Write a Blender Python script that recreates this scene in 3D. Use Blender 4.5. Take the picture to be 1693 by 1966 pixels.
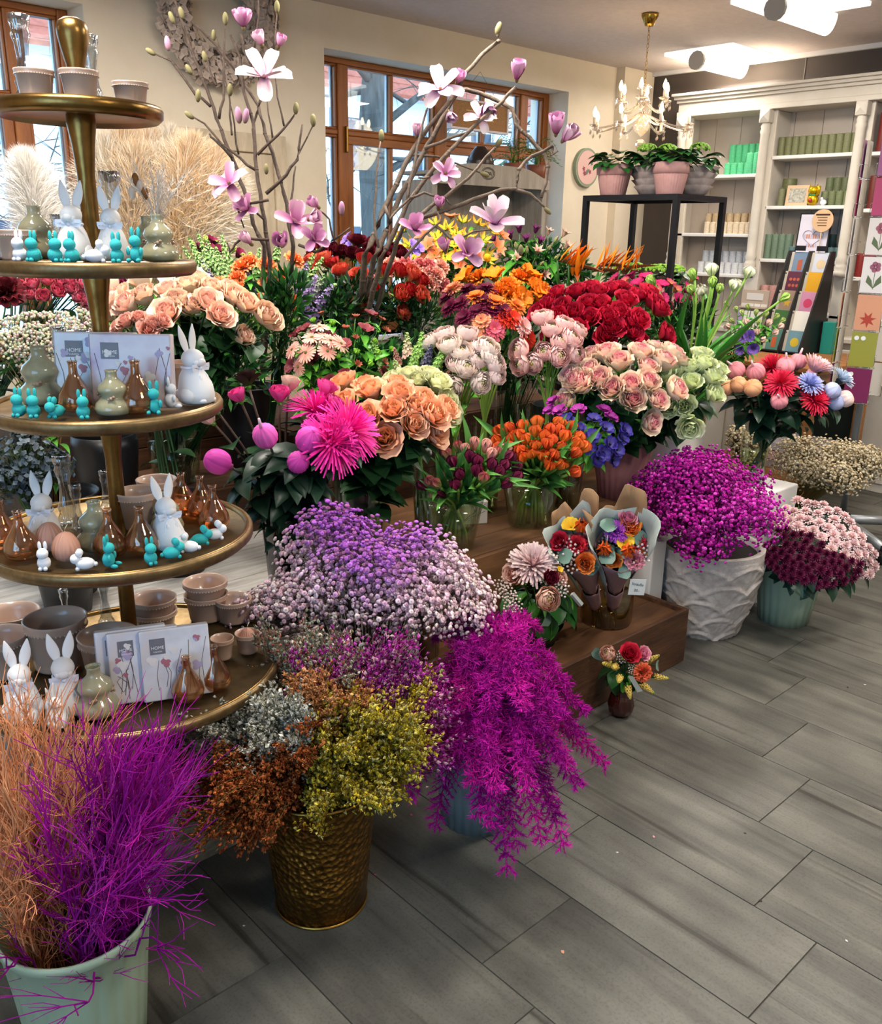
import bpy, math, random
import numpy as np
from mathutils import Vector, Matrix, Quaternion
for o in list(bpy.data.objects): bpy.data.objects.remove(o)
S = bpy.context.scene; COL = S.collection
pi = math.pi; rad = math.radians
# ---------------------------------------------------------------- camera
IW, IH, FPX = 1693, 1966, 1710.16
PITCH, ROLL, YAW, CAMZ = .30427225, -.01805052, .75116811, 1.52
_f = Vector((math.sin(YAW)*math.cos(PITCH), math.cos(YAW)*math.cos(PITCH), -math.sin(PITCH)))
_r = Vector((math.cos(YAW), -math.sin(YAW), 0)); _d = _f.cross(_r)
_R = math.cos(ROLL)*_r+math.sin(ROLL)*_d; _D = -math.sin(ROLL)*_r+math.cos(ROLL)*_d
CAM = Vector((0, 0, CAMZ))
cam = bpy.data.objects.new('camera', bpy.data.cameras.new('camera')); COL.objects.link(cam)
cam.data.sensor_fit = 'HORIZONTAL'; cam.data.sensor_width = 36; cam.data.lens = FPX*36/IW; cam.data.clip_start = .02; cam.data.clip_end = 300
_m = Matrix((_R, -_D, -_f)).transposed().to_4x4(); _m.translation = CAM; cam.matrix_world = _m
S.camera = cam
# ---------------------------------------------------------------- world, exposure
S.view_settings.view_transform = 'Standard'; S.view_settings.look = 'None'
S.view_settings.gamma = 1; S.view_settings.use_curve_mapping = False; S.view_settings.exposure = 0.1
wd = bpy.data.worlds.new('sky'); S.world = wd; wd.use_nodes = True
_n = wd.node_tree.nodes; _l = wd.node_tree.links; _n.clear()
_o = _n.new('ShaderNodeOutputWorld'); _b = _n.new('ShaderNodeBackground'); _b.inputs[1].default_value = 6.5
_tc = _n.new('ShaderNodeTexCoord'); _nz = _n.new('ShaderNodeTexNoise'); _nz.inputs['Scale'].default_value = 3.0; _nz.inputs['Detail'].default_value = 4
_cr = _n.new('ShaderNodeValToRGB'); _cr.color_ramp.elements[0].position = .38; _cr.color_ramp.elements[1].position = .62
_cr.color_ramp.elements[0].color = (.26, .58, .95, 1); _cr.color_ramp.elements[1].color = (.75, .92, 1, 1)
_l.new(_tc.outputs['Generated'], _nz.inputs['Vector']); _l.new(_nz.outputs[0], _cr.inputs[0]); _l.new(_cr.outputs[0], _b.inputs[0]); _l.new(_b.outputs[0], _o.inputs[0])
LAMP_POWER = .8
S.cycles.max_bounces = 7; S.cycles.diffuse_bounces = 3; S.cycles.glossy_bounces = 3; S.cycles.transmission_bounces = 4; S.cycles.transparent_max_bounces = 10; S.cycles.caustics_reflective = False; S.cycles.caustics_refractive = False; S.cycles.adaptive_threshold = .035
# ---------------------------------------------------------------- positions: a pixel of the photograph on a plane of the room
def ray(u, v): return ((u-IW/2)/FPX)*_R+((v-IH/2)/FPX)*_D+_f
def atz(u, v, z): d = ray(u, v); return CAM+d*((z-CAMZ)/d.z)
def atx(u, v, x): d = ray(u, v); return CAM+d*(x/d.x)
def aty(u, v, y): d = ray(u, v); return CAM+d*(y/d.y)
def atd(u, v, dep): return CAM+ray(u, v)*dep
def depth(P): return (Vector(P)-CAM).dot(_f)
def zc(o, pts): return [(o[0]+o[2]*a[0], o[1]+o[2]*a[1])+tuple(a[2:]) for a in pts]
# ---------------------------------------------------------------- colour and materials
def lin(h):
    if not isinstance(h, str): return tuple(h)
    h = h.lstrip('#'); out = []
    for i in (0, 2, 4):
        c = int(h[i:i+2], 16)/255; out.append(c/12.92 if c <= .04045 else ((c+.055)/1.055)**2.4)
    return tuple(out)
def mix(a, b, t): return tuple(a[i]+(b[i]-a[i])*t for i in range(3))
MATS = {}
def mat(name, col='808080', rough=.5, metal=0, col2=None, nscale=8, stretch=(1, 1, 1), bump=0, bscale=40, attr=False, rnd=0, spec=.5, emit=0, coat=0, btype='noise', detail=5, trans=0, ior=1.45):
    if name in MATS: return MATS[name]
    m = bpy.data.materials.new(name); m.use_nodes = True; MATS[name] = m
    n, l = m.node_tree.nodes, m.node_tree.links; b = n['Principled BSDF']
    b.inputs['Roughness'].default_value = rough; b.inputs['Metallic'].default_value = metal
    b.inputs['Specular IOR Level'].default_value = spec; b.inputs['Coat Weight'].default_value = coat
    b.inputs['Transmission Weight'].default_value = trans; b.inputs['IOR'].default_value = ior
    c = lin(col); b.inputs['Base Color'].default_value = (*c, 1); src = None
    tc = n.new('ShaderNodeTexCoord'); mp = n.new('ShaderNodeMapping'); mp.inputs['Scale'].default_value = stretch
    l.new(tc.outputs['Object'], mp.inputs['Vector']); vec = mp.outputs[0]
    if rnd and not attr:
        oi = n.new('ShaderNodeObjectInfo'); ml = n.new('ShaderNodeMath'); ml.operation = 'MULTIPLY'; ml.inputs[1].default_value = 37
        l.new(oi.outputs['Random'], ml.inputs[0]); l.new(ml.outputs[0], mp.inputs['Location'])
    if attr:
        at = n.new('ShaderNodeAttribute'); at.attribute_name = 'Col'; src = at.outputs['Color']
    elif col2:
        nz = n.new('ShaderNodeTexNoise'); nz.inputs['Scale'].default_value = nscale; nz.inputs['Detail'].default_value = detail; nz.inputs['Roughness'].default_value = .65
        l.new(vec, nz.inputs['Vector']); cr = n.new('ShaderNodeValToRGB'); l.new(nz.outputs[0], cr.inputs[0])
        cr.color_ramp.elements[0].position = .35; cr.color_ramp.elements[1].position = .65
        cr.color_ramp.elements[0].color = (*c, 1); cr.color_ramp.elements[1].color = (*lin(col2), 1); src = cr.outputs[0]
    if rnd and src:
        oi = n.new('ShaderNodeObjectInfo'); hs = n.new('ShaderNodeHueSaturation'); mr = n.new('ShaderNodeMapRange')
        mr.inputs['To Min'].default_value = 1-rnd; mr.inputs['To Max'].default_value = 1+rnd; l.new(oi.outputs['Random'], mr.inputs['Value'])
        l.new(mr.outputs[0], hs.inputs['Value']); l.new(src, hs.inputs['Color']); src = hs.outputs[0]
    if src: l.new(src, b.inputs['Base Color'])
    if emit:
        b.inputs['Emission Color'].default_value = (*c, 1); b.inputs['Emission Strength'].default_value = emit
    if bump:
        if btype == 'voronoi':
            bz = n.new('ShaderNodeTexVoronoi'); bz.inputs['Scale'].default_value = bscale; bo = bz.outputs['Distance']
        else:
            bz = n.new('ShaderNodeTexNoise'); bz.inputs['Scale'].default_value = bscale; bz.inputs['Detail'].default_value = 4; bo = bz.outputs[0]
        l.new(vec, bz.inputs['Vector']); bp = n.new('ShaderNodeBump'); bp.inputs['Strength'].default_value = bump; bp.inputs['Distance'].default_value = .01
        l.new(bo, bp.inputs['Height']); l.new(bp.outputs[0], b.inputs['Normal'])
    return m
def glassmat(name, tint='ffffff', gloss=.08, rough=.02, dens=0.0, dcol='ffffff'):
    if name in MATS: return MATS[name]
    m = bpy.data.materials.new(name); m.use_nodes = True; MATS[name] = m
    n, l = m.node_tree.nodes, m.node_tree.links; n.clear()
    out = n.new('ShaderNodeOutputMaterial'); tr = n.new('ShaderNodeBsdfTransparent'); gl = n.new('ShaderNodeBsdfGlossy'); mx = n.new('ShaderNodeMixShader')
    fr = n.new('ShaderNodeLayerWeight'); fr.inputs[0].default_value = .25
    mr = n.new('ShaderNodeMapRange'); mr.inputs['To Min'].default_value = gloss; mr.inputs['To Max'].default_value = min(1, gloss+.6)
    l.new(fr.outputs['Facing'], mr.inputs['Value']); l.new(mr.outputs[0], mx.inputs[0])
    tr.inputs[0].default_value = (*lin(tint), 1); gl.inputs[0].default_value = (*mix(lin(tint), (1, 1, 1), .5), 1); gl.inputs['Roughness'].default_value = rough
    last = tr.outputs[0]
    if dens:
        df = n.new('ShaderNodeBsdfDiffuse'); df.inputs[0].default_value = (*lin(dcol), 1); m2 = n.new('ShaderNodeMixShader'); m2.inputs[0].default_value = dens
        l.new(tr.outputs[0], m2.inputs[1]); l.new(df.outputs[0], m2.inputs[2]); last = m2.outputs[0]
    l.new(last, mx.inputs[1]); l.new(gl.outputs[0], mx.inputs[2]); l.new(mx.outputs[0], out.inputs[0])
    return m
PET = mat('petal', attr=True, rough=.55, rnd=.1, spec=.25)
DRY = mat('dried_plant', attr=True, rough=.8, rnd=.05, spec=.1)
# ---------------------------------------------------------------- mesh building
class MB:
    def __init__(s): s.v = []; s.f = []; s.m = []; s.c = []; s.mats = []
    def add(s, vs, fs, col=(1, 1, 1), m=None):
        k = len(s.v); s.v += [tuple(p) for p in vs]
        if m is not None:
            if m not in s.mats: s.mats.append(m)
            mi = s.mats.index(m)
        else: mi = 0
        s.f += [tuple(i+k for i in f) for f in fs]; s.m += [mi]*len(fs)
        if col and isinstance(col[0], (tuple, list)): s.c += [tuple(c) for c in col]
        else: s.c += [tuple(col)]*len(vs)
    def xf(s, k0, T):
        for i in range(k0, len(s.v)): s.v[i] = tuple(T @ Vector(s.v[i]))
    def mesh(s, name, m=None, smooth=True, color=True):
        me = bpy.data.meshes.new(name); me.from_pydata(s.v, [], s.f)
        for q in ([m] if m else s.mats): me.materials.append(q)
        if not m and len(s.mats) > 1: me.polygons.foreach_set('material_index', s.m)
        if smooth: me.polygons.foreach_set('use_smooth', [True]*len(s.f))
        if color and any(c != (1, 1, 1) for c in s.c[:1]+s.c[-1:]):
            a = me.color_attributes.new('Col', 'FLOAT_COLOR', 'POINT')
            a.data.foreach_set('color', np.array([(*c, 1) for c in s.c], dtype=np.float32).ravel())
        me.update(); return me
    def obj(s, name, m=None, parent=None, smooth=True, loc=None, rot=None):
        return put(name, s.mesh(name, m, smooth), parent, loc, rot)
def put(name, me, parent=None, loc=None, rot=None, scale=None):
    o = bpy.data.objects.new(name, me); COL.objects.link(o)
    if parent: o.parent = parent
    if loc is not None: o.location = loc
    if rot is not None:
        if isinstance(rot, Quaternion): o.rotation_mode = 'QUATERNION'; o.rotation_quaternion = rot
        else: o.rotation_euler = rot
    if scale is not None: o.scale = (scale,)*3 if not isinstance(scale, (tuple, list)) else scale
    return o
def tag(o, label=None, cat=None, group=None, kind=None):
    if label: o['label'] = label
    if cat: o['category'] = cat
    if group: o['group'] = group
    if kind: o['kind'] = kind
    return o
def thing(name, label, cat, loc=(0, 0, 0), rot=None, group=None): return tag(put(name, None, None, loc, rot), label, cat, group)
def clone(root, loc=None, rot=None, label=None, group=None, scale=None):
    r = root.copy(); COL.objects.link(r)
    if loc is not None: r.location = loc
    if rot is not None: r.rotation_euler = rot
    if scale is not None: r.scale = (scale,)*3
    if label: r['label'] = label
    if group: r['group'] = group
    for ch in list(root.children):
        c = ch.copy(); COL.objects.link(c); c.parent = r
        for g in ch.children: d = g.copy(); COL.objects.link(d); d.parent = c
    return r
def box(mb, x0, x1, y0, y1, z0, z1, m=None, col=(1, 1, 1)):
    v = [(x, y, z) for z in (z0, z1) for y in (y0, y1) for x in (x0, x1)]
    mb.add(v, [(0, 2, 3, 1), (4, 5, 7, 6), (0, 1, 5, 4), (2, 6, 7, 3), (0, 4, 6, 2), (1, 3, 7, 5)], col, m)
def boxobj(name, x0, x1, y0, y1, z0, z1, m, parent=None, bev=0, origin=None):
    b = MB(); c = origin or ((x0+x1)/2, (y0+y1)/2, z0)
    box(b, x0-c[0], x1-c[0], y0-c[1], y1-c[1], z0-c[2], z1-c[2]); o = b.obj(name, m, parent, smooth=False, loc=c)
    if bev:
        md = o.modifiers.new('bevel', 'BEVEL'); md.width = bev; md.segments = 2
    return o
def lathe(mb, prof, n=24, m=None, col=(1, 1, 1), mod=None, cap=False, cols=None):
    k = len(prof); vs = []; cc = []
    for i in range(n):
        a = 2*pi*i/n
        for j, (r, z) in enumerate(prof):
            q = mod(a, j, r, z) if mod else r
            vs.append((q*math.cos(a), q*math.sin(a), z)); cc.append(cols[j] if cols else col)
    fs = [(i*k+j, ((i+1) % n)*k+j, ((i+1) % n)*k+j+1, i*k+j+1) for i in range(n) for j in range(k-1)]
    if cap: fs.append(tuple(i*k for i in range(n))[::-1])
    mb.add(vs, fs, cc, m)
def frame(t):
    t = t.normalized(); a = Vector((0, 0, 1)) if abs(t.z) < .9 else Vector((1, 0, 0)); x = t.cross(a).normalized(); return x, t.cross(x).normalized()
def tube(mb, pts, r, n=5, m=None, col=(1, 1, 1), cap=True):
    pts = [Vector(p) for p in pts]; k = len(pts); vs = []; cc = []
    rr = r if isinstance(r, (list, tuple)) else [r]*k
    for i, p in enumerate(pts):
        t = pts[min(i+1, k-1)]-pts[max(i-1, 0)]
        if t.length < 1e-9: t = Vector((0, 0, 1))
        x, y = frame(t)
        for j in range(n):
            a = 2*pi*j/n; vs.append(p+x*(rr[i]*math.cos(a))+y*(rr[i]*math.sin(a)))
            cc.append(col[i] if isinstance(col, list) else col)
    fs = [(i*n+j, i*n+(j+1) % n, (i+1)*n+(j+1) % n, (i+1)*n+j) for i in range(k-1) for j in range(n)]
    if cap: fs += [tuple(range(n))[::-1], tuple((k-1)*n+j for j in range(n))]
    mb.add(vs, fs, cc, m)
def ball(mb, c, r, nu=8, nv=5, m=None, col=(1, 1, 1), sc=(1, 1, 1), cols=None):
    vs = []; cc = []
    for j in range(nv+1):
        t = pi*j/nv
        for i in range(nu):
            a = 2*pi*i/nu; vs.append((c[0]+r*sc[0]*math.sin(t)*math.cos(a), c[1]+r*sc[1]*math.sin(t)*math.sin(a), c[2]-r*sc[2]*math.cos(t)))
            cc.append(mix(cols[0], cols[1], j/nv) if cols else col)
    mb.add(vs, [(j*nu+i, j*nu+(i+1) % nu, (j+1)*nu+(i+1) % nu, (j+1)*nu+i) for j in range(nv) for i in range(nu)], cc, m)
OCT = [(1, 0, 0), (-1, 0, 0), (0, 1, 0), (0, -1, 0), (0, 0, 1), (0, 0, -1)]
OCTF = [(0, 2, 4), (2, 1, 4), (1, 3, 4), (3, 0, 4), (2, 0, 5), (1, 2, 5), (3, 1, 5), (0, 3, 5)]
def bez(a, b, c, d, n):
    out = []
    for i in range(n+1):
        t = i/n; s = 1-t; out.append(a*(s*s*s)+b*(3*s*s*t)+c*(3*s*t*t)+d*(t*t*t))
    return out
def align(N, roll=0): return Vector((0, 0, 1)).rotation_difference(Vector(N).normalized()) @ Quaternion((0, 0, 1), roll)
def petal(mb, az, L, W, a0, a1, cb, ct, r0=0, z0=0, cup=.3, nu=4, nv=4, k=1.0, tip='round', ruf=0, rng=random, notch=0, cm=None, twist=0):
    """one petal: leaves the axis at angle a0, ends at angle a1 (degrees from the axis), 2W wide"""
    vs = []; cc = []; r, z = r0, z0; ca, sa = math.cos(az), math.sin(az); ph = rng.random()*6; jit = 1+rng.uniform(-.07, .07)
    for i in range(nu+1):
        u = i/nu; a = rad(a0+(a1-a0)*u**k)
        if i: r += math.sin(a)*L/nu; z += math.cos(a)*L/nu
        if tip == 'round': w = W*(.28+.72*math.sin(pi*min(1, u*.62+.06)))*(1 if u < .99 else .72)
        elif tip == 'point': w = W*max(.02, math.sin(pi*min(1, (u*.96+.04)**.75)))
        elif tip == 'strap': w = W*(.55+.45*u)*(1 if u < .99 else .6)
        else: w = W*(.25+.75*u**.8)
        for j in range(nv+1):
            v = 2*j/nv-1; d = -cup*w*v*v+ruf*W*math.sin(v*5+ph+az)*u
            dd = notch*L*(1-abs(v))*(u > .99)
            x = v*w; rr = r+d*math.cos(a)-dd*math.sin(a); zz = z-d*math.sin(a)-dd*math.cos(a)
            vs.append((rr*ca-x*sa, rr*sa+x*ca, zz+twist*v*w))
            c = mix(cb, ct, u) if cm is None else (mix(cb, cm, u*2) if u < .5 else mix(cm, ct, u*2-1))
            cc.append(tuple(q*jit for q in c))
    n1 = nv+1
    mb.add(vs, [(i*n1+j, i*n1+j+1, (i+1)*n1+j+1, (i+1)*n1+j) for i in range(nu) for j in range(nv)], cc)
# ================================================================ THE ROOM
XW, YW, ZC = 5.97, 4.27, 2.65; X0, Y0 = -1.7, -2.6
plaster = mat('cream_plaster', 'e9dcc6', .9, col2='e2d3bb', nscale=3, bump=.08, bscale=60)
ceilm = mat('ceiling_paint', 'd8ccc8', .95, col2='d0c3c0', nscale=30, bump=.25, bscale=220)
whitep = mat('white_paint', 'e8e6e6', .6)
oak = mat('orange_oak', 'a8642c', .45, col2='8a4c1e', nscale=6, stretch=(6, 6, .6), bump=.05, bscale=30)
oakh = mat('orange_oak_rail', 'a8642c', .45, col2='8a4c1e', nscale=6, stretch=(.6, 6, 6), bump=.05, bscale=30)
b = MB(); box(b, X0, XW, Y0, YW, -.05, -.003)
floor = tag(b.obj('floor', mat('tile_joint', '4a473f', .9), smooth=False), 'dark jointed grey wood-look tile floor', 'floor', kind='structure')
def tilemat():
    m = bpy.data.materials.new('grey_woodstone_tile'); m.use_nodes = True; n, l = m.node_tree.nodes, m.node_tree.links; p = n['Principled BSDF']
    tc = n.new('ShaderNodeTexCoord'); oi = n.new('ShaderNodeObjectInfo'); ml = n.new('ShaderNodeVectorMath'); ml.operation = 'SCALE'; ml.inputs[0].default_value = (13, 29, 7)
    l.new(oi.outputs['Random'], ml.inputs['Scale']); ad = n.new('ShaderNodeVectorMath'); l.new(tc.outputs['Object'], ad.inputs[0]); l.new(ml.outputs[0], ad.inputs[1])
    def noise(st, sc, det, dist=0):
        mp = n.new('ShaderNodeMapping'); mp.inputs['Scale'].default_value = st; l.new(ad.outputs[0], mp.inputs[0])
        z = n.new('ShaderNodeTexNoise'); z.inputs['Scale'].default_value = sc; z.inputs['Detail'].default_value = det; z.inputs['Distortion'].default_value = dist; l.new(mp.outputs[0], z.inputs[0]); return z.outputs[0]
    def ramp(s, p0, p1, c0, c1):
        r = n.new('ShaderNodeValToRGB'); r.color_ramp.elements[0].position = p0; r.color_ramp.elements[1].position = p1
        r.color_ramp.elements[0].color = (*lin(c0), 1); r.color_ramp.elements[1].color = (*lin(c1), 1); l.new(s, r.inputs[0]); return r.outputs[0]
    base = ramp(noise((9, .9, 1), 2.2, 6), .3, .7, '585650', '76746a'); cloud = ramp(noise((1, 1, 1), 5, 5), .3, .7, 'b8b8b8', 'ffffff')
    vein = ramp(noise((16, .8, 1), 1.5, 7, .4), .30, .42, '807a72', 'ffffff'); spk = ramp(noise((1, 1, 1), 160, 2), .3, .5, 'c8c8c8', 'ffffff')
    cur = base
    for t, f in ((cloud, .8), (vein, .75), (spk, .5)):
        mx = n.new('ShaderNodeMix'); mx.data_type = 'RGBA'; mx.blend_type = 'MULTIPLY'; mx.inputs[0].default_value = f; l.new(cur, mx.inputs[6]); l.new(t, mx.inputs[7]); cur = mx.outputs[2]
    l.new(cur, p.inputs['Base Color']); p.inputs['Roughness'].default_value = .42; p.inputs['Specular IOR Level'].default_value = .35
    bp = n.new('ShaderNodeBump'); bp.inputs['Strength'].default_value = .12; bp.inputs['Distance'].default_value = .01; l.new(noise((14, 1, 1), 6, 6), bp.inputs['Height']); l.new(bp.outputs[0], p.inputs['Normal'])
    return m
TW, TL = .305, .6155
tb = MB(); hw, hl = TW/2-.0008, TL/2-.0008
tb.add([(-hw, -hl, -.004), (hw, -hl, -.004), (hw, hl, -.004), (-hw, hl, -.004), (-hw+.001, -hl+.001, 0), (hw-.001, -hl+.001, 0), (hw-.001, hl-.001, 0), (-hw+.001, hl-.001, 0)],
       [(4, 5, 6, 7), (0, 1, 5, 4), (1, 2, 6, 5), (2, 3, 7, 6), (3, 0, 4, 7)])
tme = tb.mesh('floor_tile', tilemat(), smooth=False)
for i in range(-11, 15):
    xc = 1.447+TW*(i+.5)
    if xc < X0+.15 or xc > XW-.1: continue
    for j in range(-8, 8):
        yc = .604+.1535*i+TL*(j+.5); yc = (yc-Y0-.31) % (TL*11)+Y0+.31
        if yc < YW-.3: put('floor_tile', tme, floor, (xc, yc, 0))
# walls: back wall (window wall) with two openings
WZ0, WZ1 = .92, 2.44; W1 = (-.22, 1.80); W2 = (3.08, 5.10); WT = .34
b = MB()
for x0, x1, z0, z1 in ((X0-.3, W1[0], 0, ZC), (W1[1], W2[0], 0, ZC), (W2[1], XW+.3, 0, ZC), (W1[0], W1[1], 0, WZ0), (W2[0], W2[1], 0, WZ0), (W1[0], W1[1], WZ1, ZC), (W2[0], W2[1], WZ1, ZC)):
    box(b, x0, x1, YW, YW+WT, z0, z1)
tag(b.obj('wall_back', plaster, smooth=False), 'cream plastered wall with two deep window openings', 'wall', kind='structure')
b = MB(); box(b, XW, XW+.2, Y0-.2, YW, 0, ZC); tag(b.obj('wall_right', mat('taupe_wall', '4d4540', .5), smooth=False), 'dark taupe wall behind the bookcase', 'wall', kind='structure')
b = MB(); LW = (-1.7, 1.0, .75, 2.35)
for y0, y1, z0, z1 in ((Y0-.2, LW[0], 0, ZC), (LW[1], YW, 0, ZC), (LW[0], LW[1], 0, LW[2]), (LW[0], LW[1], LW[3], ZC)): box(b, X0-.2, X0, y0, y1, z0, z1)
tag(b.obj('wall_left', plaster, smooth=False), 'cream side wall of the shop with an assumed shop window', 'wall', kind='structure')
t = tag(put('unseen_window', None, None, (X0-.12, LW[0], LW[2])), 'assumed wide shop window in the side wall, out of view', 'window', kind='structure')  # unseen shop window, assumed for its daylight and bluish highlights
for y0, y1, z0, z1 in ((0, .06, 0, 1.6), (2.64, 2.7, 0, 1.6), (1.32, 1.38, .06, 1.54), (.06, 2.64, 0, .06), (.06, 2.64, 1.54, 1.6)): boxobj('window_frame', 0, .06, y0, y1, z0, z1, oak, t, .004)
for y0 in (.06, 1.38): boxobj('pane', .028, .032, y0, y0+1.26, .06, 1.54, glassmat('window_glass', 'eef8ff', .04), t)
pl = bpy.data.lights.new('window_portal', 'AREA'); pl.shape = 'RECTANGLE'; pl.size = 1.6; pl.size_y = 2.7; pl.cycles.is_portal = True; o = bpy.data.objects.new('window_portal', pl); COL.objects.link(o); o.location = (X0-.15, (LW[0]+LW[1])/2, (LW[2]+LW[3])/2); o.rotation_euler = (0, -pi/2, 0)
b = MB(); box(b, X0-.2, XW+.2, Y0-.2, Y0, 0, ZC); tag(b.obj('wall_front', plaster, smooth=False), 'cream wall behind the viewpoint', 'wall', kind='structure')
b = MB(); box(b, X0-.3, XW+.3, Y0-.3, YW+WT, ZC, ZC+.1); tag(b.obj('ceiling', ceilm, smooth=False), 'textured pale mauve-white ceiling', 'ceiling', kind='structure')
b = MB(); box(b, 5.615, XW, YW-.07, YW, 0, ZC); tag(b.obj('wall_chase', plaster, smooth=False), 'boxed pipe chase in the wall corner', 'wall', kind='structure')
b = MB(); box(b, XW-.03, XW, Y0, YW-.07, ZC-.027, ZC); tag(b.obj('trim_1', whitep, smooth=False), 'white ceiling moulding strip above dark wall', 'trim', kind='structure')
b = MB(); box(b, XW-.004, XW, 3.05, 3.056, 2.4, ZC-.027); tag(b.obj('trim_2', mat('joint_dark', '8a827c', .6), smooth=False), 'thin joint strip on the dark wall panels', 'trim', kind='structure')
def make_window(name, x0, x1, label):
    y0 = YW+.17; y1 = y0+.07; yg = y0+.04
    root = tag(put(name, None, None, (x0, y0, WZ0)), label, 'window', kind='structure')
    W, H = x1-x0, WZ1-WZ0
    def part(n, xa, xb, za, zb, m, ya=0, yb=.07, bev=.006): return boxobj(n, xa, xb, ya, yb, za, zb, m, root, bev)
    for n, xa, xb, za, zb, m in (('window_frame', 0, .05, 0, H, oak), ('window_frame', W-.05, W, 0, H, oak), ('window_frame', .05, W-.05, H-.03, H, oakh), ('window_frame', .05, W-.05, 0, .07, oakh),
                                ('mullion', .213, .283, .07, H-.03, oak), ('mullion', W-.283, W-.213, .07, H-.03, oak), ('mullion', W/2-.05, W/2+.05, .07, H-.03, oak)): part(n, xa, xb, za, zb, m)
    zt = 1.15; g = glassmat('window_glass', 'eef8ff', .04)
    cells = ((.05, .213, 0), (.283, W/2-.05, 1), (W/2+.05, W-.283, 1), (W-.213, W-.05, 0))
    for xa, xb, two in cells:
        part('transom', xa, xb, zt-.028, zt, oakh, .005, .065)
        for za, zb, s in ((.07, zt-.028, .045 if two else .014), (zt, H-.03, .012)):
            for n, p in (('sash_rail', (xa, xb, za, za+s)), ('sash_rail', (xa, xb, zb-s, zb)), ('sash_stile', (xa, xa+s, za+s, zb-s)), ('sash_stile', (xb-s, xb, za+s, zb-s))):
                part(n, *p, oakh if 'rail' in n else oak, .012, .06, .004)
            xs = [xa+s, (xa+xb)/2-.013, (xa+xb)/2+.013, xb-s] if two else [xa+s, xb-s]
            if two: part('glazing_bar', xs[1], xs[2], za+s, zb-s, oak, .02, .055, .004)
            for i in range(0, len(xs), 2): part('pane', xs[i], xs[i+1], za+s, zb-s, g, .038, .042, 0)
            # pale gasket line around the glass
            gm = mat('gasket', 'cfd8e4', .5)
            for i in range(0, len(xs), 2): part('gasket', xs[i+1]-.008, xs[i+1], za+s, zb-s, gm, .043, .06, 0)
    part('window_sill', -.0, W, -.03, 0, whitep, -.2, .07)
    part('handle', .255, .27, zt-.12, zt+.02, mat('brass_handle', '8a6a35', .35, 1), -.02, 0, .004)
make_window('window_1', *W1, 'oak framed window at the far left of the wall')
make_window('window_2', *W2, 'oak framed casement window behind the magnolia branches')
# outside
def brick_house():
    r = thing('house', 'pale house with red tiled roof seen through the window', 'building', (9.5, 18, -.5))
    wm = mat('house_wall', 'f2f4f4', .9); b = MB(); box(b, -9, 14, 0, 8, 0, 5.2); b.obj('facade', wm, r, False)
    b = MB(); tm = mat('roof_tile_red', 'b0563c', .8, col2='8c3f2c', nscale=9)
    for k in range(12):
        z0 = 5.1+k*.30; y0 = -.5+k*.36; b.add([(-9.4, y0, z0), (14.4, y0, z0), (14.4, y0+.42, z0+.33), (-9.4, y0+.42, z0+.33), (-9.4, y0, z0-.08), (14.4, y0, z0-.08)], [(0, 1, 2, 3), (4, 5, 1, 0)])
    b.obj('roof', tm, r, False)
    dm = mat('house_window', '2e3c50', .2)
    for zz in (.9, 3.3):
        for xx in range(-8, 13, 2):
            boxobj('house_window', xx, xx+.9, -.06, 0, zz, zz+1.3, mat('house_window_frame', 'f4f6f8', .6), r); boxobj('house_pane', xx+.08, xx+.41, -.08, -.06, zz+.08, zz+1.22, dm, r); boxobj('house_pane', xx+.49, xx+.82, -.08, -.06, zz+.08, zz+1.22, dm, r)
brick_house()
def tree(x, y, R, seed, label, name='bare_tree'):
    rng = random.Random(seed); r = thing(name, label, 'tree', (x, y, -.5)); bm = mat('bark', '5d5650', .95, col2='3c3732', nscale=5, bump=.4, bscale=14, stretch=(3, 3, .6))
    b = MB(); tube(b, [(0, 0, 0), (.05, 0, 1.5), (.0, .05, 3), (.12, 0, 4.6), (.05, 0, 7)], [R*1.25, R, R*.92, R*.85, R*.5], 12); b.obj('trunk', bm, r)
    b = MB()
    def br(p, d, L, rr, lev):
        pts = [p]; q = p.copy(); dd = d.copy()
        for i in range(5):
            dd = (dd+Vector((rng.uniform(-.3, .3), rng.uniform(-.3, .3), rng.uniform(-.25, .3)))).normalized(); q = q+dd*L/5; pts.append(q.copy())
        tube(b, pts, [rr*(1-.15*i) for i in range(6)], 4 if lev else 6)
        if lev < 3:
            for k in range(4 if lev < 2 else 3): i = rng.randint(1, 5); br(pts[i], (dd+Vector((rng.uniform(-1, 1), rng.uniform(-1, 1), rng.uniform(-.5, .8)))).normalized(), L*.62, rr*.5, lev+1)
    for k in range(11):
        a = rng.random()*6.28; br(Vector((0, 0, rng.uniform(1.2, 5.5))), Vector((math.cos(a), math.sin(a), rng.uniform(.0, .6))).normalized(), 2.6, R*.3, 0)
    b.obj('branches', bm, r)
p = aty(718, 250, 8.5); tree(p.x, p.y, .17, 3, 'thick bare tree trunk right outside the window behind the magnolia')
p = aty(70, 200, 11.0); tree(p.x-3.5, p.y, .09, 8, 'thin bare tree outside the leftmost window')
b = MB(); box(b, -30, 45, YW+.4, 60, -.6, -.5); tag(b.obj('ground', mat('street_ground', '9aa0a6', .9), smooth=False), 'grey street ground outside the windows', 'ground', kind='structure')
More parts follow.
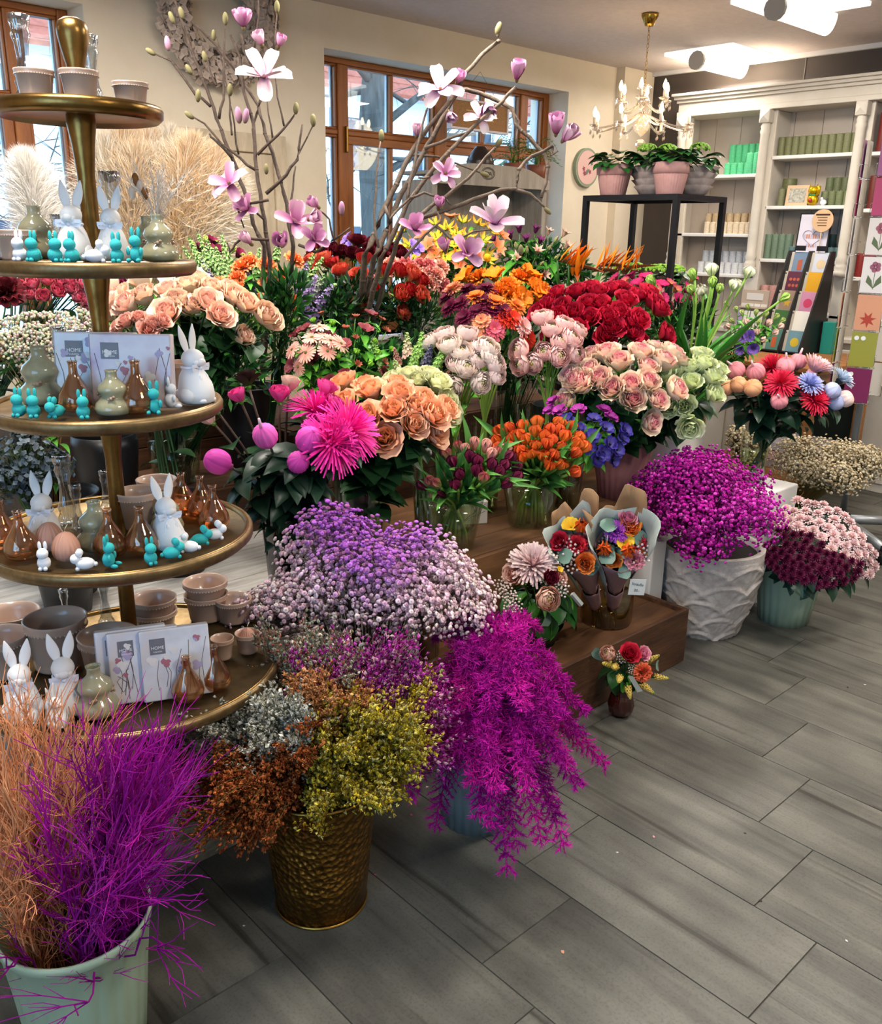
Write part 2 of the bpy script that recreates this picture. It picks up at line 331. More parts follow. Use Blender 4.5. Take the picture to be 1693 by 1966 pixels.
# ---------------------------------------------------------------- ceiling lamps
lampw = mat('lamp_diffuser', 'fff6e4', .4, emit=1.9); lampp = mat('lamp_panel', 'fffaf0', .4, emit=1.25); lampg = mat('lamp_endcap', 'b9b2a8', .5)
def ceiling_lamp(x, y, label, power):
    r = thing('ceiling_lamp', label, 'ceiling lamp', (x, y, ZC), group='tube lamps on square ceiling panels')
    boxobj('panel', -.245, .245, -.245, .245, -.022, -.001, lampp, r, .004)
    b = MB(); n = 14
    prof = [(-.055*math.cos(pi*i/n)*1.0, -.022-.095*math.sin(pi*i/n)) for i in range(n+1)]
    vs = [(s, p[0], p[1]) for s in (-.23, .30) for p in prof]; k = n+1
    b.add(vs, [(i, i+1, k+i+1, k+i) for i in range(n)]+[tuple(range(k, 2*k))]); b.obj('diffuser', lampw, r)
    b = MB(); tube(b, [(-.25, 0, -.072), (-.23, 0, -.072)], .056, 12); b.obj('end_cap', lampg, r, False)
    la = bpy.data.lights.new('lamp_light', 'AREA'); la.shape = 'RECTANGLE'; la.size = .5; la.size_y = .4; la.energy = power; la.color = (1, .93, .84)
    o = bpy.data.objects.new('lamp_light', la); COL.objects.link(o); o.parent = r; o.location = (.06, 0, -.13)
LP = LAMP_POWER
ceiling_lamp(5.61, 3.47, 'smaller looking ceiling tube lamp on glowing square panel above the bookcase corner', 22*LP)
ceiling_lamp(4.68, 2.46, 'ceiling tube lamp cut by the top edge of the picture', 30*LP)
for x, y in ((3.0, .9), (1.2, -.5), (.4, 1.6), (2.2, 2.5), (4.6, .4), (1.0, 2.9)): ceiling_lamp(x, y, 'assumed ceiling tube lamp on square panel out of view overhead', 42*LP)  # unseen overhead lamps, assumed and added to brighten the room
# ================================================================ FLOWER SHAPES (each bloom is one mesh, shared between flowers of a kind)
G1, G2, G3 = lin('2f5a22'), lin('4d8a2c'), lin('1e3f1c')
def rose_me(name, R, ci, co, ce, openn=.6, seed=0, n=19, sep=G2, base=None, pw=1.3):
    rng = random.Random(seed); mb = MB(); ci, co, ce = lin(ci), lin(co), lin(ce)
    for k in range(n):
        t = k/(n-1); c = mix(ci, co, t**pw); az = k*2.39996+rng.uniform(-.2, .2)
        petal(mb, az, R*(1.28+.16*t), R*(.30+.50*t), 4+42*t**1.2, (-14+ (openn*128)*t**1.25)*1.0, mix(lin(base) if base else c, sep, .15*t), mix(c, ce, .2+.6*t), cm=c, r0=R*(.03+.12*t), z0=R*(.18-.18*t), cup=.62-.3*t, nu=5, nv=5, k=1.6, ruf=.05+.06*t, rng=rng)
    ball(mb, (0, 0, -.02*R), R*.26, 7, 4, col=sep)
    for k in range(5): petal(mb, k*1.2566, R*.75, R*.1, 60, 105+rng.uniform(-25, 25), sep, mix(sep, (.5, .6, .2), .3), r0=R*.1, cup=0, nu=3, nv=2, tip='point', rng=rng)
    return mb.mesh(name, PET)
def ranunc_me(name, R, ci, co, cc, openn=.5, seed=0):
    """layered bowl: rings of rounded petals, each ring ending a little further out than the one inside it"""
    rng = random.Random(seed); mb = MB(); ci, co, cc = lin(ci), lin(co), lin(cc); rings = ((.30, 4), (.44, 5), (.57, 5), (.70, 6), (.82, 6), (.92, 7), (1.0, 7))
    for q, (f, n) in enumerate(rings):
        t = q/(len(rings)-1)
        for k in range(n):
            az = k*2*pi/n+q*.7+rng.uniform(-.1, .1); e = 10+62*f*f*(.6+.8*openn)+rng.uniform(-6, 6); vs = []; cl = []; jt = rng.uniform(.93, 1.05); nu, nv = 6, 5
            for i in range(nu+1):
                u = i/nu; th = rad(150+(e-150)*u)
                for j in range(nv+1):
                    v = 2*j/nv-1; w = pi/n*1.5*math.sqrt(max(.05, 1-(max(0, u-.35)/.65)**3*.55)); a = az+v*w; th2 = th+rad(16)*v*v*u**3; r = R*f*(1+.09*u**4+.03*math.sin(v*4+k)*u)
                    vs.append((r*math.sin(th2)*math.cos(a), r*math.sin(th2)*math.sin(a), R*.8+r*.86*math.cos(th2))); c = mix(mix(cc, ci, min(1, t*2.2)), co, t); c = mix(c, (1, .96, .92), .35*u**5); cl.append(tuple(x*jt for x in (mix(c, G2, .12) if i == 0 else c)))
            n1 = nv+1; mb.add(vs, [(i*n1+j, i*n1+j+1, (i+1)*n1+j+1, (i+1)*n1+j) for i in range(nu) for j in range(nv)], cl)
    ball(mb, (0, 0, R*.95), R*.2, 7, 5, col=cc); ball(mb, (0, 0, .02*R), R*.2, 6, 3, col=G2)
    return mb.mesh(name, PET)
def carn_me(name, R, ci, co, seed=0):
    rng = random.Random(seed); mb = MB(); ci, co = lin(ci), lin(co)
    tube(mb, [(0, 0, -R*.9), (0, 0, -R*.2), (0, 0, R*.05)], [R*.16, R*.26, R*.3], 7, col=lin('5d8a55'))
    for q, (n, a, L) in enumerate(((5, 12, .85), (7, 32, .95), (9, 55, 1.0), (10, 80, 1.0))):
        for k in range(n): petal(mb, k*2*pi/n+q*.5+rng.uniform(-.2, .2), R*L, R*.38, a*.6, a*1.25, mix(ci, G2, .1), mix(ci, co, .4+.2*q), r0=R*.05, z0=-.05*R, cup=.05, nu=4, nv=6, ruf=.30, tip='fan', rng=rng, notch=.06)
    return mb.mesh(name, PET)
def tulip_me(name, R, H, cb, ct, openn=.25, seed=0, double=0, tipm=None):
    rng = random.Random(seed); mb = MB(); cb, ct = lin(cb), lin(ct)
    for q in range(2+double):
        n = 3 if q < 2 else 5
        for k in range(n):
            s = 1-.16*q if q < 2 else .7-.12*(q-2)
            petal(mb, k*2*pi/n+q*pi/3+rng.uniform(-.1, .1), H*1.15*(1-.06*q), R*.92*s, 62*s, -32+openn*60, cb, ct, r0=0, z0=0, cup=.7, nu=6, nv=5, k=.7, tip='point' if tipm else 'round', rng=rng, ruf=.04)
    ball(mb, (0, 0, 0), R*.2, 6, 3, col=mix(cb, G2, .5))
    return mb.mesh(name, PET)
def mum_me(name, R, ci, co, rings=((0.2, 16), (.45, 24), (.7, 30), (.9, 34), (1, 36)), W=.05, amax=100, seed=0, core=None, up=0):
    rng = random.Random(seed); mb = MB(); ci, co = lin(ci), lin(co)
    ball(mb, (0, 0, R*.08), R*.3, 8, 5, col=lin(core) if core else ci, sc=(1, 1, .6))
    for q, (f, n) in enumerate(rings):
        for k in range(n):
            a = amax*f+rng.uniform(-6, 6); petal(mb, k*2*pi/n+q*.37+rng.uniform(-.06, .06), R*(.72+.28*f)*rng.uniform(.9, 1.05), R*W, a*.75, a*(.72 if up else 1.12)+rng.uniform(-8, 8), ci, mix(ci, co, rng.uniform(.7, 1)), r0=R*.04, z0=R*.1, cup=.4, nu=4, nv=2, tip='strap', rng=rng)
    ball(mb, (0, 0, -.05*R), R*.22, 7, 3, col=G1)
    return mb.mesh(name, PET)
def daisy_me(name, R, ci, co, cc, n=18, W=.13, rings=1, seed=0, tilt=86, ccr=.2):
    rng = random.Random(seed); mb = MB(); ci, co, cc = lin(ci), lin(co), lin(cc)
    for q in range(rings):
        for k in range(n): petal(mb, (k+q*.5)*2*pi/n+rng.uniform(-.05, .05), R*(1-.2*q), R*W, tilt-14*q, tilt+14-24*q+rng.uniform(-8, 8), ci, co, z0=.03*R*q, cup=.25, nu=3, nv=2, tip='strap', rng=rng)
    ball(mb, (0, 0, R*.02), R*ccr, 9, 4, col=cc, sc=(1, 1, .5)); 
    for k in range(30):
        a = k*2.4; q = ccr*math.sqrt(k/30)*.95; ball(mb, (R*q*math.cos(a), R*q*math.sin(a), R*(.02+ccr*.45*(1-(q/ccr)**2)+.02)), R*ccr*.1, 4, 2, col=mix(cc, (1, .9, .5), .25))
    ball(mb, (0, 0, -.03*R), R*.16, 6, 3, col=G2)
    return mb.mesh(name, PET)
def budball_me(name, R, H, c0, c1, tipc=None, tail=0):
    mb = MB(); c0, c1 = lin(c0), lin(c1); n = 36; prof = []
    m = 14
    for j in range(m+1):
        t = j/m; prof.append((R*max(0, 1-abs(2*t-1)**2.3)**.5+.0005, H*t))
    cols = [mix(c0, c1, .35+.6*math.sin(pi*j/m*.9)) for j in range(m+1)]
    def md(a, j, r, z): return r*(1+.028*math.cos(a*18))
    lathe(mb, prof, n, mod=md, cols=cols)
    rg = random.Random(5); st = [rg.uniform(.72, 1.15) for _ in range(n)]; kk = len(prof); mb.c = [tuple(x*st[q//kk] for x in c) for q, c in enumerate(mb.c)]
    if tail: tube(mb, [(0, 0, H*.97), (R*.08, 0, H*1.2), (R*.15, R*.05, H*1.38)], [R*.16, R*.14, R*.1], 7, col=mix(c0, (1, .9, .95), .6))
    ball(mb, (0, 0, 0), R*.35, 8, 3, col=mix(c0, G1, .5))
    return mb.mesh(name, PET)
def anemone_me(name, R, c0, c1, seed=0):
    rng = random.Random(seed); mb = MB(); c0, c1 = lin(c0), lin(c1)
    for q in range(2):
        for k in range(6): petal(mb, k*pi/3+q*.5, R*(1.05-.1*q), R*.42, 50-8*q, 78-20*q+rng.uniform(-14, 14), mix(c0, (.7, .7, .9), .15), c1, cup=.35, nu=4, nv=4, rng=rng, ruf=.08)
    ball(mb, (0, 0, R*.2), R*.17, 8, 5, col=(.01, .01, .02))
    for k in range(20):
        a = k*.314; ball(mb, (R*.29*math.cos(a), R*.29*math.sin(a), R*.26), R*.03, 4, 2, col=(.02, .02, .04))
    for k in range(12): petal(mb, k*.5236, R*.7, R*.05, 95, 60, G1, G2, z0=-.2*R, cup=0, nu=2, nv=1, tip='point', rng=rng)
    return mb.mesh(name, PET)
def spike_me(name, R, H, c0, c1, n=42, size=.35, seed=0, star=5):
    rng = random.Random(seed); mb = MB(); c0, c1 = lin(c0), lin(c1)
    tube(mb, [(0, 0, -.02), (0, 0, H)], [.004, .002], 5, col=G2)
    for k in range(n):
        t = k/(n-1); a = k*2.4; r = R*(1-t*.75)*(.9 if t < .85 else .6); s = R*size*(1.15-.7*t); k0 = len(mb.v)
        c = mix(c0, c1, t)
        for q in range(star): petal(mb, q*2*pi/star, s*1.3, s*.45, 20, 95, c, mix(c, (1, 1, 1), .12), nu=2, nv=2, cup=.2, rng=rng)
        T = Matrix.Translation((r*.45*math.cos(a), r*.45*math.sin(a), H*(.02+.96*t))) @ align((math.cos(a), math.sin(a), .25+t)).to_matrix().to_4x4()
        mb.xf(k0, T)
    return mb.mesh(name, PET)
def trumpet_me(name, R, H, cb, ct, n=6, W=.34, a0=15, a1=75, seed=0, stam=None, cm=None, tip='point', ruf=.1):
    rng = random.Random(seed); mb = MB(); cb, ct = lin(cb), lin(ct)
    for k in range(n): petal(mb, k*2*pi/n+rng.uniform(-.1, .1), H*rng.uniform(.92, 1.05), R*W, a0, a1+rng.uniform(-12, 12), cb, ct, r0=R*.05, cup=.35, nu=5, nv=3, k=1.3, tip=tip, rng=rng, ruf=ruf, cm=lin(cm) if cm else None)
    if stam:
        for k in range(6): a = k*1.05; tube(mb, [(0, 0, 0), (R*.12*math.cos(a), R*.12*math.sin(a), H*.6)], R*.025, 4, col=lin(stam))
    ball(mb, (0, 0, 0), R*.13, 6, 3, col=G2)
    return mb.mesh(name, PET)
def leaf_me(name, L, W, c0, c1, bend=50, fold=.25, tip='point', nu=5, a0=40):
    mb = MB(); petal(mb, 0, L, W, a0, a0+bend, lin(c0), lin(c1), cup=fold, nu=nu, nv=4, tip=tip, rng=random.Random(1)); return mb.mesh(name, mat('leaf', attr=True, rough=.38, rnd=.18, spec=.4))
LEAF = {}
def leaf(kind):
    if kind not in LEAF:
        LEAF[kind] = {'rose': lambda: leaf_me('leaf', .085, .03, '1d3a20', '2c5029', 45), 'rosebig': lambda: leaf_me('leaf', .10, .042, '17331c', '274a28', 40), 'tulip': lambda: leaf_me('leaf', .15, .013, '4a7d3a', '5f9a44', 22, .5, nu=7, a0=14),
                      'green': lambda: leaf_me('leaf', .075, .011, '35702a', '5aa038', 60, .3), 'bright': lambda: leaf_me('leaf', .06, .014, '3f8a2a', '6cb43c', 60, .3), 'dark': lambda: leaf_me('leaf', .08, .022, '10241a', '1f3c2a', 55, .2),
                      'long': lambda: leaf_me('leaf', .30, .012, '2f6e2a', '4f9a3a', 35, .4, nu=8, a0=12), 'hyd': lambda: leaf_me('leaf', .105, .044, '1c4a22', '2f6a2c', 60, .2), 'euc': lambda: leaf_me('leaf', .05, .02, '5a7a6c', '7c9a88', 45, .15, tip='round')}[kind]()
    return LEAF[kind]
STEM = mat('stem', attr=True, rough=.45, rnd=.12)
STEMC = {'g': ('3c6a28', '55862f'), 'd': ('1f3a1c', '2f5527'), 'b': ('33251c', '4a3628'), 'p': ('9cb850', '7aa840'), 'k': ('15160f', '2a2a1c'), 'o': ('8a5a2a', '6a6a34')}
def flower(name, label, cat, group, me, P, N, B, rng, sr=.0028, sc='g', leaves=None, nl=2, lt=(.35, .9), part='bloom', extra=None, scale=1.0, droop=.16, lsc=1.0):
    """P bloom base, N facing, B foot of the stem in the vase"""
    P = Vector(P); B = Vector(B); N = Vector(N).normalized(); e = thing(name, label, cat, B, group=group)
    put(part, me, e, P-B, align(N, rng.random()*6.28), scale)
    L = (P-B).length; cp = bez(B, B+Vector((0, 0, L*.4)), P-N*(L*droop), P, 7); c0, c1 = STEMC[sc]
    mb = MB(); tube(mb, [p-B for p in cp], [sr*1.15]*4+[sr]*4, 5, col=[mix(lin(c0), lin(c1), i/7) for i in range(8)]); so = mb.obj('stem', STEM, e)
    if leaves:
        for k in range(nl):
            t = rng.uniform(*lt); i = min(6, int(t*7)); q = cp[i].lerp(cp[i+1], t*7-i); a = rng.random()*6.28
            d = Vector((math.cos(a), math.sin(a), rng.uniform(-.1, .5)))*(.25 if leaves in ('tulip', 'long') else 1)
            put('leaf', leaf(leaves), so, q-B, align((cp[i+1]-cp[i]).normalized()*.7+d*.5, a), lsc*rng.uniform(.75, 1.2))
    return e
def dome(pts, d, bulge=.5, tilt=.25, c=None, foot=None, drop=.4, spread=.25, up=.3):
    """pixels of the blooms -> (position, facing): the bunch is a dome whose crown leans towards the viewer; depth d at its centre"""
    us = [p[0] for p in pts]; vs = [p[1] for p in pts]
    cu, cv = c or ((min(us)+max(us))/2, (min(vs)+max(vs))/2); a = max(30, max(abs(u-cu) for u in us)); b = max(25, max(abs(v-cv) for v in vs))
    R = a*d/FPX; out = []; C0 = atd(cu, cv, d); inner = C0-Vector((0, 0, R*.55))
    for q in pts:
        u, v = q[0], q[1]; rho2 = min(1, (((u-cu)/a)**2+((v-cv)/b)**2)*.8)
        dd = d-bulge*R*(math.sqrt(1-rho2)-.6)+tilt*R*(cv-v)/b
        P = atd(u, v, dd); N = (P-inner).normalized(); N = (N*(1-up*.5)+Vector((0, 0, 1))*up*.55+(CAM-P).normalized()*.8*(1-up)).normalized(); out.append((P, N))
    return out, C0, R
def scatter(poly, n, seed, mind):
    rng = random.Random(seed); out = []; us = [p[0] for p in poly]; vs = [p[1] for p in poly]; tries = 0
    while len(out) < n and tries < n*60:
        tries += 1; u, v = rng.uniform(min(us), max(us)), rng.uniform(min(vs), max(vs)); ins = False; j = len(poly)-1
        for i in range(len(poly)):
            if (poly[i][1] > v) != (poly[j][1] > v) and u < (poly[j][0]-poly[i][0])*(v-poly[i][1])/(poly[j][1]-poly[i][1])+poly[i][0]: ins = not ins
            j = i
        if ins and all((u-a)**2+(v-c)**2 > mind*mind for a, c in out): out.append((u, v))
    return out
def bunch(name, label, cat, group, mes, pts, d, foot, fr=.05, seed=1, **kw):
    """foot: (x, y, z) of the vase floor; fr: how far the stems spread there"""
    rng = random.Random(seed); dk = {k: kw.pop(k) for k in ('bulge', 'tilt', 'c', 'up') if k in kw}
    pl, C0, R = dome(pts, d, **dk); foot = Vector(foot); pk = kw.pop('pick', None); sz = kw.pop('sizes', None); neck = kw.pop('neck', None)
    ext = {}
    cls = {}
    for i, q in enumerate(pts): cls.setdefault(q[2] if len(q) > 2 and not isinstance(label, str) else 0, []).append(i)
    for ii in cls.values():      # the outermost blooms of each kind can be told apart by their place
        if len(ii) > 12:
            for w, f in (('leftmost ', lambda i: pts[i][0]), ('rightmost ', lambda i: -pts[i][0]), ('topmost ', lambda i: pts[i][1]), ('lowest ', lambda i: -pts[i][1])):
                k = min(ii, key=f); ext.setdefault(k, w)
            mu = sorted(pts[i][0] for i in ii)[len(ii)//2]; mv = sorted(pts[i][1] for i in ii)[len(ii)//2]
            for i in ii: ext.setdefault(i, ('upper ' if pts[i][1] < mv else 'lower ')+('left ' if pts[i][0] < mu else 'right '))
        elif 1 < len(ii):
            o = sorted(ii, key=lambda i: pts[i][0]); nm = {2: ('left hand ', 'right hand '), 3: ('leftmost ', 'middle ', 'rightmost '), 4: ('leftmost ', 'second from left ', 'third from left ', 'rightmost '), 5: ('leftmost ', 'second from left ', 'middle ', 'second from right ', 'rightmost ')}.get(len(ii)) or ['leftmost ']+[w+' from left ' for w in ('second', 'third', 'fourth', 'fifth', 'sixth', 'seventh', 'eighth', 'ninth', 'tenth')][:len(ii)-2]+['rightmost ']
            for k, w in zip(o, nm): ext[k] = w
    for i, (P, N) in enumerate(pl):
        me = mes[pts[i][2] if len(pts[i]) > 2 else i % len(mes)]
        off = (P-C0); B = foot+Vector((max(-1, min(1, -off.x/R))*fr, max(-1, min(1, -off.y/R))*fr, rng.uniform(0, .01)))
        lb = label if isinstance(label, str) else label[pts[i][2]]; gr = group[pts[i][2]] if isinstance(group, list) else group
        flower(name, (ext.get(i, '') if len((ext.get(i, '')+lb).split()) < 17 else '')+lb, cat, gr, me, P, N, B, rng, scale=rng.uniform(.9, 1.08), **kw)
    return C0, R
# ---------------------------------------------------------------- vessels
def vessel(name, label, cat, loc, prof, m, n=32, mod=None, group=None, water=None, extra=None, inner=True, th=.004):
    """turned vessel: outer wall, lip and inner wall in one mesh; water is a part"""
    t = thing(name, label, cat, loc, group=group); mb = MB()
    P = list(prof)
    if inner: P = [(0.0005, P[0][1])]+P+[(r-th, z) for r, z in reversed(P)]+[(0.0005, P[0][1]+th)]; P[-2] = (P[-2][0], P[0][1]+th)
    else: P = [(0.0005, P[0][1])]+P
    k = len(prof)
    lathe(mb, P, n, mod=(lambda a, j, r, z: mod(a, j, r, z) if 1 <= j <= k else r) if mod else None); mb.obj('body', m, t)
    if water: mb = MB(); lathe(mb, [(.0005, .006), (water[0]*.96, .006), (water[1]*.96, water[2]), (.0005, water[2])], 24); mb.obj('water', water[3] if len(water) > 3 else glassmat('vase_water', 'eaf2d8', .04), t)
    return t
def flute(n, amp): return lambda a, j, r, z: r*(1+amp*(abs(math.cos(a*n/2))-.6))
vglass = glassmat('vase_glass', 'f3f7f3', .05)
# ================================================================ BENCHES AND CRATES OF THE FLOWER DISPLAY
dwood = mat('dark_crate_wood', '5a3a24', .6, col2='3a2416', nscale=4, stretch=(1, 8, 8), bump=.15, bscale=20, rnd=.1)
mwood = mat('bench_wood', '7a5536', .55, col2='5c3d26', nscale=3, stretch=(1, 7, 7), bump=.1, bscale=20, rnd=.1)
wwood = mat('whitewashed_wood', 'cfccc6', .7, col2='a39c92', nscale=5, stretch=(1, 9, 9), bump=.15, bscale=25, rnd=.06)
oldw = mat('worn_white_wood', 'b9b2a2', .85, col2='6d5d48', nscale=14, bump=.5, bscale=50, detail=8, stretch=(.6, 2, 2))
def plank_box(name, label, x0, x1, y0, y1, z0, z1, m, n=3, rim=0, cat='crate', th=.018, split='y', top=True, mside=None):
    """wooden box of separate boards: front and back in n boards, two ends, top boards; rim: how far the sides stand above the top"""
    t = thing(name, label, cat, ((x0+x1)/2, (y0+y1)/2, z0)); cx, cy = (x0+x1)/2, (y0+y1)/2; ms = mside or m; X, Y, H = (x1-x0)/2, (y1-y0)/2, z1-z0
    h = H/n
    for k in range(n):
        for s in (-1, 1): boxobj('board', -X, X, s*Y-(th if s > 0 else 0), s*Y+(th if s < 0 else 0), k*h+.001, (k+1)*h-.001, ms, t, .003)
        for s in (-1, 1): boxobj('end_board', s*X-(th if s > 0 else 0), s*X+(th if s < 0 else 0), -Y+th+.001, Y-th-.001, k*h+.001, (k+1)*h-.001, ms, t, .003)
    if top:
        k = max(2, int((2*Y)/.12)); w = (2*Y-2*th)/k; zt = H-rim
        for q in range(k): boxobj('top_board', -X+th+.001, X-th-.001, -Y+th+q*w+.001, -Y+th+(q+1)*w-.001, zt-.016, zt-(0 if rim else -.002), m, t, .002)
    return t
plank_box('wooden_crate', 'low brown wooden crate carrying the wrapped bouquets', 1.66, 2.74, 1.585, 1.905, 0, .215, mwood, 1, .018, mside=dwood)
plank_box('display_bench', 'brown wooden bench under the two glass vases of tulips', 1.80, 3.82, 1.925, 2.60, 0, .5, mwood, 3, 0, 'bench')
plank_box('display_bench', 'whitewashed plank bench behind the tiered stand', -.3, 1.78, 2.0, 4.15, 0, .5, wwood, 3, 0, 'bench')
plank_box('low_bench', 'low worn white wooden beam bench beside the twig bucket', -.35, 1.15, 1.765, 1.985, 0, .30, oldw, 1, 0, 'bench')
plank_box('wooden_crate', 'dark wooden crate with board front between chrysanthemum vase and peach roses', .95, 1.775, 2.62, 3.02, .502, .68, dwood, 2)
plank_box('wooden_crate', 'tall dark crate raising the carnations and stocks', .95, 1.775, 3.04, 3.55, .502, .88, dwood, 3)
plank_box('wooden_crate', 'long dark crate raising the back row of flowers', 1.80, 3.52, 2.62, 3.35, 0, .80, dwood, 4)
# ---------------------------------------------------------------- vessels that hold the bunches
blackp = mat('black_plastic', '16161a', .4); greyp = mat('grey_zinc', '5a5e63', .45, .3)
def bucket(x, y, z, label, h=.26, r0=.075, r1=.1, m=blackp): return vessel('flower_bucket', label, 'bucket', (x, y, z), [(r0, 0), (r0+(r1-r0)*.5, h*.5), (r1, h-.01), (r1+.005, h-.008), (r1+.005, h)], m, 24, group=None, th=.003)
def gvase(x, y, z, label, h=.3, r0=.06, r1=.085, water=.5, wc=None, group=None): return vessel('glass_vase', label, 'vase', (x, y, z), [(r0, 0), (r0+(r1-r0)*.5, h*.5), (r1, h)], vglass, 32, water=(r0, r0+(r1-r0)*water, h*water)+((wc,) if wc else ()), inner=False, group=group)
# ================================================================ BUNCHES
z1 = (200, 420, .2953); z2 = (600, 420, .2953); z4 = (760, 720, .319); z5 = (1150, 680, .3207); z7 = (1100, 400, .3503); zz2 = (0, 400, .2953)
# E peach roses behind the white rabbit
rm = [rose_me('bloom', .042, 'f2b09a', 'fbd2b6', 'fae6c8', .38, s, base='f0d8a8') for s in (1, 2)]+[rose_me('bloom', .044, 'f0a89a', 'fac8b4', 'fae2c8', .55, 3, base='f0d8a8')]
pts = zc(z1, [(300, 560), (275, 470), (430, 530), (90, 500), (155, 545), (70, 650), (600, 470), (690, 515), (795, 520), (570, 615), (430, 660, 2), (735, 665, 2), (890, 595), (1000, 660), (200, 610), (540, 500), (1040, 690), (120, 590), (860, 790), (480, 590), (660, 600), (820, 560)])
bunch('rose', 'creamy peach rose in the big bunch rising behind the white rabbit', 'rose', 'peach roses behind the tiered stand', rm, pts, 2.75, (1.36, 2.80, .685), .05, 1, leaves='rosebig', nl=8, lt=(.3, .85), sr=.0035, sc='d', bulge=.6, lsc=1.15)
gvase(1.36, 2.80, .682, 'tall glass vase holding the peach roses behind the rabbit', .30, .075, .11)
# G peach-pink spray roses low behind the napkins
pts = [(250, 628), (268, 622), (290, 630), (305, 625), (236, 634), (280, 640)]
bunch('spray_rose', 'small salmon rose just above the napkin packs', 'rose', 'salmon roses above the napkins', [rose_me('bloom', .026, 'd88a78', 'e2a896', 'e8bcac', .6, 9)], pts, 2.55, (1.18, 2.45, .502), .03, 2, leaves='rose', sc='d')
bucket(1.18, 2.45, .502, 'black bucket of small salmon roses', .24)
# F orange carnations and purple stocks
cm_ = [carn_me('bloom', .040, 'f4783c', 'ffa468', s) for s in (1, 2)]
bunch('carnation', 'orange carnation among purple stocks above the peach roses', 'carnation', 'orange carnations', cm_, zc(z1, [(1225, 280), (900, 330), (870, 400), (1055, 320), (1145, 390), (1060, 450), (750, 440), (850, 470), (1030, 555), (1200, 540), (940, 300)]), 3.15, (1.66, 2.82, .685), .05, 3, leaves='green', nl=6, lt=(.4, .95), sr=.0025, lsc=1.4)
bucket(1.66, 2.82, .682, 'black bucket of orange carnations', .3)
sp = [spike_me('floret_spike', .036, .15, '8f6cb8', 'a890c8', 40, .4, 1), spike_me('floret_spike', .034, .13, '9a70b0', '86b060', 36, .4, 2)]
bunch('stock', 'lilac stock flower spike beside the orange carnations', 'stock flower', 'lilac stocks', sp, zc(z1, [(1250, 520), (1340, 560), (1330, 670), (960, 520), (980, 580), (1390, 620), (1280, 600), (900, 520), (720, 480)]), 3.25, (1.70, 3.2, .885), .04, 4, leaves='green', part='floret_spike', up=1.0)
bucket(1.70, 3.2, .882, 'black bucket of lilac stocks', .2)
gs = [spike_me('bud_spike', .03, .13, '7aa050', '9ac46a', 36, .4, 5, 3)]
bunch('stock', 'green budded stock spike above the white lisianthus', 'stock flower', 'green stocks', gs, zc(z1, [(700, 320), (750, 350), (680, 390), (820, 330), (620, 370), (560, 380), (1110, 280), (1290, 380), (1300, 450), (660, 350), (800, 400), (990, 400)]), 3.4, (1.42, 3.3, .885), .04, 5, leaves='bright', part='bud_spike', up=1)
bucket(1.42, 3.3, .882, 'black bucket of green stocks', .2)
lw = [trumpet_me('bloom', .03, .045, 'dfe8c8', 'f6f4ee', 9, .6, 25, 45, 1, tip='round'), tulip_me('bloom', .013, .034, '9fbf70', 'd5e0b4', -.1, 2)]
bunch('lisianthus', 'white lisianthus bloom or bud above the peach roses', 'lisianthus', 'white lisianthus', lw, zc(z1, [(380, 365, 0), (420, 420, 0), (470, 370, 0), (585, 380, 0), (300, 380, 1), (530, 440, 1), (340, 350, 1), (450, 440, 1), (520, 370, 1), (560, 430, 1), (270, 410, 1), (620, 350, 1), (500, 400, 1)]), 3.2, (1.12, 3.25, .885), .04, 6, leaves='bright', sr=.002)
bucket(1.12, 3.25, .882, 'black bucket of white lisianthus', .2)
lb = [trumpet_me('bloom', .028, .042, '5a1030', '8a1c48', 8, .6, 22, 35, 1, tip='round'), tulip_me('bloom', .011, .03, '9fb050', 'c8d070', -.1, 2)]
bunch('lisianthus', 'burgundy lisianthus with yellow buds left of the magnolia stems', 'lisianthus', 'burgundy lisianthus', lb, zc(z1, [(620, 215, 0), (680, 225, 0), (730, 235, 0), (860, 250, 0), (690, 180, 0), (570, 190, 1), (650, 160, 1), (720, 180, 1), (760, 230, 1), (830, 220, 1), (880, 260, 1), (930, 250, 1), (150, 420, 0), (100, 440, 1)]), 3.5, (1.55, 3.44, .885), .04, 7, leaves='green', sr=.002)
bucket(1.62, 3.42, .882, 'black bucket of burgundy lisianthus', .2)
# A pink spray roses at the left edge, dark red bloom
ra = [rose_me('bloom', .031, 'd8446a', 'e06a80', 'e890a0', .24, s, base='e8d0a8') for s in (4, 5)]
bunch('spray_rose', 'pink and cream rosebud in the crowd at the left picture edge', 'rose', 'pink rosebuds at the left edge', ra, zc(zz2, [(50, 450), (130, 400), (160, 460), (200, 420), (290, 420), (370, 440), (310, 500), (370, 560), (230, 520), (160, 540), (440, 540), (510, 510), (520, 610), (290, 590), (450, 440), (430, 500), (560, 460), (570, 590), (20, 490), (90, 500), (220, 580), (100, 430), (260, 460), (390, 510), (330, 450), (480, 460), (20, 420), (240, 400), (400, 400), (480, 590)]), 3.0, (.80, 3.20, .51), .04, 8, leaves='rose', sr=.0025, sc='d', nl=1)
bucket(.8, 3.2, .502, 'black bucket of pink rosebuds', .4)
bunch('dahlia', 'dark crimson bloom at the far left edge under the brass tier', 'dahlia', None, [carn_me('bloom', .065, '4a0a18', '6a1022', 4)], [(12, 565)], 2.9, (.80, 3.20, .51), .0, 9, leaves='dark')
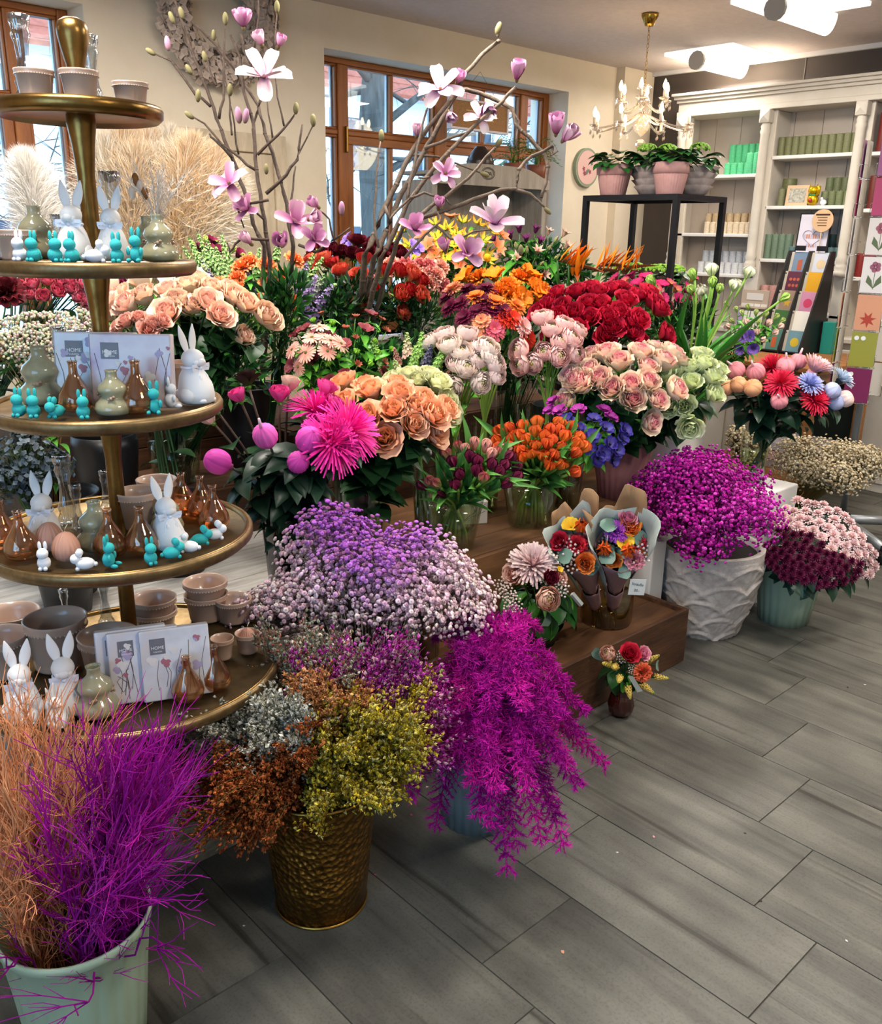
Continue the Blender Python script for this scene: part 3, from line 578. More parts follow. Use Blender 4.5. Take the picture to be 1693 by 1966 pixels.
# K salmon daisies with green foliage
dm = [daisy_me('bloom', .034, 'd98a78', 'eab0a0', '6a5a20', 20, .12, 1, s, ccr=.16) for s in (1, 2)]
C0, R = bunch('daisy', 'salmon pink daisy chrysanthemum over bright green foliage', 'daisy', 'salmon daisies', dm, zc(z1, [(1220, 850), (1310, 870), (1450, 860), (1540, 810), (1430, 770), (1350, 770), (1260, 960), (1400, 700), (1470, 790)]), 2.85, (1.60, 2.40, .502), .04, 10, leaves='bright', nl=5, lt=(.5, .98), sr=.002)
bucket(1.60, 2.40, .502, 'dark bucket of salmon daisies', .3)
hb = [trumpet_me('bloom', .024, .03, '6a2030', '8a3a40', 6, .6, 40, 70, 1, tip='round'), tulip_me('bloom', .012, .02, '6aa030', '8ac040', 0, 1), trumpet_me('bloom', .016, .02, '7a3028', 'a85a40', 8, .4, 30, 60, 3)]
pts = scatter([(570, 610), (640, 600), (745, 610), (755, 700), (735, 770), (640, 770), (560, 720)], 42, 3, 19)
bunch('wax_flower', 'tiny russet or green bud in the leafy bunch behind the peach roses', 'flower', 'russet buds in green foliage', hb, [(u, v, i % 3) for i, (u, v) in enumerate(pts)], 2.9, (1.86, 2.42, .502), .04, 11, leaves='bright', nl=6, lt=(.55, .99), sr=.0016, lsc=1.0)
bucket(1.86, 2.42, .502, 'dark bucket of leafy russet buds', .3)
# H red-yellow roses, dark roses behind
rh = [rose_me('bloom', .038, 'b02420', 'b82a26', 'a81c20', .22, 1, base='e0a860'), rose_me('bloom', .038, 'd86040', 'c03a2c', 'd8604a', .36, 2, base='ecc888')]
bunch('rose', 'red rose with yellow petal edges left of the pink carnations', 'rose', 'red and yellow roses', rh, zc(z2, [(30, 370), (95, 310), (105, 510), (200, 380), (335, 310), (310, 415), (385, 500), (320, 580), (550, 380), (545, 515), (600, 490), (670, 520), (680, 430), (550, 625), (460, 380), (620, 400), (150, 330), (20, 310)]), 3.4, (2.05, 2.78, .805), .05, 12, leaves='dark', nl=6, sc='d', sr=.003)
bucket(2.05, 2.78, .802, 'dark bucket of red and yellow roses', .2)
rd = [rose_me('bloom', .038, '3a0812', '5a0c1c', '6a1424', .5, 6), rose_me('bloom', .036, '48101c', '64101e', '5a1020', .35, 7)]
bunch('rose', 'dark burgundy rose at the foot of the magnolia branches', 'rose', 'dark burgundy roses', rd, zc(z2, [(50, 240), (200, 250), (290, 190), (260, 260), (430, 260), (490, 230), (540, 260), (150, 230), (320, 280), (380, 200), (110, 270), (450, 310), (20, 290), (350, 240)]), 3.7, (2.25, 3.1, .805), .05, 13, leaves='dark', nl=2, sc='d', sr=.003)
bucket(2.22, 3.1, .802, 'dark bucket of burgundy roses', .22)
fm = [trumpet_me('bloom', .024, .032, '7a50b0', 'a98ae0', 6, .5, 20, 70, 1, tip='round')]
bunch('freesia', 'violet freesia bloom in front of the window mullion', 'freesia', 'violet freesias', fm, zc(z2, [(225, 160), (265, 140), (250, 190), (300, 160), (240, 130), (560, 230), (640, 180), (650, 220), (500, 210), (600, 240), (680, 200)]), 3.85, (2.42, 3.25, .805), .03, 14, leaves='green', sr=.0018)
bucket(2.46, 3.24, .802, 'dark bucket of violet freesias', .2)
# I pink carnations
ci_ = [carn_me('bloom', .042, 'e89080', 'f4c0a8', 5), carn_me('bloom', .04, 'c84060', 'eea090', 6)]
bunch('carnation', 'pale pink carnation right of the red and yellow roses', 'carnation', 'pink carnations', ci_, zc(z2, [(510, 300), (600, 310), (660, 355), (750, 320), (830, 320), (770, 360, 1), (450, 390, 1), (640, 330), (765, 430), (835, 440), (560, 340, 1), (700, 320), (800, 380)]), 3.5, (2.38, 2.80, .805), .04, 15, leaves='green', sr=.0025)
bucket(2.36, 2.80, .802, 'dark bucket of pink carnations', .2)
# L gloriosa, craspedia
gm = [trumpet_me('bloom', .04, .06, 'd8c830', 'f08a30', 6, .26, 100, 20, 1, 'b8b040', 'e8b030'), trumpet_me('bloom', .038, .058, 'b8c838', 'f2a040', 6, .26, 95, 15, 2, 'b8b040'), trumpet_me('bloom', .04, .05, 'e87030', 'f0a080', 6, .4, 60, 60, 3)]
pts = scatter([(760, 440), (850, 415), (960, 430), (965, 490), (880, 510), (800, 500), (760, 480)], 40, 5, 20)
bunch('gloriosa_lily', 'yellow and orange flame lily bloom under the magnolia right branch', 'lily', 'yellow orange flame lilies', gm, pts, 4.0, (2.86, 3.1, .805), .05, 16, leaves='bright', nl=3, lt=(.6, .98), sr=.002, sc='p')
bucket(2.80, 3.12, .802, 'dark bucket of flame lilies', .24)
mb = MB(); ball(mb, (0, 0, .014), .015, 12, 8, col=lin('e8b818')); cras = mb.mesh('bloom', mat('craspedia', attr=True, rough=.9, bump=.6, bscale=500))
bunch('craspedia', 'single yellow ball flower standing out among the flame lilies', 'flower', None, [cras], [(935, 500)], 3.6, (2.6, 2.78, .805), 0, 17, sc='p', sr=.0018)
bucket(2.6, 2.78, .802, 'dark bucket holding the yellow ball flower', .2, .05, .06)
# M alstroemeria
am = [trumpet_me('bloom', .032, .05, 'd8a890', 'e8c0b0', 6, .3, 12, 55, 1, 'a86050'), trumpet_me('bloom', .032, .048, '5a1848', '7a2a68', 6, .32, 12, 50, 2), tulip_me('bloom', .011, .04, '8aa850', 'c8b090', -.1, 3, tipm=1)]
pts = scatter([(930, 470), (1000, 440), (1080, 455), (1095, 500), (1075, 540), (1000, 530), (935, 520)], 38, 6, 19)
bunch('alstroemeria', 'pink or plum Peruvian lily among dark strap leaves by the bird of paradise', 'lily', 'Peruvian lilies', am, [(u, v, 1 if (u < 1045 and v < 475) else (0 if i % 2 else 2)) for i, (u, v) in enumerate(pts)], 4.1, (3.12, 2.95, .805), .05, 18, leaves='green', nl=7, lt=(.55, .99), sr=.002, lsc=1.6)
bucket(3.12, 2.98, .802, 'dark bucket of Peruvian lilies', .24)
# N birds of paradise
def bop_me(seed):
    rng = random.Random(seed); mb = MB(); o1, o2, gr = lin('f07010'), lin('ff9a20'), lin('4a5a3a')
    petal(mb, 0, .17, .016, 78, 92, gr, lin('b05030'), cup=.9, nu=6, nv=4, tip='point', rng=rng, z0=-.005)
    for k in range(6): k0 = len(mb.v); petal(mb, rng.uniform(-.4, .4), rng.uniform(.10, .14), .011, rng.uniform(-10, 50), rng.uniform(-5, 60), o1, o2, r0=.01+.012*k, cup=.5, nu=4, nv=2, tip='point', rng=rng)
    petal(mb, .1, .09, .004, 50, 60, lin('2a2a80'), lin('303a98'), r0=.02, nu=3, nv=2, tip='point', rng=rng)
    return mb.mesh('bloom', PET)
bm_ = [bop_me(1), bop_me(2), bop_me(3)]; rng = random.Random(4)
for i, (u, v, az, tl) in enumerate([(1092, 510, -1.2, .2), (1135, 520, -.5, .1), (1165, 525, -.7, .0), (1190, 520, -.7, -.1), (1105, 525, -2.4, .2), (1150, 510, -1.0, .1), (1070, 500, -.9, .3)]):
    P = atd(u, v, 3.85+.06*(i % 3)); e = thing('bird_of_paradise', 'orange bird of paradise flower with pointed beak before the black stand', 'flower', (3.38, 2.68, .805), group='birds of paradise')
    F = Vector((3.38, 2.68, .805)); put('bloom', bm_[i % 3], e, P-F, (0, tl, az)); mb = MB(); tube(mb, [p-F for p in bez(F, F+Vector((0, 0, .2)), P-Vector((0, 0, .15)), P, 6)], .005, 6, col=G1); mb.obj('stem', STEM, e)
    for k in range(2): put('leaf', leaf('long'), e, (P-F)*.55, align((rng.uniform(-.5, .5), rng.uniform(-.5, .3), 1), k*3), 1.0)
bucket(3.40, 2.74, .802, 'dark bucket of birds of paradise', .3)
# O orange parrot blooms
om = [carn_me('bloom', .05, 'e87010', 'fb9a34', 11), trumpet_me('bloom', .05, .07, 'f0a020', 'f07818', 8, .45, 20, 70, 5, tip='round', ruf=.3)]
bunch('parrot_tulip', 'frilly vivid orange bloom above the gerberas', 'tulip', 'frilly orange blooms', om, zc(z2, [(1350, 400), (1420, 480), (1270, 460), (1340, 540), (1480, 480), (1190, 410), (1290, 510), (1400, 400), (1220, 490), (1020, 410), (1090, 400), (1440, 540)]), 3.55, (2.72, 2.50, .502), .04, 19, leaves='dark', nl=3)
gvase(2.72, 2.50, .502, 'glass vase of frilly orange blooms', .42, .06, .075)
# P gerberas
pm = [daisy_me('bloom', .044, c0, c1, c2, 26, .1, 3, s, ccr=.24) for c0, c1, c2, s in (('e8805a', 'f2a078', 'c89050', 1), ('5a0c30', '6e1238', '4a0a28', 2), ('e86a20', 'f58a3a', '5a2010', 3), ('c83a58', 'e86a80', 'f0c0a0', 4), ('f0a0a0', 'f8c4bc', 'e0c080', 5), ('d82818', 'e8402a', 'c8a040', 6))]
pl = ['salmon', 'burgundy', 'orange', 'pink', 'pale pink', 'red']
bunch('gerbera', [c+' gerbera in the mixed bunch between pink ranunculus and carnations' for c in pl], 'gerbera', 'gerberas', pm, zc(z2, [(915, 455, 0), (1060, 780, 0), (1100, 670, 0), (1140, 815, 0), (985, 640, 1), (1070, 600, 1), (890, 580, 1), (1130, 460, 1), (1110, 540, 1), (1170, 590, 1), (1010, 465, 1), (960, 550, 1), (870, 520, 1), (1060, 510, 2), (1190, 545, 2), (1330, 570, 2), (1250, 650, 5), (1180, 720, 3), (1370, 700, 4), (1400, 780, 5), (1300, 650, 5), (1240, 600, 1)]), 3.2, (2.36, 2.30, .505), .035, 20, sr=.004, sc='p')
gvase(2.36, 2.30, .502, 'glass vase with the long green gerbera stems', .34, .06, .08)
# W pink ranunculus, V cream ranunculus
wm = [ranunc_me('bloom', .040, 'eaa49c', 'f0bcb4', 'c8b060', .5, 1), ranunc_me('bloom', .038, 'e8a09a', 'efb6ae', 'b8b860', .35, 2)]
bunch('ranunculus', 'pink ranunculus in the glass vase under the red roses', 'ranunculus', 'pink ranunculus', wm, zc(z2, [(1500, 690), (1550, 760), (1590, 830), (1510, 880), (1650, 810), (1670, 890), (1380, 870), (1390, 945), (1460, 935), (1620, 730), (1580, 900), (1690, 760)]), 3.2, (2.50, 2.10, .502), .03, 21, sr=.003, sc='p', leaves='bright', nl=1)
gvase(2.52, 2.16, .502, 'glass vase with green stems under the pink ranunculus', .40, .075, .10)
vm = [ranunc_me('bloom', .038, 'ecccbc', 'f2dccc', 'c8b878', .5, 3), ranunc_me('bloom', .034, 'eebfb4', 'f2d2c8', 'b0b060', .3, 4)]
bunch('ranunculus', 'cream and blush ranunculus beside the hyacinths', 'ranunculus', 'cream ranunculus', vm, zc(z2, [(780, 840), (875, 800), (905, 865), (1000, 795), (970, 910), (1070, 870), (990, 990), (1050, 945), (1120, 925), (1150, 965), (1060, 1065), (1155, 1025), (925, 1080), (940, 965), (1110, 880)]), 2.9, (2.10, 2.20, .502), .025, 22, sr=.003, sc='p', leaves='bright', nl=1)
gvase(2.11, 2.21, .502, 'narrow glass vase of cream ranunculus', .38, .05, .062)
# U hyacinths
um = [spike_me('floret_spike', .026, .085, '7fae3c', '8ec048', 34, .42, 1, 4), spike_me('floret_spike', .026, .07, '2a2448', '3a3060', 34, .42, 2, 4), spike_me('floret_spike', .026, .075, 'e0b0a0', '9ab860', 34, .42, 3, 4), spike_me('floret_spike', .022, .06, '8a4a38', '9a5a48', 30, .42, 4, 4)]
ul = ['green', 'dark violet', 'pale pink', 'russet']
bunch('hyacinth', [c+' hyacinth spike beside the cream ranunculus' for c in ul], 'hyacinth', 'hyacinths', um, zc(z2, [(465, 960, 0), (655, 980, 0), (805, 960, 0), (760, 1030, 0), (735, 950, 1), (585, 1050, 2), (500, 1060, 3), (820, 1075, 3), (560, 950, 3), (690, 910, 0), (620, 900, 2)]), 2.9, (1.92, 2.14, .502), .025, 23, part='floret_spike', leaves='tulip', nl=2, lt=(.5, .9), sr=.005, up=1)
gvase(1.93, 2.12, .502, 'glass vase of hyacinths', .3, .05, .065)
# Y peach-orange roses, X pale yellow roses
ym = [rose_me('bloom', .045, 'f29a58', 'f8b68e', 'fcd0ae', .58, s, base='e89a5a') for s in (1, 2, 3)]
bunch('rose', 'apricot rose in the round bunch with dark leaves in the centre', 'rose', 'apricot roses', ym, zc(z2, [(235, 1140), (250, 1250), (400, 1180), (545, 1150), (385, 1320), (520, 1290), (555, 1210), (690, 1230), (740, 1315), (820, 1280), (630, 1370), (480, 1445), (740, 1415), (300, 1370), (170, 1240), (360, 1150), (640, 1270)]), 2.62, (1.64, 2.12, .502), .03, 24, leaves='rosebig', nl=7, lt=(.35, .9), sc='d', sr=.0035, bulge=.7)
gvase(1.64, 2.13, .502, 'glass vase under the apricot roses', .27, .06, .085)
xm = [rose_me('bloom', .042, 'dfe09a', 'ecebb8', 'f2f2d4', .5, s) for s in (4, 5)]
bunch('rose', 'pale yellow rose behind the apricot roses', 'rose', 'pale yellow roses', xm, zc(z2, [(560, 1110), (690, 1105), (790, 1125), (830, 1205), (740, 1080), (640, 1085), (850, 1270)]), 2.8, (1.76, 2.22, .502), .02, 25, leaves='rose', sc='p', sr=.0035)
# Z front vase: magenta mums, netted ball buds, dyed roses
zm = [mum_me('bloom', .095, 'e8108c', 'f83cb0', ((.15, 18), (.35, 26), (.55, 34), (.75, 40), (.92, 44), (1.05, 44)), .035, 96, 1), budball_me('bud', .031, .070, 'b82a90', 'e050b8'), budball_me('bud', .031, .070, 'b82a90', 'e86ac0', tail=1)]
zl = ['huge magenta chrysanthemum with thread petals', 'magenta ball bud in a net above the dark foliage', 'magenta ball bud with pale twisted tip']
FZ = (1.33, 2.06, .502)
bunch('chrysanthemum', zl, 'chrysanthemum', ['magenta chrysanthemums', 'magenta ball buds', 'magenta ball buds'], zm, zc(z1, [(1370, 1290, 0), (1460, 1480, 0), (1560, 1400, 0), (1075, 1470, 2), (1305, 1490, 1), (1245, 1610, 1), (815, 1610, 1)]), 2.40, FZ, .03, 26, leaves='dark', nl=20, lt=(.3, .92), sc='k', sr=.004, up=.45, lsc=1.3)
zr = [rose_me('bloom', .030, 'd8a898', 'e4bcac', 'e8c8b8', .25, 1), rose_me('bloom', .030, 'd02878', 'e03c90', 'ea60a8', .3, 2), rose_me('bloom', .034, '1c1012', '2c1a18', '3a2420', .6, 3)]
zrl = ['faded blush rose standing above the magenta mums', 'hot pink rose standing above the magenta mums', 'blackened withered rose beside the white rabbit']
bunch('rose', zrl, 'rose', ['faded roses', 'hot pink roses', 'withered rose'], zr, zc(z1, [(1200, 1120, 0), (1420, 1150, 1), (940, 1090, 2), (890, 1190, 1), (1140, 1190, 1), (1470, 1240, 1), (710, 1330, 0), (740, 1260, 0)]), 2.45, FZ, .03, 27, leaves='rosebig', nl=4, lt=(.3, .8), sc='b', sr=.0035, up=.9)
vessel('glass_vase', 'dark smoky glass vase of magenta chrysanthemums', 'vase', FZ[:2]+(.502,), [(.06, 0), (.068, .12), (.078, .25)], glassmat('smoke_glass', '8a868c', .06), 32, water=(.055, .062, .15, glassmat('dark_water', '5a503a', .05)), inner=False)
# AA burgundy tulips
tm = [tulip_me('bloom', .021, .044, '7a1c3a', '6a1234', .1, 1, 1), tulip_me('bloom', .018, .044, 'c8786a', 'e0a090', .0, 2), tulip_me('bloom', .018, .042, '8aa050', 'b04a50', -.05, 3)]
tl_ = ['burgundy tulip in the glass vase left of the orange tulips', 'salmon pink tulip in the burgundy bunch', 'half green tulip bud in the burgundy bunch']
bunch('tulip', tl_, 'tulip', ['burgundy tulips', 'salmon tulips', 'green tulip buds'], tm, zc(z4, [(190, 690, 0), (300, 735, 0), (370, 685, 0), (390, 630, 0), (480, 610, 0), (440, 530, 0), (630, 580, 0), (600, 610, 0), (635, 680, 0), (700, 580, 0), (700, 640, 0), (480, 560, 0), (350, 560, 0), (560, 570, 0), (660, 540, 0), (270, 680, 2), (470, 455, 1), (530, 470, 1), (420, 490, 1), (320, 520, 2), (640, 490, 1), (240, 670, 2), (510, 650, 2), (560, 520, 1), (380, 470, 2), (590, 500, 2)]), 2.75, (1.97, 2.06, .505), .055, 28, leaves='tulip', nl=3, lt=(.45, .8), sc='p', sr=.005, bulge=.6, up=.7, droop=.1)
gvase(1.97, 2.06, .502, 'glass vase filled with burgundy tulip stems', .205, .078, .115, .7)
# BB orange tulips
bm2 = [tulip_me('bloom', .025, .045, 'e88a30', 'd8501c', .12, 1, 1), tulip_me('bloom', .026, .043, 'ec9a3a', 'e06024', .2, 2, 1), tulip_me('bloom', .024, .046, 'c84018', 'e4602c', .08, 3, 1)]
bunch('tulip', 'orange double tulip in the glass vase at the centre of the bench', 'tulip', 'orange tulips', bm2, zc(z4, [(770, 345), (850, 325), (700, 365), (640, 375), (970, 335), (1040, 345), (750, 405), (840, 375), (920, 375), (630, 425), (785, 420), (930, 425), (1000, 405), (1080, 405), (635, 475), (700, 465), (840, 455), (905, 455), (980, 470), (1110, 465), (760, 485), (775, 520), (880, 515), (1055, 495), (910, 565), (970, 560), (1035, 600), (890, 405), (1060, 445), (960, 375), (720, 415), (820, 500), (940, 510)]), 2.98, (2.37, 2.06, .505), .05, 29, leaves='tulip', nl=3, lt=(.45, .8), sc='p', sr=.005, bulge=.6, up=.7)
gvase(2.37, 2.06, .502, 'glass vase filled with orange tulip stems', .205, .078, .112, .7)
t = thing('patterned_box', 'small white box with black line drawing between the two tulip vases', 'box', (2.215, 2.20, .502), (0, 0, -.5)); boxobj('box_body', -.05, .05, -.02, .02, 0, .085, mat('white_card', 'eceae2', .6), t, .002); rg = random.Random(2)
for k in range(9): mb = MB(); tube(mb, [(rg.uniform(-.045, .045), -.0205, rg.uniform(.01, .08)) for q in range(2)], .0008, 4); mb.obj('printed_line', mat('black_print', '1c1c1c', .6), t)
# CC anemones
cn = [anemone_me('bloom', .032, '3a2a88', '33248a', 1), anemone_me('bloom', .030, 'a02090', 'b0289a', 2)]
bunch('anemone', ['violet blue anemone right of the orange tulips', 'magenta anemone above the violet blue ones'], 'anemone', ['violet anemones', 'magenta anemones'], cn, zc(z4, [(1180, 375, 0), (1280, 420, 0), (1320, 450, 0), (1370, 340, 0), (1260, 330, 0), (1350, 380, 0), (1240, 470, 0), (1210, 500, 0), (1300, 510, 0), (1030, 285, 0), (1190, 275, 0), (1100, 335, 0), (1150, 430, 0), (950, 165, 1), (990, 225, 1), (1245, 220, 1), (1100, 220, 1), (1290, 265, 1), (930, 220, 1)]), 3.1, (2.64, 2.12, .505), .03, 30, leaves='bright', nl=4, lt=(.6, .98), sc='o', sr=.003)
gvase(2.64, 2.12, .502, 'glass vase of brown anemone stems', .22, .055, .075, .6)
# DD pink-green roses and lime roses in a pink ribbed bucket
dk = [rose_me('bloom', .050, 'f0648a', 'f8e2c0', 'fae8cc', .42, s, base='dfe0b0', pw=1.5) for s in (1, 2, 3)]
FD = (2.93, 2.07, .52)
bunch('rose', 'green edged pink rose in the pink ribbed bucket', 'rose', 'pink and green roses', dk, zc(z5, [(305, 300), (260, 405), (410, 245), (185, 300), (85, 245), (175, 230), (260, 210), (265, 130), (350, 100), (120, 105), (25, 195), (60, 60), (230, 60), (400, 50), (310, 25), (430, 75), (-60, 210), (-100, 200), (-130, 170), (-30, 140), (-150, 300), (-80, 100), (-20, 60)]), 3.2, FD, .05, 31, leaves='rosebig', nl=5, lt=(.4, .9), sc='d', sr=.004, bulge=.6)
lm = [rose_me('bloom', .046, 'cfd890', 'dfe6ae', 'eaf0cc', .5, s) for s in (4, 5)]
bunch('rose', 'pale lime green rose on the far side of the pink ribbed bucket', 'rose', 'lime roses', lm, zc(z5, [(540, 210), (640, 180), (650, 265), (540, 130), (480, 140), (430, 170), (600, 115), (680, 135), (515, 315), (535, 405), (450, 315), (380, 185), (600, 60)]), 3.3, FD, .05, 32, leaves='rosebig', nl=5, lt=(.4, .9), sc='d', sr=.004)
vessel('ribbed_bucket', 'dusty pink ribbed bucket of pink and lime roses', 'bucket', (2.93, 2.07, .502), [(.085, 0), (.105, .12), (.125, .24), (.13, .245), (.13, .25)], mat('dusty_pink', 'b67a78', .5), 96, mod=flute(24, .035))
# Q red roses
qm = [rose_me('bloom', .043, 'a80c28', 'be1632', 'd83050', .5, s) for s in (1, 2, 3)]
bunch('rose', 'crimson red rose left of the white tulips', 'rose', 'crimson roses', qm, zc(z7, [(30, 500), (20, 600), (95, 630), (185, 630), (130, 510), (200, 490), (40, 690), (175, 720), (270, 545), (290, 650), (300, 700), (335, 750), (330, 515), (410, 545), (440, 580), (250, 475), (470, 705), (330, 640), (150, 565), (390, 505), (90, 555), (240, 600), (-110, 545), (-155, 600), (-70, 505), (-30, 690), (-100, 710), (-40, 570), (100, 480), (-60, 630), (210, 680)]), 3.45, (2.86, 2.34, .505), .05, 33, leaves='rosebig', nl=3, lt=(.5, .92), sc='d', sr=.0035)
vessel('flower_bucket', 'dark grey zinc bucket of crimson roses', 'bucket', (2.86, 2.36, .502), [(.075, 0), (.09, .17), (.105, .34), (.11, .345)], greyp, 28)
# R freesia
rf = [trumpet_me('bloom', .028, .042, '8a1040', 'b01858', 6, .5, 20, 60, 1, tip='round', cm='c83070'), trumpet_me('bloom', .026, .04, 'd8b040', 'b82060', 6, .5, 20, 55, 2, tip='round')]
bunch('freesia', 'wine red freesia bloom behind the white tulips', 'freesia', 'wine red freesias', rf, zc(z7, [(250, 400), (300, 420), (360, 430), (450, 470), (560, 510), (520, 430), (610, 460), (640, 400), (400, 400), (590, 540), (480, 510), (270, 440), (330, 390), (230, 430), (630, 500), (550, 460), (430, 440), (500, 550), (310, 460), (420, 500), (480, 440)]), 3.8, (3.26, 2.42, .505), .04, 34, leaves='green', sr=.002)
gvase(3.26, 2.42, .502, 'glass vase of wine red freesias', .38, .05, .065)
# S white tulips in a white square planter
sm = [tulip_me('bloom', .03, .05, 'c8d890', 'ecead0', .15, 1, 1), tulip_me('bloom', .02, .048, '8ab848', 'b4d070', -.05, 2)]
bunch('tulip', ['creamy white double tulip on a tall stem', 'green tulip bud on a tall stem'], 'tulip', ['white tulips', 'green tulip buds on tall stems'], sm, zc(z7, [(760, 375, 0), (665, 395, 1), (945, 385, 0), (450, 420, 1), (710, 475, 0), (765, 435, 1), (800, 465, 1), (875, 450, 0), (655, 470, 1), (1130, 510, 1)]), 3.55, (3.22, 2.02, .62), .025, 35, leaves='long', nl=6, lt=(.05, .5), sc='p', sr=.005, up=.5, lsc=1.2)
t = thing('square_planter', 'white square ceramic planter of tall white tulips', 'planter', (3.26, 2.06, .502)); b = MB()
for k, (x0, x1, y0, y1) in enumerate(((-.1, .1, -.1, -.085), (-.1, .1, .085, .1), (-.1, -.085, -.085, .085), (.085, .1, -.085, .085), (-.085, .085, -.085, .085))): box(b, x0, x1, y0, y1, 0, .25 if k < 4 else .1)
b.obj('body', mat('white_ceramic', 'e6e2da', .4), t, False)
# T lisianthus, purple and pale
tq = [trumpet_me('bloom', .026, .038, '6a4a9a', '8060b8', 8, .6, 25, 45, 1, tip='round'), tulip_me('bloom', .016, .034, 'd8b09a', 'ecc8b8', .0, 2), tulip_me('bloom', .011, .03, '8ab050', 'c0cc80', -.1, 3)]
bunch('lisianthus', ['purple lisianthus bloom left of the card rack', 'blush lisianthus bud left of the card rack', 'green lisianthus bud left of the card rack'], 'lisianthus', ['purple lisianthus', 'blush lisianthus buds', 'green lisianthus buds'], tq, zc(z7, [(985, 765, 0), (925, 770, 0), (940, 715, 0), (880, 735, 1), (970, 710, 0), (950, 640, 1), (1090, 690, 1), (1030, 725, 1), (1060, 645, 1), (1000, 690, 1), (900, 570, 2), (1000, 590, 2), (1100, 610, 2), (930, 590, 2), (1130, 630, 2), (1050, 600, 2), (960, 560, 2), (880, 630, 2), (1010, 640, 2), (1120, 660, 1), (850, 540, 2), (860, 660, 1)]), 3.9, (3.66, 2.22, .505), .03, 36, leaves='bright', nl=6, lt=(.45, .95), sr=.002)
t = gvase(3.66, 2.2, .502, 'glass vase of purple and blush lisianthus', .34, .05, .065)
boxobj('plinth', 3.44, 3.70, 1.68, 1.915, 0, .5, mat('white_plinth', 'e2e0dc', .5), None, .006); tag(COL.objects['plinth'], 'white plinth between the shell pot and the sage bucket', 'plinth')
boxobj('white_box', 2.77, 2.86, 1.78, 1.915, 0, .40, MATS['white_plinth'], None, .006); tag(COL.objects['white_box'], 'narrow bluish white box behind the wrapped bouquets', 'box')
# EE dyed chrysanthemums
em = [budball_me('bud', .036, .066, 'd89060', 'eaae80'), budball_me('bud', .036, .068, 'd87080', 'e898a0', tail=1), mum_me('bloom', .075, 'c01038', 'e83050', W=.05, seed=2, amax=92), mum_me('bloom', .085, 'e8a0ac', 'f4d4d4', W=.05, seed=3, amax=62, up=1), mum_me('bloom', .06, '8088c8', 'b0b8e8', W=.06, seed=4, amax=85), mum_me('bloom', .06, 'a8bcd8', 'd0dcea', W=.06, seed=5, amax=70, core='303848'), budball_me('bud', .036, .062, '9098c8', 'b4bce0'), budball_me('bud', .034, .06, 'e4c0b8', 'f0d4cc')]
el = ['apricot ball bud', 'rose pink ball bud', 'crimson chrysanthemum', 'large pale pink chrysanthemum', 'lavender blue chrysanthemum', 'ice blue chrysanthemum', 'powder blue ball bud', 'blush white ball bud']
bunch('chrysanthemum', [q+' in the dyed bunch before the counter' for q in el], 'chrysanthemum', 'dyed chrysanthemums', em, zc(z7, [(860, 1000, 0), (925, 985, 0), (1000, 1005, 0), (915, 920, 1), (1015, 930, 1), (1130, 1075, 1), (1160, 905, 1), (1220, 880, 1), (1140, 970, 2), (1310, 1060, 2), (1095, 890, 2), (1305, 910, 3), (1290, 975, 4), (1455, 950, 5), (1350, 890, 5), (1390, 1020, 6), (1395, 1075, 6), (1455, 1060, 7)]), 3.62, (3.54, 1.80, .505), .03, 37, leaves='dark', nl=6, lt=(.5, .92), sc='d', sr=.004, bulge=.6, lsc=1.3)
gvase(3.54, 1.82, .502, 'slim clear glass vase of dyed chrysanthemums', .24, .05, .062, .6)
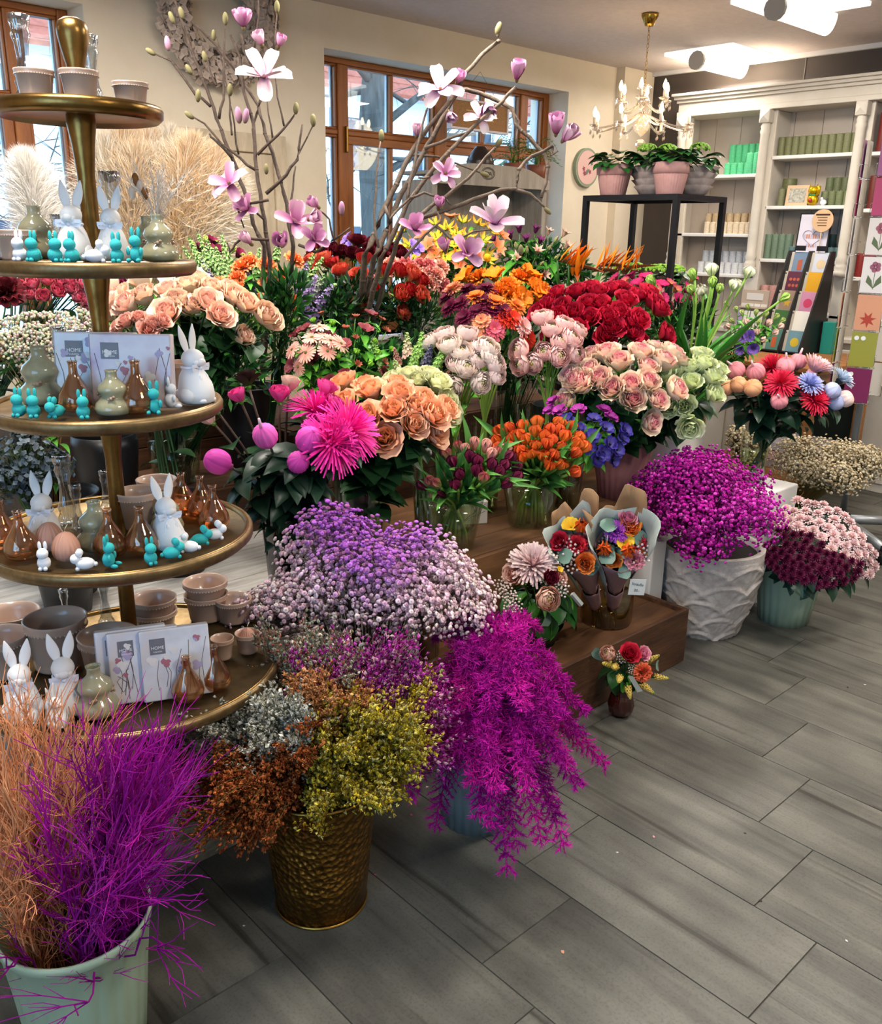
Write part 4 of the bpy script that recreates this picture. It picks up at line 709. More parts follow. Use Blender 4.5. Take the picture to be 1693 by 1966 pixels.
# ================================================================ FINE PLANT MATTER
def fast(name, V, F, C, m):
    me = bpy.data.meshes.new(name); V = np.asarray(V, np.float32); F = np.asarray(F, np.int32); n = len(F)
    me.vertices.add(len(V)); me.vertices.foreach_set('co', V.ravel()); me.loops.add(n*3); me.loops.foreach_set('vertex_index', F.ravel())
    me.polygons.add(n); me.polygons.foreach_set('loop_start', np.arange(0, n*3, 3, dtype=np.int32)); me.update(calc_edges=True)
    a = me.color_attributes.new('Col', 'FLOAT_COLOR', 'POINT'); C = np.asarray(C, np.float32); a.data.foreach_set('color', np.hstack([C, np.ones((len(C), 1), np.float32)]).ravel())
    me.materials.append(m); me.validate(); return me
class Bits:
    """many copies of a small template joined into one mesh"""
    def __init__(s): s.V = []; s.F = []; s.C = []; s.n = 0
    def tmpl(s, tv, tf, tc, P, N, S, C, rng, roll=True):
        P = np.asarray(P, float); N = np.asarray(N, float); N = N/np.maximum(1e-9, np.linalg.norm(N, axis=1, keepdims=True)); k = len(P)
        h = np.where(np.abs(N[:, 2:3]) < .9, np.array([[0, 0, 1.]]), np.array([[1., 0, 0]])); X = np.cross(h, N); X /= np.linalg.norm(X, axis=1, keepdims=True); Y = np.cross(N, X)
        if roll: a = rng.random(k)[:, None]*6.283; X, Y = X*np.cos(a)+Y*np.sin(a), Y*np.cos(a)-X*np.sin(a)
        tv = np.asarray(tv, float); S = np.asarray(S, float).reshape(-1, 1, 1)
        V = P[:, None]+S*(tv[None, :, 0:1]*X[:, None]+tv[None, :, 1:2]*Y[:, None]+tv[None, :, 2:3]*N[:, None])
        s.F.append((np.asarray(tf)[None]+(np.arange(k)*len(tv))[:, None, None]+s.n).reshape(-1, 3)); s.V.append(V.reshape(-1, 3)); s.n += k*len(tv)
        s.C.append((np.asarray(C)[:, None]*np.asarray(tc)[None]).reshape(-1, 3))
    def lines(s, A, B, ra, rb, ca, cb):
        """three sided straight twigs A -> B"""
        A = np.asarray(A, float); B = np.asarray(B, float); k = len(A); T = B-A; T /= np.maximum(1e-9, np.linalg.norm(T, axis=1, keepdims=True))
        h = np.where(np.abs(T[:, 2:3]) < .9, np.array([[0, 0, 1.]]), np.array([[1., 0, 0]])); X = np.cross(h, T); X /= np.linalg.norm(X, axis=1, keepdims=True); Y = np.cross(T, X)
        ra = np.broadcast_to(ra, (k,))[:, None]; rb = np.broadcast_to(rb, (k,))[:, None]; V = []
        for P, r in ((A, ra), (B, rb)):
            for q in range(3): V.append(P+r*(math.cos(q*2.0944)*X+math.sin(q*2.0944)*Y))
        V = np.stack(V, 1); f = np.array([(0, 1, 4), (0, 4, 3), (1, 2, 5), (1, 5, 4), (2, 0, 3), (2, 3, 5)])
        s.F.append((f[None]+(np.arange(k)*6)[:, None, None]+s.n).reshape(-1, 3)); s.V.append(V.reshape(-1, 3)); s.n += k*6
        ca = np.broadcast_to(ca, (k, 3)); cb = np.broadcast_to(cb, (k, 3)); s.C.append(np.stack([ca]*3+[cb]*3, 1).reshape(-1, 3))
    def poly(s, pts, r0, r1, c0, c1):
        p = np.asarray(pts, float); n = len(p)-1; t = np.linspace(0, 1, n+1)
        rr = r0+(r1-r0)*t; cc = np.asarray(c0)[None]+(np.asarray(c1)-np.asarray(c0))[None]*t[:, None]; s.lines(p[:-1], p[1:], rr[:-1], rr[1:], cc[:-1], cc[1:])
    def obj(s, name, m, parent=None, origin=None):
        V = np.vstack(s.V); o = np.zeros(3) if origin is None else np.asarray(origin); return put(name, fast(name, V-o, np.vstack(s.F), np.vstack(s.C), m), parent, Vector(o) if origin is not None else None)
_h = [(math.cos(i*1.0472), math.sin(i*1.0472)) for i in range(6)]
POM_V = [(x, y, .25) for x, y in _h]+[(x*.6, y*.6, .75) for x, y in _h]+[(0, 0, .45), (0, 0, -.5)]
POM_F = [(i, (i+1) % 6, 6+(i+1) % 6) for i in range(6)]+[(i, 6+(i+1) % 6, 6+i) for i in range(6)]+[(6+i, 6+(i+1) % 6, 12) for i in range(6)]+[((i+1) % 6, i, 13) for i in range(6)]
POM_C = [(.92, .9, .9)]*6+[(1.08, 1.08, 1.08)]*6+[(.42, .32, .36), (.5, .55, .45)]
PEA_V = [(0, 0, 0), (.32, .12, .5), (-.32, .12, .5), (0, .25, 1.1), (.25, -.15, .45), (-.25, -.15, .45), (0, -.3, .95)]
PEA_F = [(0, 1, 3), (0, 3, 2), (0, 5, 6), (0, 6, 4), (1, 4, 3), (2, 3, 5)]; PEA_C = [(.6, .62, .45)]+[(1, 1, 1)]*6
def cloud(name, label, u, v, d, rx, rz, n, size, cols, foot, seed, ry=None, stemc=('4a5a38', '6a7a50'), lobes=9, cat='dried flowers', zmin=-.75, m=None, tm=(POM_V, POM_F, POM_C), peak=0, nst=220):
    """airy rounded bush: lobes of tiny blossoms on wiry stems running to the pot"""
    rng = np.random.default_rng(seed); C0 = np.array(atd(u, v, d)); ry = ry or rx; F = np.asarray(foot, float); fw = np.array([math.sin(YAW), math.cos(YAW), 0]); sd = np.array([math.cos(YAW), -math.sin(YAW), 0])
    L = []; 
    for k in range(lobes):
        a = rng.random()*6.28; e = rng.uniform(zmin, 1); q = math.sqrt(max(0, 1-e*e)); L.append((sd*(math.cos(a)*q*rx*.72)+fw*(math.sin(a)*q*ry*.72)+np.array([0, 0, e*rz*.68]), rng.uniform(.36, .52)))
    L.append((np.zeros(3), .78)); w = np.array([l[1]**2 for l in L]); w /= w.sum(); li = rng.choice(len(L), n, p=w)
    dirs = rng.normal(size=(n, 3)); dirs[:, 2] = dirs[:, 2]+.35; dirs /= np.linalg.norm(dirs, axis=1, keepdims=True)
    rr = rng.random(n)**.33*(.8+.28*rng.random(n)); ctr = np.array([L[i][0] for i in li]); lr = np.array([L[i][1] for i in li])
    loc = sd[None]*(dirs @ sd)[:, None]*rx+fw[None]*(dirs @ fw)[:, None]*ry+np.array([[0, 0, 1.]])*dirs[:, 2:3]*rz
    P = C0+ctr+loc*(lr*rr)[:, None]; P[:, 2] -= peak*rz*((P-C0) @ sd/rx)**2*np.clip(.6+(P[:, 2]-C0[2])/rz, 0, 1.2); N = dirs+.5*ctr/np.array([rx, rx, rz])+np.array([0, 0, .2])+rng.normal(size=(n, 3))*.25; rel = (P-C0)
    cc = np.array([cols(*(rel[i] @ sd/rx, rel[i, 2]/rz, rel[i] @ fw/ry), rng) for i in range(n)]); cc = cc*rng.uniform(.72, 1.12, (n, 1))
    t = thing(name, label, cat, F); t['kind'] = 'stuff'
    b = Bits(); b.tmpl(*tm, P-F, N, size*rng.uniform(.65, 1.2, n), cc, rng); b.obj('blossoms', m or DRY, t)
    b = Bits(); s0, s1 = lin(stemc[0]), lin(stemc[1])
    # twigs: each blossom hangs on a short stalk; main stems run down to the foot
    k = rng.choice(n, min(n, nst*4), replace=False); Q = P[k]-N[k]/np.linalg.norm(N[k], axis=1, keepdims=True)*.035-np.array([0, 0, .012]); b.lines(P[k]-F, Q-F, .0006, .0008, s1, s0)
    Q2 = C0+(Q-C0)*.55-np.array([0, 0, .03]); b.lines(Q-F, Q2-F, .0008, .001, s1, s0); k2 = rng.choice(len(Q2), min(len(Q2), nst), replace=False)
    mid = C0*.45+F*.55+(Q2[k2]-C0)*.3; mid[:, 2] = np.minimum(mid[:, 2], C0[2]-rz*.2); b.lines(Q2[k2]-F, mid-F, .001, .0013, s1, s0); b.lines(mid-F, (F+(mid-F)*.12+rng.normal(size=mid.shape)*np.array([.02, .02, .004])+np.array([0, 0, .015]))-F, .0013, .0015, s0, s0)
    b.obj('stalks', DRY, t)
    return t
def lc(*hx): return [np.array(lin(h)) for h in hx]
# MM pink and lilac gypsophila, in a rough stone pot on the floor
A_, B_, D_, E_ = lc('e0bcc8', 'a85cc0', 'eedcd8', '9a5a90')
def mmc(x, z, y, r):
    t = 1/(1+math.exp(-10*(z-.26-.9*(x-.1)**2)))
    c = A_ if r.random() < .6 else D_
    return (B_ if r.random() < .75 else E_)*t+c*(1-t)
FM = (1.37, 1.74, .02)
cloud('gypsophila', 'big airy bush of pale pink baby breath topped with lilac at the centre', 690, 1130, 2.32, .345, .245, 7600, .0070, mmc, (FM[0], FM[1], .06), 1, ry=.2, lobes=15, stemc=('4a4038', '6a6058'), cat='gypsophila', zmin=-.5, peak=.5)
stone = mat('rough_stone', 'b4aca0', .9, col2='8c8478', nscale=12, bump=.5, bscale=40)
vessel('stone_pot', 'pale rough stone pot half hidden behind the gold bucket', 'pot', (FM[0], FM[1], 0), [(.10, 0), (.125, .06), (.135, .18), (.13, .30), (.135, .32)], stone, 40, th=.012)
# GG magenta gypsophila in the shell relief pot
M1, M2, M3 = lc('b8209a', 'd850c0', '8a1a78')
GP = atz(1372, 1160, 0); GP = Vector((3.07, 1.71, 0))
cloud('gypsophila', 'vivid magenta baby breath bush in the grey shell relief pot', 1358, 985, 3.32, .285, .225, 7500, .0068, lambda x, z, y, r: M1 if r.random() < .6 else (M2 if r.random() < .6 else M3), (GP.x, GP.y, .34), 2, lobes=16, stemc=('5a1a50', '8a2a70'), cat='gypsophila', zmin=-.7, peak=.0)
def shell_pot():
    t = thing('shell_pot', 'large whitish grey pot with scallop shell relief', 'pot', GP); mb = MB(); nj, ni = 64, 144; H = .36
    def R(z): q = z/H; return .125+.075*math.sin(min(1, q*1.05)*pi/2)**.9
    rows = 5; per = 7
    vs = []
    for i in range(ni):
        a = 2*pi*i/ni
        for j in range(nj+1):
            z = H*j/nj; r = R(z); rel = 0
            # overlapping scallops
            for row in range(-1, rows+1):
                cz = (row+.05)*H/rows; off = .5*(row % 2)
                ph = ((a/(2*pi)*per+off) % 1)-.5; dx = ph*2*pi*.18/per; dz = z-cz
                q = math.hypot(dx, dz)
                if 0 <= dz and q < H/rows*1.45:
                    e = q/(H/rows*1.45); th = math.atan2(dx, dz); v = .004+.010*e*(.2+.8*abs(math.cos(th*7)))*(e < .88)+(.011 if e > .88 else 0); rel = max(rel, v)
            if z > H*.93: rel = .006
            vs.append(((r+rel)*math.cos(a), (r+rel)*math.sin(a), z))
    k = nj+1; fs = [(i*k+j, ((i+1) % ni)*k+j, ((i+1) % ni)*k+j+1, i*k+j+1) for i in range(ni) for j in range(nj)]; mb.add(vs, fs)
    lathe(mb, [(R(H)+.006, H), (R(H)-.018, H), (R(H)-.022, H-.05), (.11, .03), (.0005, .03)], ni); lathe(mb, [(.0005, 0), (.125, 0)], ni)
    mb.obj('body', mat('whitish_stone', 'c6beb8', .85, col2='a89e98', nscale=20, bump=.25, bscale=90), t)
    mb = MB(); lathe(mb, [(.0005, .335), (.178, .335)], 24); mb.obj('soil', mat('soil', '1c1512', .95), t)
shell_pot()
# FF beige gypsophila
N1, N2 = lc('c9b48c', 'dccfb0')
FP = atz(1590, 1010, 0); FP = Vector((4.15, 1.98, 0))
cloud('gypsophila', 'dried beige baby breath bush behind the magenta one', 1592, 890, 4.15, .235, .165, 4200, .0068, lambda x, z, y, r: N1 if r.random() < .5 else N2, (FP.x, FP.y, .1), 3, lobes=10, stemc=('6a5a34', '8a7a4c'), cat='gypsophila', zmin=-.4)
cloud('gypsophila', 'smaller dried beige baby breath seen left of the slim glass vase', 1430, 868, 4.4, .10, .14, 1300, .0068, lambda x, z, y, r: N1 if r.random() < .5 else N2, (4.0, 2.45, .1), 4, lobes=5, stemc=('6a5a34', '8a7a4c'), cat='gypsophila')
for x, y, l in ((FP.x, FP.y, 'beige'), (4.0, 2.45, 'small beige')): bucket(x, y, 0, 'dark bucket under the %s baby breath' % l, .3)
# HH potted chrysanthemums: pink pompons behind, burgundy in front
hm = [mum_me('bloom', .026, 'e8bcc0', 'f0d0cc', ((.2, 8), (.5, 12), (.8, 14), (1, 14)), .16, 100, 1, core='d8c070'), mum_me('bloom', .024, '4c0a28', '64103a', ((.2, 10), (.45, 12), (.7, 14), (.95, 14)), .12, 110, 2)]
HP = Vector((3.40, 1.53, 0)); zh = (1150, 680, .3207)
pk = scatter([(1480, 985), (1530, 960), (1600, 975), (1660, 1020), (1685, 1070), (1670, 1110), (1640, 1100), (1590, 1050), (1540, 1020), (1490, 1010)], 62, 7, 14)
bk = scatter([(1470, 1040), (1500, 1015), (1560, 1030), (1600, 1065), (1650, 1080), (1640, 1110), (1580, 1125), (1520, 1120), (1470, 1090)], 62, 8, 13)
bunch('chrysanthemum', 'pale pink pompon chrysanthemum in the sage ribbed bucket', 'chrysanthemum', 'pale pink pompon chrysanthemums', hm[:1], pk, 3.62, (HP.x, HP.y, .06), .05, 41, leaves='dark', nl=2, lt=(.7, .95), sr=.0018, bulge=.5, tilt=.5)
bunch('chrysanthemum', 'burgundy pompon chrysanthemum at the front of the sage ribbed bucket', 'chrysanthemum', 'burgundy pompon chrysanthemums', hm[1:], bk, 3.45, (HP.x, HP.y, .06), .05, 42, leaves='dark', nl=2, lt=(.7, .95), sr=.0018, bulge=.5, tilt=.5)
sage = mat('sage_plastic', '9fb29a', .45, col2='95a890', nscale=4)
def ribbed(loc, label, h, r0, r1, m, n=22): return vessel('ribbed_bucket', label, 'bucket', loc, [(r0, 0), (r0+(r1-r0)*.33, h*.33), (r0+(r1-r0)*.66, h*.66), (r1, h-.02), (r1+.004, h-.016), (r1+.004, h)], m, n*6, mod=lambda a, j, r, z: r*(1+(.03*(abs(math.cos(a*n/2))-.6) if j < 4 else .01)))
ribbed(HP, 'sage green ribbed bucket of potted chrysanthemums at the far right', .255, .10, .135, sage)
# NN sprays of broom in the gold hammered bucket
NP = Vector((1.0, 1.465, 0)); RIM = .33
gold = mat('hammered_gold', '8c6428', .36, .9, col2='6e4c1c', nscale=20, bump=.9, bscale=75, btype='voronoi')
t = vessel('hammered_bucket', 'gold hammered metal bucket full of dried broom', 'bucket', NP, [(.105, 0), (.115, .1), (.124, .2), (.133, RIM-.006), (.137, RIM-.003), (.137, RIM)], gold, 64)
mb = MB(); lathe(mb, [(.107+.003*math.cos(q), .004+.004*math.sin(q)) for q in [i*.785 for i in range(9)]], 48); mb.obj('base_ring', mat('brass_ring', 'a88440', .35, 1), t)
mb = MB(); lathe(mb, [(.137+.004*math.cos(q), RIM+.004*math.sin(q)) for q in [i*.785 for i in range(9)]], 48); mb.obj('rim_ring', MATS['brass_ring'], t)
def sprays(name, label, targets, cols, seed, per=7, nf=34, size=.0105, foot=None, stem=('4a3a20', '6a5a30'), spread=.05, cat='dried flowers', tm=(PEA_V, PEA_F, PEA_C), mouth=None, droop=.0, sub=4):
    """targets: (u, v, depth) pixels the spray tips reach for"""
    rng = np.random.default_rng(seed); F = np.array(foot); M = np.array(mouth); t = thing(name, label, cat, F); t['kind'] = 'stuff'; b = Bits(); st = Bits(); s0, s1 = lin(stem[0]), lin(stem[1]); cl = lc(*cols)
    PP = []; NN = []; CC = []
    for (u, v, d) in targets:
        for k in range(per):
            T = np.array(atd(u+rng.normal()*14, v+rng.normal()*14, d+rng.normal()*.04)); m = M+(T-M)*np.array([.12, .12, 0])+rng.normal(size=3)*np.array([.02, .02, 0])
            c = bez(Vector(F+rng.normal(size=3)*[.02, .02, 0]), Vector(m), Vector(m+(T-m)*.55+np.array([0, 0, .05+droop])), Vector(T), 8); st.poly([np.array(q)-F for q in c], .0014, .0006, s0, s1)
            c = np.array(c)
            for q in range(sub):
                i = rng.integers(3, 8); A = c[i]; dr = (c[min(8, i+1)]-c[i-1]); dr /= np.linalg.norm(dr); dr = dr+rng.normal(size=3)*.38; dr /= np.linalg.norm(dr); L = rng.uniform(.05, .10)*(1.25-.08*i); Bp = A+dr*L+np.array([0, 0, -.006]); st.lines([A-F], [Bp-F], .0007, .0004, s1, s1)
                f = rng.random(nf//3); pos = A+(Bp-A)*f[:, None]; PP.append(pos+rng.normal(size=(len(f), 3))*.004); NN.append(dr+rng.normal(size=(len(f), 3))*.7)
            f = 3.2+rng.random(nf)*4.8; i = np.minimum(7, f.astype(int)); pos = c[i]+(c[i+1]-c[i])*(f-i)[:, None]; PP.append(pos+rng.normal(size=(nf, 3))*.005); NN.append((c[i+1]-c[i])/np.linalg.norm(c[i+1]-c[i], axis=1, keepdims=True)+rng.normal(size=(nf, 3))*.7)
    P = np.vstack(PP); N = np.vstack(NN); n = len(P); CC = np.array([cl[j] for j in rng.integers(0, len(cl), n)])*rng.uniform(.65, 1.15, (n, 1))
    b.tmpl(*tm, P-F, N, size*rng.uniform(.7, 1.25, n), CC, rng); b.obj('blossoms', DRY, t); st.obj('twigs', DRY, t)
ft = (NP.x, NP.y, .03); mo = (NP.x, NP.y, RIM)
def grid(poly, n, d0, seed, md=20): return [(u, v, d0+((k*37) % 10-5)*.012) for k, (u, v) in enumerate(scatter(poly, n, seed, md))]
sprays('broom_spray', 'yellow broom sprays in the gold hammered bucket', grid([(600, 1370), (700, 1340), (820, 1300), (850, 1370), (840, 1450), (760, 1560), (640, 1590), (560, 1590), (600, 1500)], 26, 1.86, 1), ('c8b030', 'ddc850', 'b89a28', 'd8c878'), 1, foot=ft, mouth=mo)
sprays('broom_spray', 'white broom sprays left of the orange ones', grid([(345, 1385), (440, 1330), (560, 1330), (600, 1370), (560, 1430), (450, 1450), (370, 1440)], 22, 1.90, 2), ('d8d6cc', 'e8e6de', 'b8b8a4'), 2, foot=ft, mouth=mo, stem=('4a4a38', '6a6a50'))
sprays('broom_spray', 'rust orange broom sprays hanging out left of the gold bucket', grid([(365, 1470), (480, 1440), (560, 1440), (640, 1390), (620, 1480), (540, 1560), (480, 1640), (400, 1680), (350, 1580)], 24, 1.86, 3), ('a8562c', 'c0703c', '8a4424', 'b86a40'), 3, foot=ft, mouth=mo, droop=.05)
sprays('broom_spray', 'soft apricot broom sprays above the yellow ones', grid([(560, 1290), (640, 1280), (710, 1310), (720, 1360), (640, 1370), (580, 1350)], 12, 1.95, 4), ('d08a58', 'dca070', 'b87a4c'), 4, foot=ft, mouth=mo)
sprays('broom_spray', 'magenta broom sprays between yellow broom and magenta fern', grid([(540, 1250), (680, 1215), (800, 1230), (850, 1290), (880, 1400), (870, 1470), (820, 1440), (760, 1300), (640, 1290)], 24, 2.02, 5), ('a82a98', 'c850b8', '8a2070', 'd8a0b8'), 5, foot=ft, mouth=mo, stem=('5a3040', '7a4858'))
sprays('broom_spray', 'greyish green broom sprays under the pale pink baby breath', grid([(500, 1180), (600, 1200), (700, 1230), (640, 1290), (520, 1290), (480, 1250)], 12, 2.08, 6), ('a8a890', 'c8c0b0', '8a8068', 'b06a60'), 6, foot=ft, mouth=mo, stem=('4a4a38', '6a6a50'))
# OO magenta asparagus fern
OP = Vector((1.50, 1.445, 0))
def fern():
    rng = np.random.default_rng(5); F = np.array((OP.x, OP.y, .05)); M = np.array((OP.x, OP.y, .30)); t = thing('asparagus_fern', 'billowing magenta dyed fern in the grey ribbed bucket', 'fern', F)
    tips = [(850, 1230, 2.35), (900, 1210, 2.35), (1030, 1200, 2.35), (960, 1215, 2.3), (1000, 1230, 2.2), (1060, 1260, 2.25), (900, 1280, 2.1), (960, 1280, 2.1), (1030, 1300, 2.1), (1090, 1310, 2.2), (850, 1300, 2.2), (830, 1340, 2.2), (880, 1350, 2.05), (940, 1350, 2.0), (1000, 1360, 2.0), (1060, 1370, 2.05), (1110, 1400, 2.15), (1140, 1450, 2.2), (850, 1400, 2.1), (820, 1450, 2.1), (800, 1520, 2.15), (880, 1440, 2.0), (940, 1430, 1.95), (1000, 1440, 1.95), (1060, 1450, 2.0), (1100, 1500, 2.05), (900, 1500, 1.95), (960, 1500, 1.92), (1020, 1510, 1.92), (1080, 1560, 2.0), (940, 1580, 1.92), (1000, 1590, 1.92), (1040, 1610, 1.95), (970, 1655, 1.93), (1085, 1625, 1.98), (830, 1560, 2.1), (910, 1560, 1.95), (1120, 1350, 2.2), (870, 1210, 2.45), (1000, 1185, 2.4), (930, 1250, 2.2), (980, 1320, 2.05), (1040, 1400, 2.0), (1090, 1460, 2.03), (860, 1470, 2.05)]
    cs = lc('a8128c', 'c8209e', '92107c', 'b4188c')
    for u, v, d in tips:
        u += rng.normal()*8; v += rng.normal()*8; T = np.array(atd(u, v, d)); out = (T-M); hor = out*np.array([1, 1, 0]); hl = np.linalg.norm(hor)+1e-6
        peak = M+hor*.45+np.array([0, 0, max(.12, T[2]-M[2]+.10)]); c = np.array(bez(Vector(F), Vector(M+np.array([0, 0, .1])), Vector(peak), Vector(T), 18)); b = Bits(); col = cs[rng.integers(0, 4)]
        b.poly(c-F, .0016, .0006, col*.6, col)
        A = []; Bq = []
        for i in [q*.5 for q in range(11, 37)]:
            i0 = int(i); ci = c[i0]+(c[min(18, i0+1)]-c[i0])*(i-i0); tan = c[min(18, i0+1)]-c[max(0, i0-1)]; tan /= np.linalg.norm(tan); sdv = np.cross(tan, [0, 0, 1.]); sdv /= np.linalg.norm(sdv)+1e-9; nrm = np.cross(sdv, tan); fr = max(0, (i-5.5)/12.5)
            for s in (-1, 1, -1, 1, 0):
                L = .082*(1-.75*fr**1.3)*rng.uniform(.7, 1.2); dr = tan*.75+sdv*s*1.0+nrm*rng.normal()*.35; dr /= np.linalg.norm(dr); p0 = ci; p1 = p0+dr*L+np.array([0, 0, -.012*L/.06]); A.append(p0); Bq.append(p1)
        A = np.array(A); Bq = np.array(Bq); b.lines(A-F, Bq-F, .0007, .0004, col*.8, col)
        # needles in feathery rows along each side branch
        k = 22; f = np.linspace(.05, 1.0, k); P = (A[:, None]+(Bq-A)[:, None]*f[None, :, None]).reshape(-1, 3); D = np.repeat((Bq-A)/np.linalg.norm(Bq-A, axis=1, keepdims=True), k, 0)
        N = D*.7+rng.normal(size=P.shape)*.55; b.tmpl([(.10, 0, 0), (-.10, 0, 0), (0, 0, 1)], [(0, 1, 2)], [(.85,)*3, (.85,)*3, (1.1,)*3], P-F, N, .0135*rng.uniform(.6, 1.3, len(P)), np.tile(col, (len(P), 1))*rng.uniform(.75, 1.2, (len(P), 1)), rng)
        b.obj('frond', DRY, t)
fern()
ribbed(OP, 'blue grey ribbed bucket under the magenta fern', .30, .095, .125, mat('bluegrey_plastic', '6f7c80', .5), 24)
# PP twigs in the sage bucket
PPo = Vector((.425, 1.41, 0)); PH = .33
ribbed(PPo, 'big sage green ribbed bucket of dyed twigs at the lower left corner', PH, .098, .128, sage, 24)
def twigs(label, tips, cols, seed):
    rng = np.random.default_rng(seed); F = np.array((PPo.x, PPo.y, .03)); t = thing('twig_bunch', label, 'twigs', F); t['kind'] = 'stuff'; b = Bits(); cs = lc(*cols)
    for u, v, d, ou, ov in tips:
        T = np.array(atd(u, v, d)); m = np.array((PPo.x, PPo.y, PH))+np.array([ou, ov, 0]); c = np.array(bez(Vector(F+np.array([ou*.4, ov*.4, 0])), Vector(m), Vector(m+(T-m)*.5), Vector(T), 12)); c[1:-1] += rng.normal(size=(11, 3))*.006; col = cs[rng.integers(0, len(cs))]; b.poly(c-F, .0030, .0013, col*.8, col)
        for q in range(7):
            i = rng.integers(3, 11); dr = c[i+1]-c[i]; L = rng.uniform(.07, .2); dr = dr/np.linalg.norm(dr)+rng.normal(size=3)*.2; p = [c[i]]
            for s in range(4): dr = dr/np.linalg.norm(dr)+rng.normal(size=3)*.14; p.append(p[-1]+dr/np.linalg.norm(dr)*L/4)
            p = np.array(p); b.poly(p-F, .0014, .0007, col*.9, col*1.1)
            for s in range(3):
                k = rng.integers(1, 4); d2 = (p[k+1]-p[k]); d2 = d2/np.linalg.norm(d2)+rng.normal(size=3)*.3; b.poly(np.array([p[k], p[k]+d2*.025, p[k]+d2*.05+rng.normal(size=3)*.004])-F, .0009, .0005, col, col*1.15)
    b.obj('twigs', DRY, t)
rng_ = random.Random(3); R_ = lambda a, c: rng_.uniform(a, c)
twigs('bunch of salmon orange dyed twigs at the left edge', [(u, v, R_(1.45, 1.75), R_(-.10, .02), R_(-.05, .09)) for u, v in scatter([(-90, 1330), (40, 1310), (130, 1330), (200, 1400), (150, 1500), (60, 1500), (-60, 1520)], 74, 4, 10)]+[(R_(-40, 60), R_(1560, 1720), R_(1.42, 1.55), -.09, 0) for k in range(12)], ('dc9468', 'eca878', 'cc8458'), 1)
twigs('bunch of magenta dyed twigs beside the orange twigs', [(u, v, R_(1.42, 1.75), R_(-.01, .09), R_(-.07, .07)) for u, v in scatter([(120, 1440), (210, 1400), (300, 1370), (380, 1400), (370, 1500), (320, 1560), (200, 1500)], 84, 5, 10)]+[(R_(60, 330), R_(1540, 1720), R_(1.38, 1.55), R_(-.04, .08), -.06) for k in range(26)]+[(345, 1842, 1.42, .05, -.06), (390, 1715, 1.5, .08, 0), (150, 1950, 1.38, .02, -.1), (0, 1840, 1.42, -.08, -.04), (360, 1640, 1.5, .08, .02)], ('9a1488', 'b01c98', '84107a', 'c034a8'), 2)

# ================================================================ LEAFY FILLER BETWEEN THE BUNCHES
LEAFN = ([(0, 0, 0), (.17, .04, .45), (-.17, .04, .45), (0, -.03, .5), (0, .06, 1)], [(0, 1, 3), (0, 3, 2), (1, 4, 3), (3, 4, 2)], [(.8,)*3, (1,)*3, (1,)*3, (.85,)*3, (1.1,)*3])
lfm = mat('leaf', attr=True, rough=.38, rnd=.18, spec=.4); Q1, Q2, Q3 = lc('1f4a22', '35702c', '16341c')
for k, (u, v, d, rx, rz, n, foot, l, hx) in enumerate(((545, 640, 3.0, .10, .20, 420, (1.62, 2.66, .70), 'between the orange carnations and the salmon daisies', 0), (660, 600, 3.35, .20, .13, 520, (2.0, 2.64, .82), 'under the red and yellow roses', 0), (800, 620, 3.45, .16, .13, 420, (2.3, 2.64, .82), 'under the pink carnations', 0), (1000, 700, 3.45, .20, .15, 520, (2.62, 2.48, .52), 'behind the pink ranunculus', 1), (690, 700, 3.0, .16, .12, 520, (1.86, 2.34, .52), 'around the hyacinths', 1), (1040, 520, 4.15, .20, .12, 520, (3.1, 2.9, .82), 'among the Peruvian lilies', 1), (1300, 640, 3.8, .14, .16, 420, (3.3, 2.3, .52), 'behind the tall white tulips', 0), (430, 700, 2.85, .16, .16, 420, (1.36, 2.76, .70), 'under the creamy peach roses', 0), (860, 520, 4.1, .22, .09, 420, (2.8, 3.0, .82), 'under the flame lilies', 1))):
    cloud('foliage', 'green filler leaves '+l, u, v, d, rx, rz, n, .05, lambda x, z, y, r, hx=hx: (Q1, Q2, Q3)[r.integers(0, 3)]*(1.5 if hx else 1.0), foot, 60+k, ry=rx*.6, cat='foliage', lobes=5, tm=LEAFN, m=lfm, nst=40, stemc=('1f3a1c', '2f5527'))
# ================================================================ TIERED BRASS STAND AND WHAT STANDS ON IT
AX, AY = .74, 1.812
brass = mat('aged_brass', '8e6f3e', .3, .95, col2='6e5228', nscale=9, bump=.06, bscale=60); brasst = mat('brass_tray', '8a7350', .42, .8, col2='6d5a3c', nscale=40, detail=8)
st = thing('tiered_stand', 'five tier antique brass display stand', 'display stand', (AX, AY, .302))
TZ = [(1.734, .148), (1.453, .192), (1.172, .229), (.891, .279), (.576, .328)]
for k, (z, R) in enumerate(TZ):
    h = z-.302; mb = MB(); lathe(mb, [(.0005, h-.004), (R-.012, h-.004), (R-.008, h+.003), (R, h+.004), (R+.004, h-.003), (R+.003, h-.016), (R-.006, h-.024), (R-.02, h-.016), (.0005, h-.014)], 72); o = mb.obj('tray', brasst if k else brass, st)
    mb = MB(); lathe(mb, [(R-.008+.007*math.cos(q), h-.008+.013*math.sin(q)) for q in [i*pi/5 for i in range(11)]], 72); mb.obj('tray_rim', brass, o)
mb = MB(); pr = [(.12, 0), (.115, .012), (.05, .03), (.022, .05)]
zs = [q[0]-.302 for q in TZ][::-1]
prev = .05
for k, z in enumerate(zs): pr += [(.017, prev+.03), (.0165, z-.12), (.021, z-.07), (.027, z-.03), (.026, z-.012), (.020, z+.004), (.0175, z+.02)]; prev = z+.02
zt = zs[-1]; pr += [(.0165, zt+.045), (.017, zt+.07), (.023, zt+.095), (.028, zt+.12), (.0285, zt+.13), (.025, zt+.143), (.014, zt+.15), (.0005, zt+.151)]
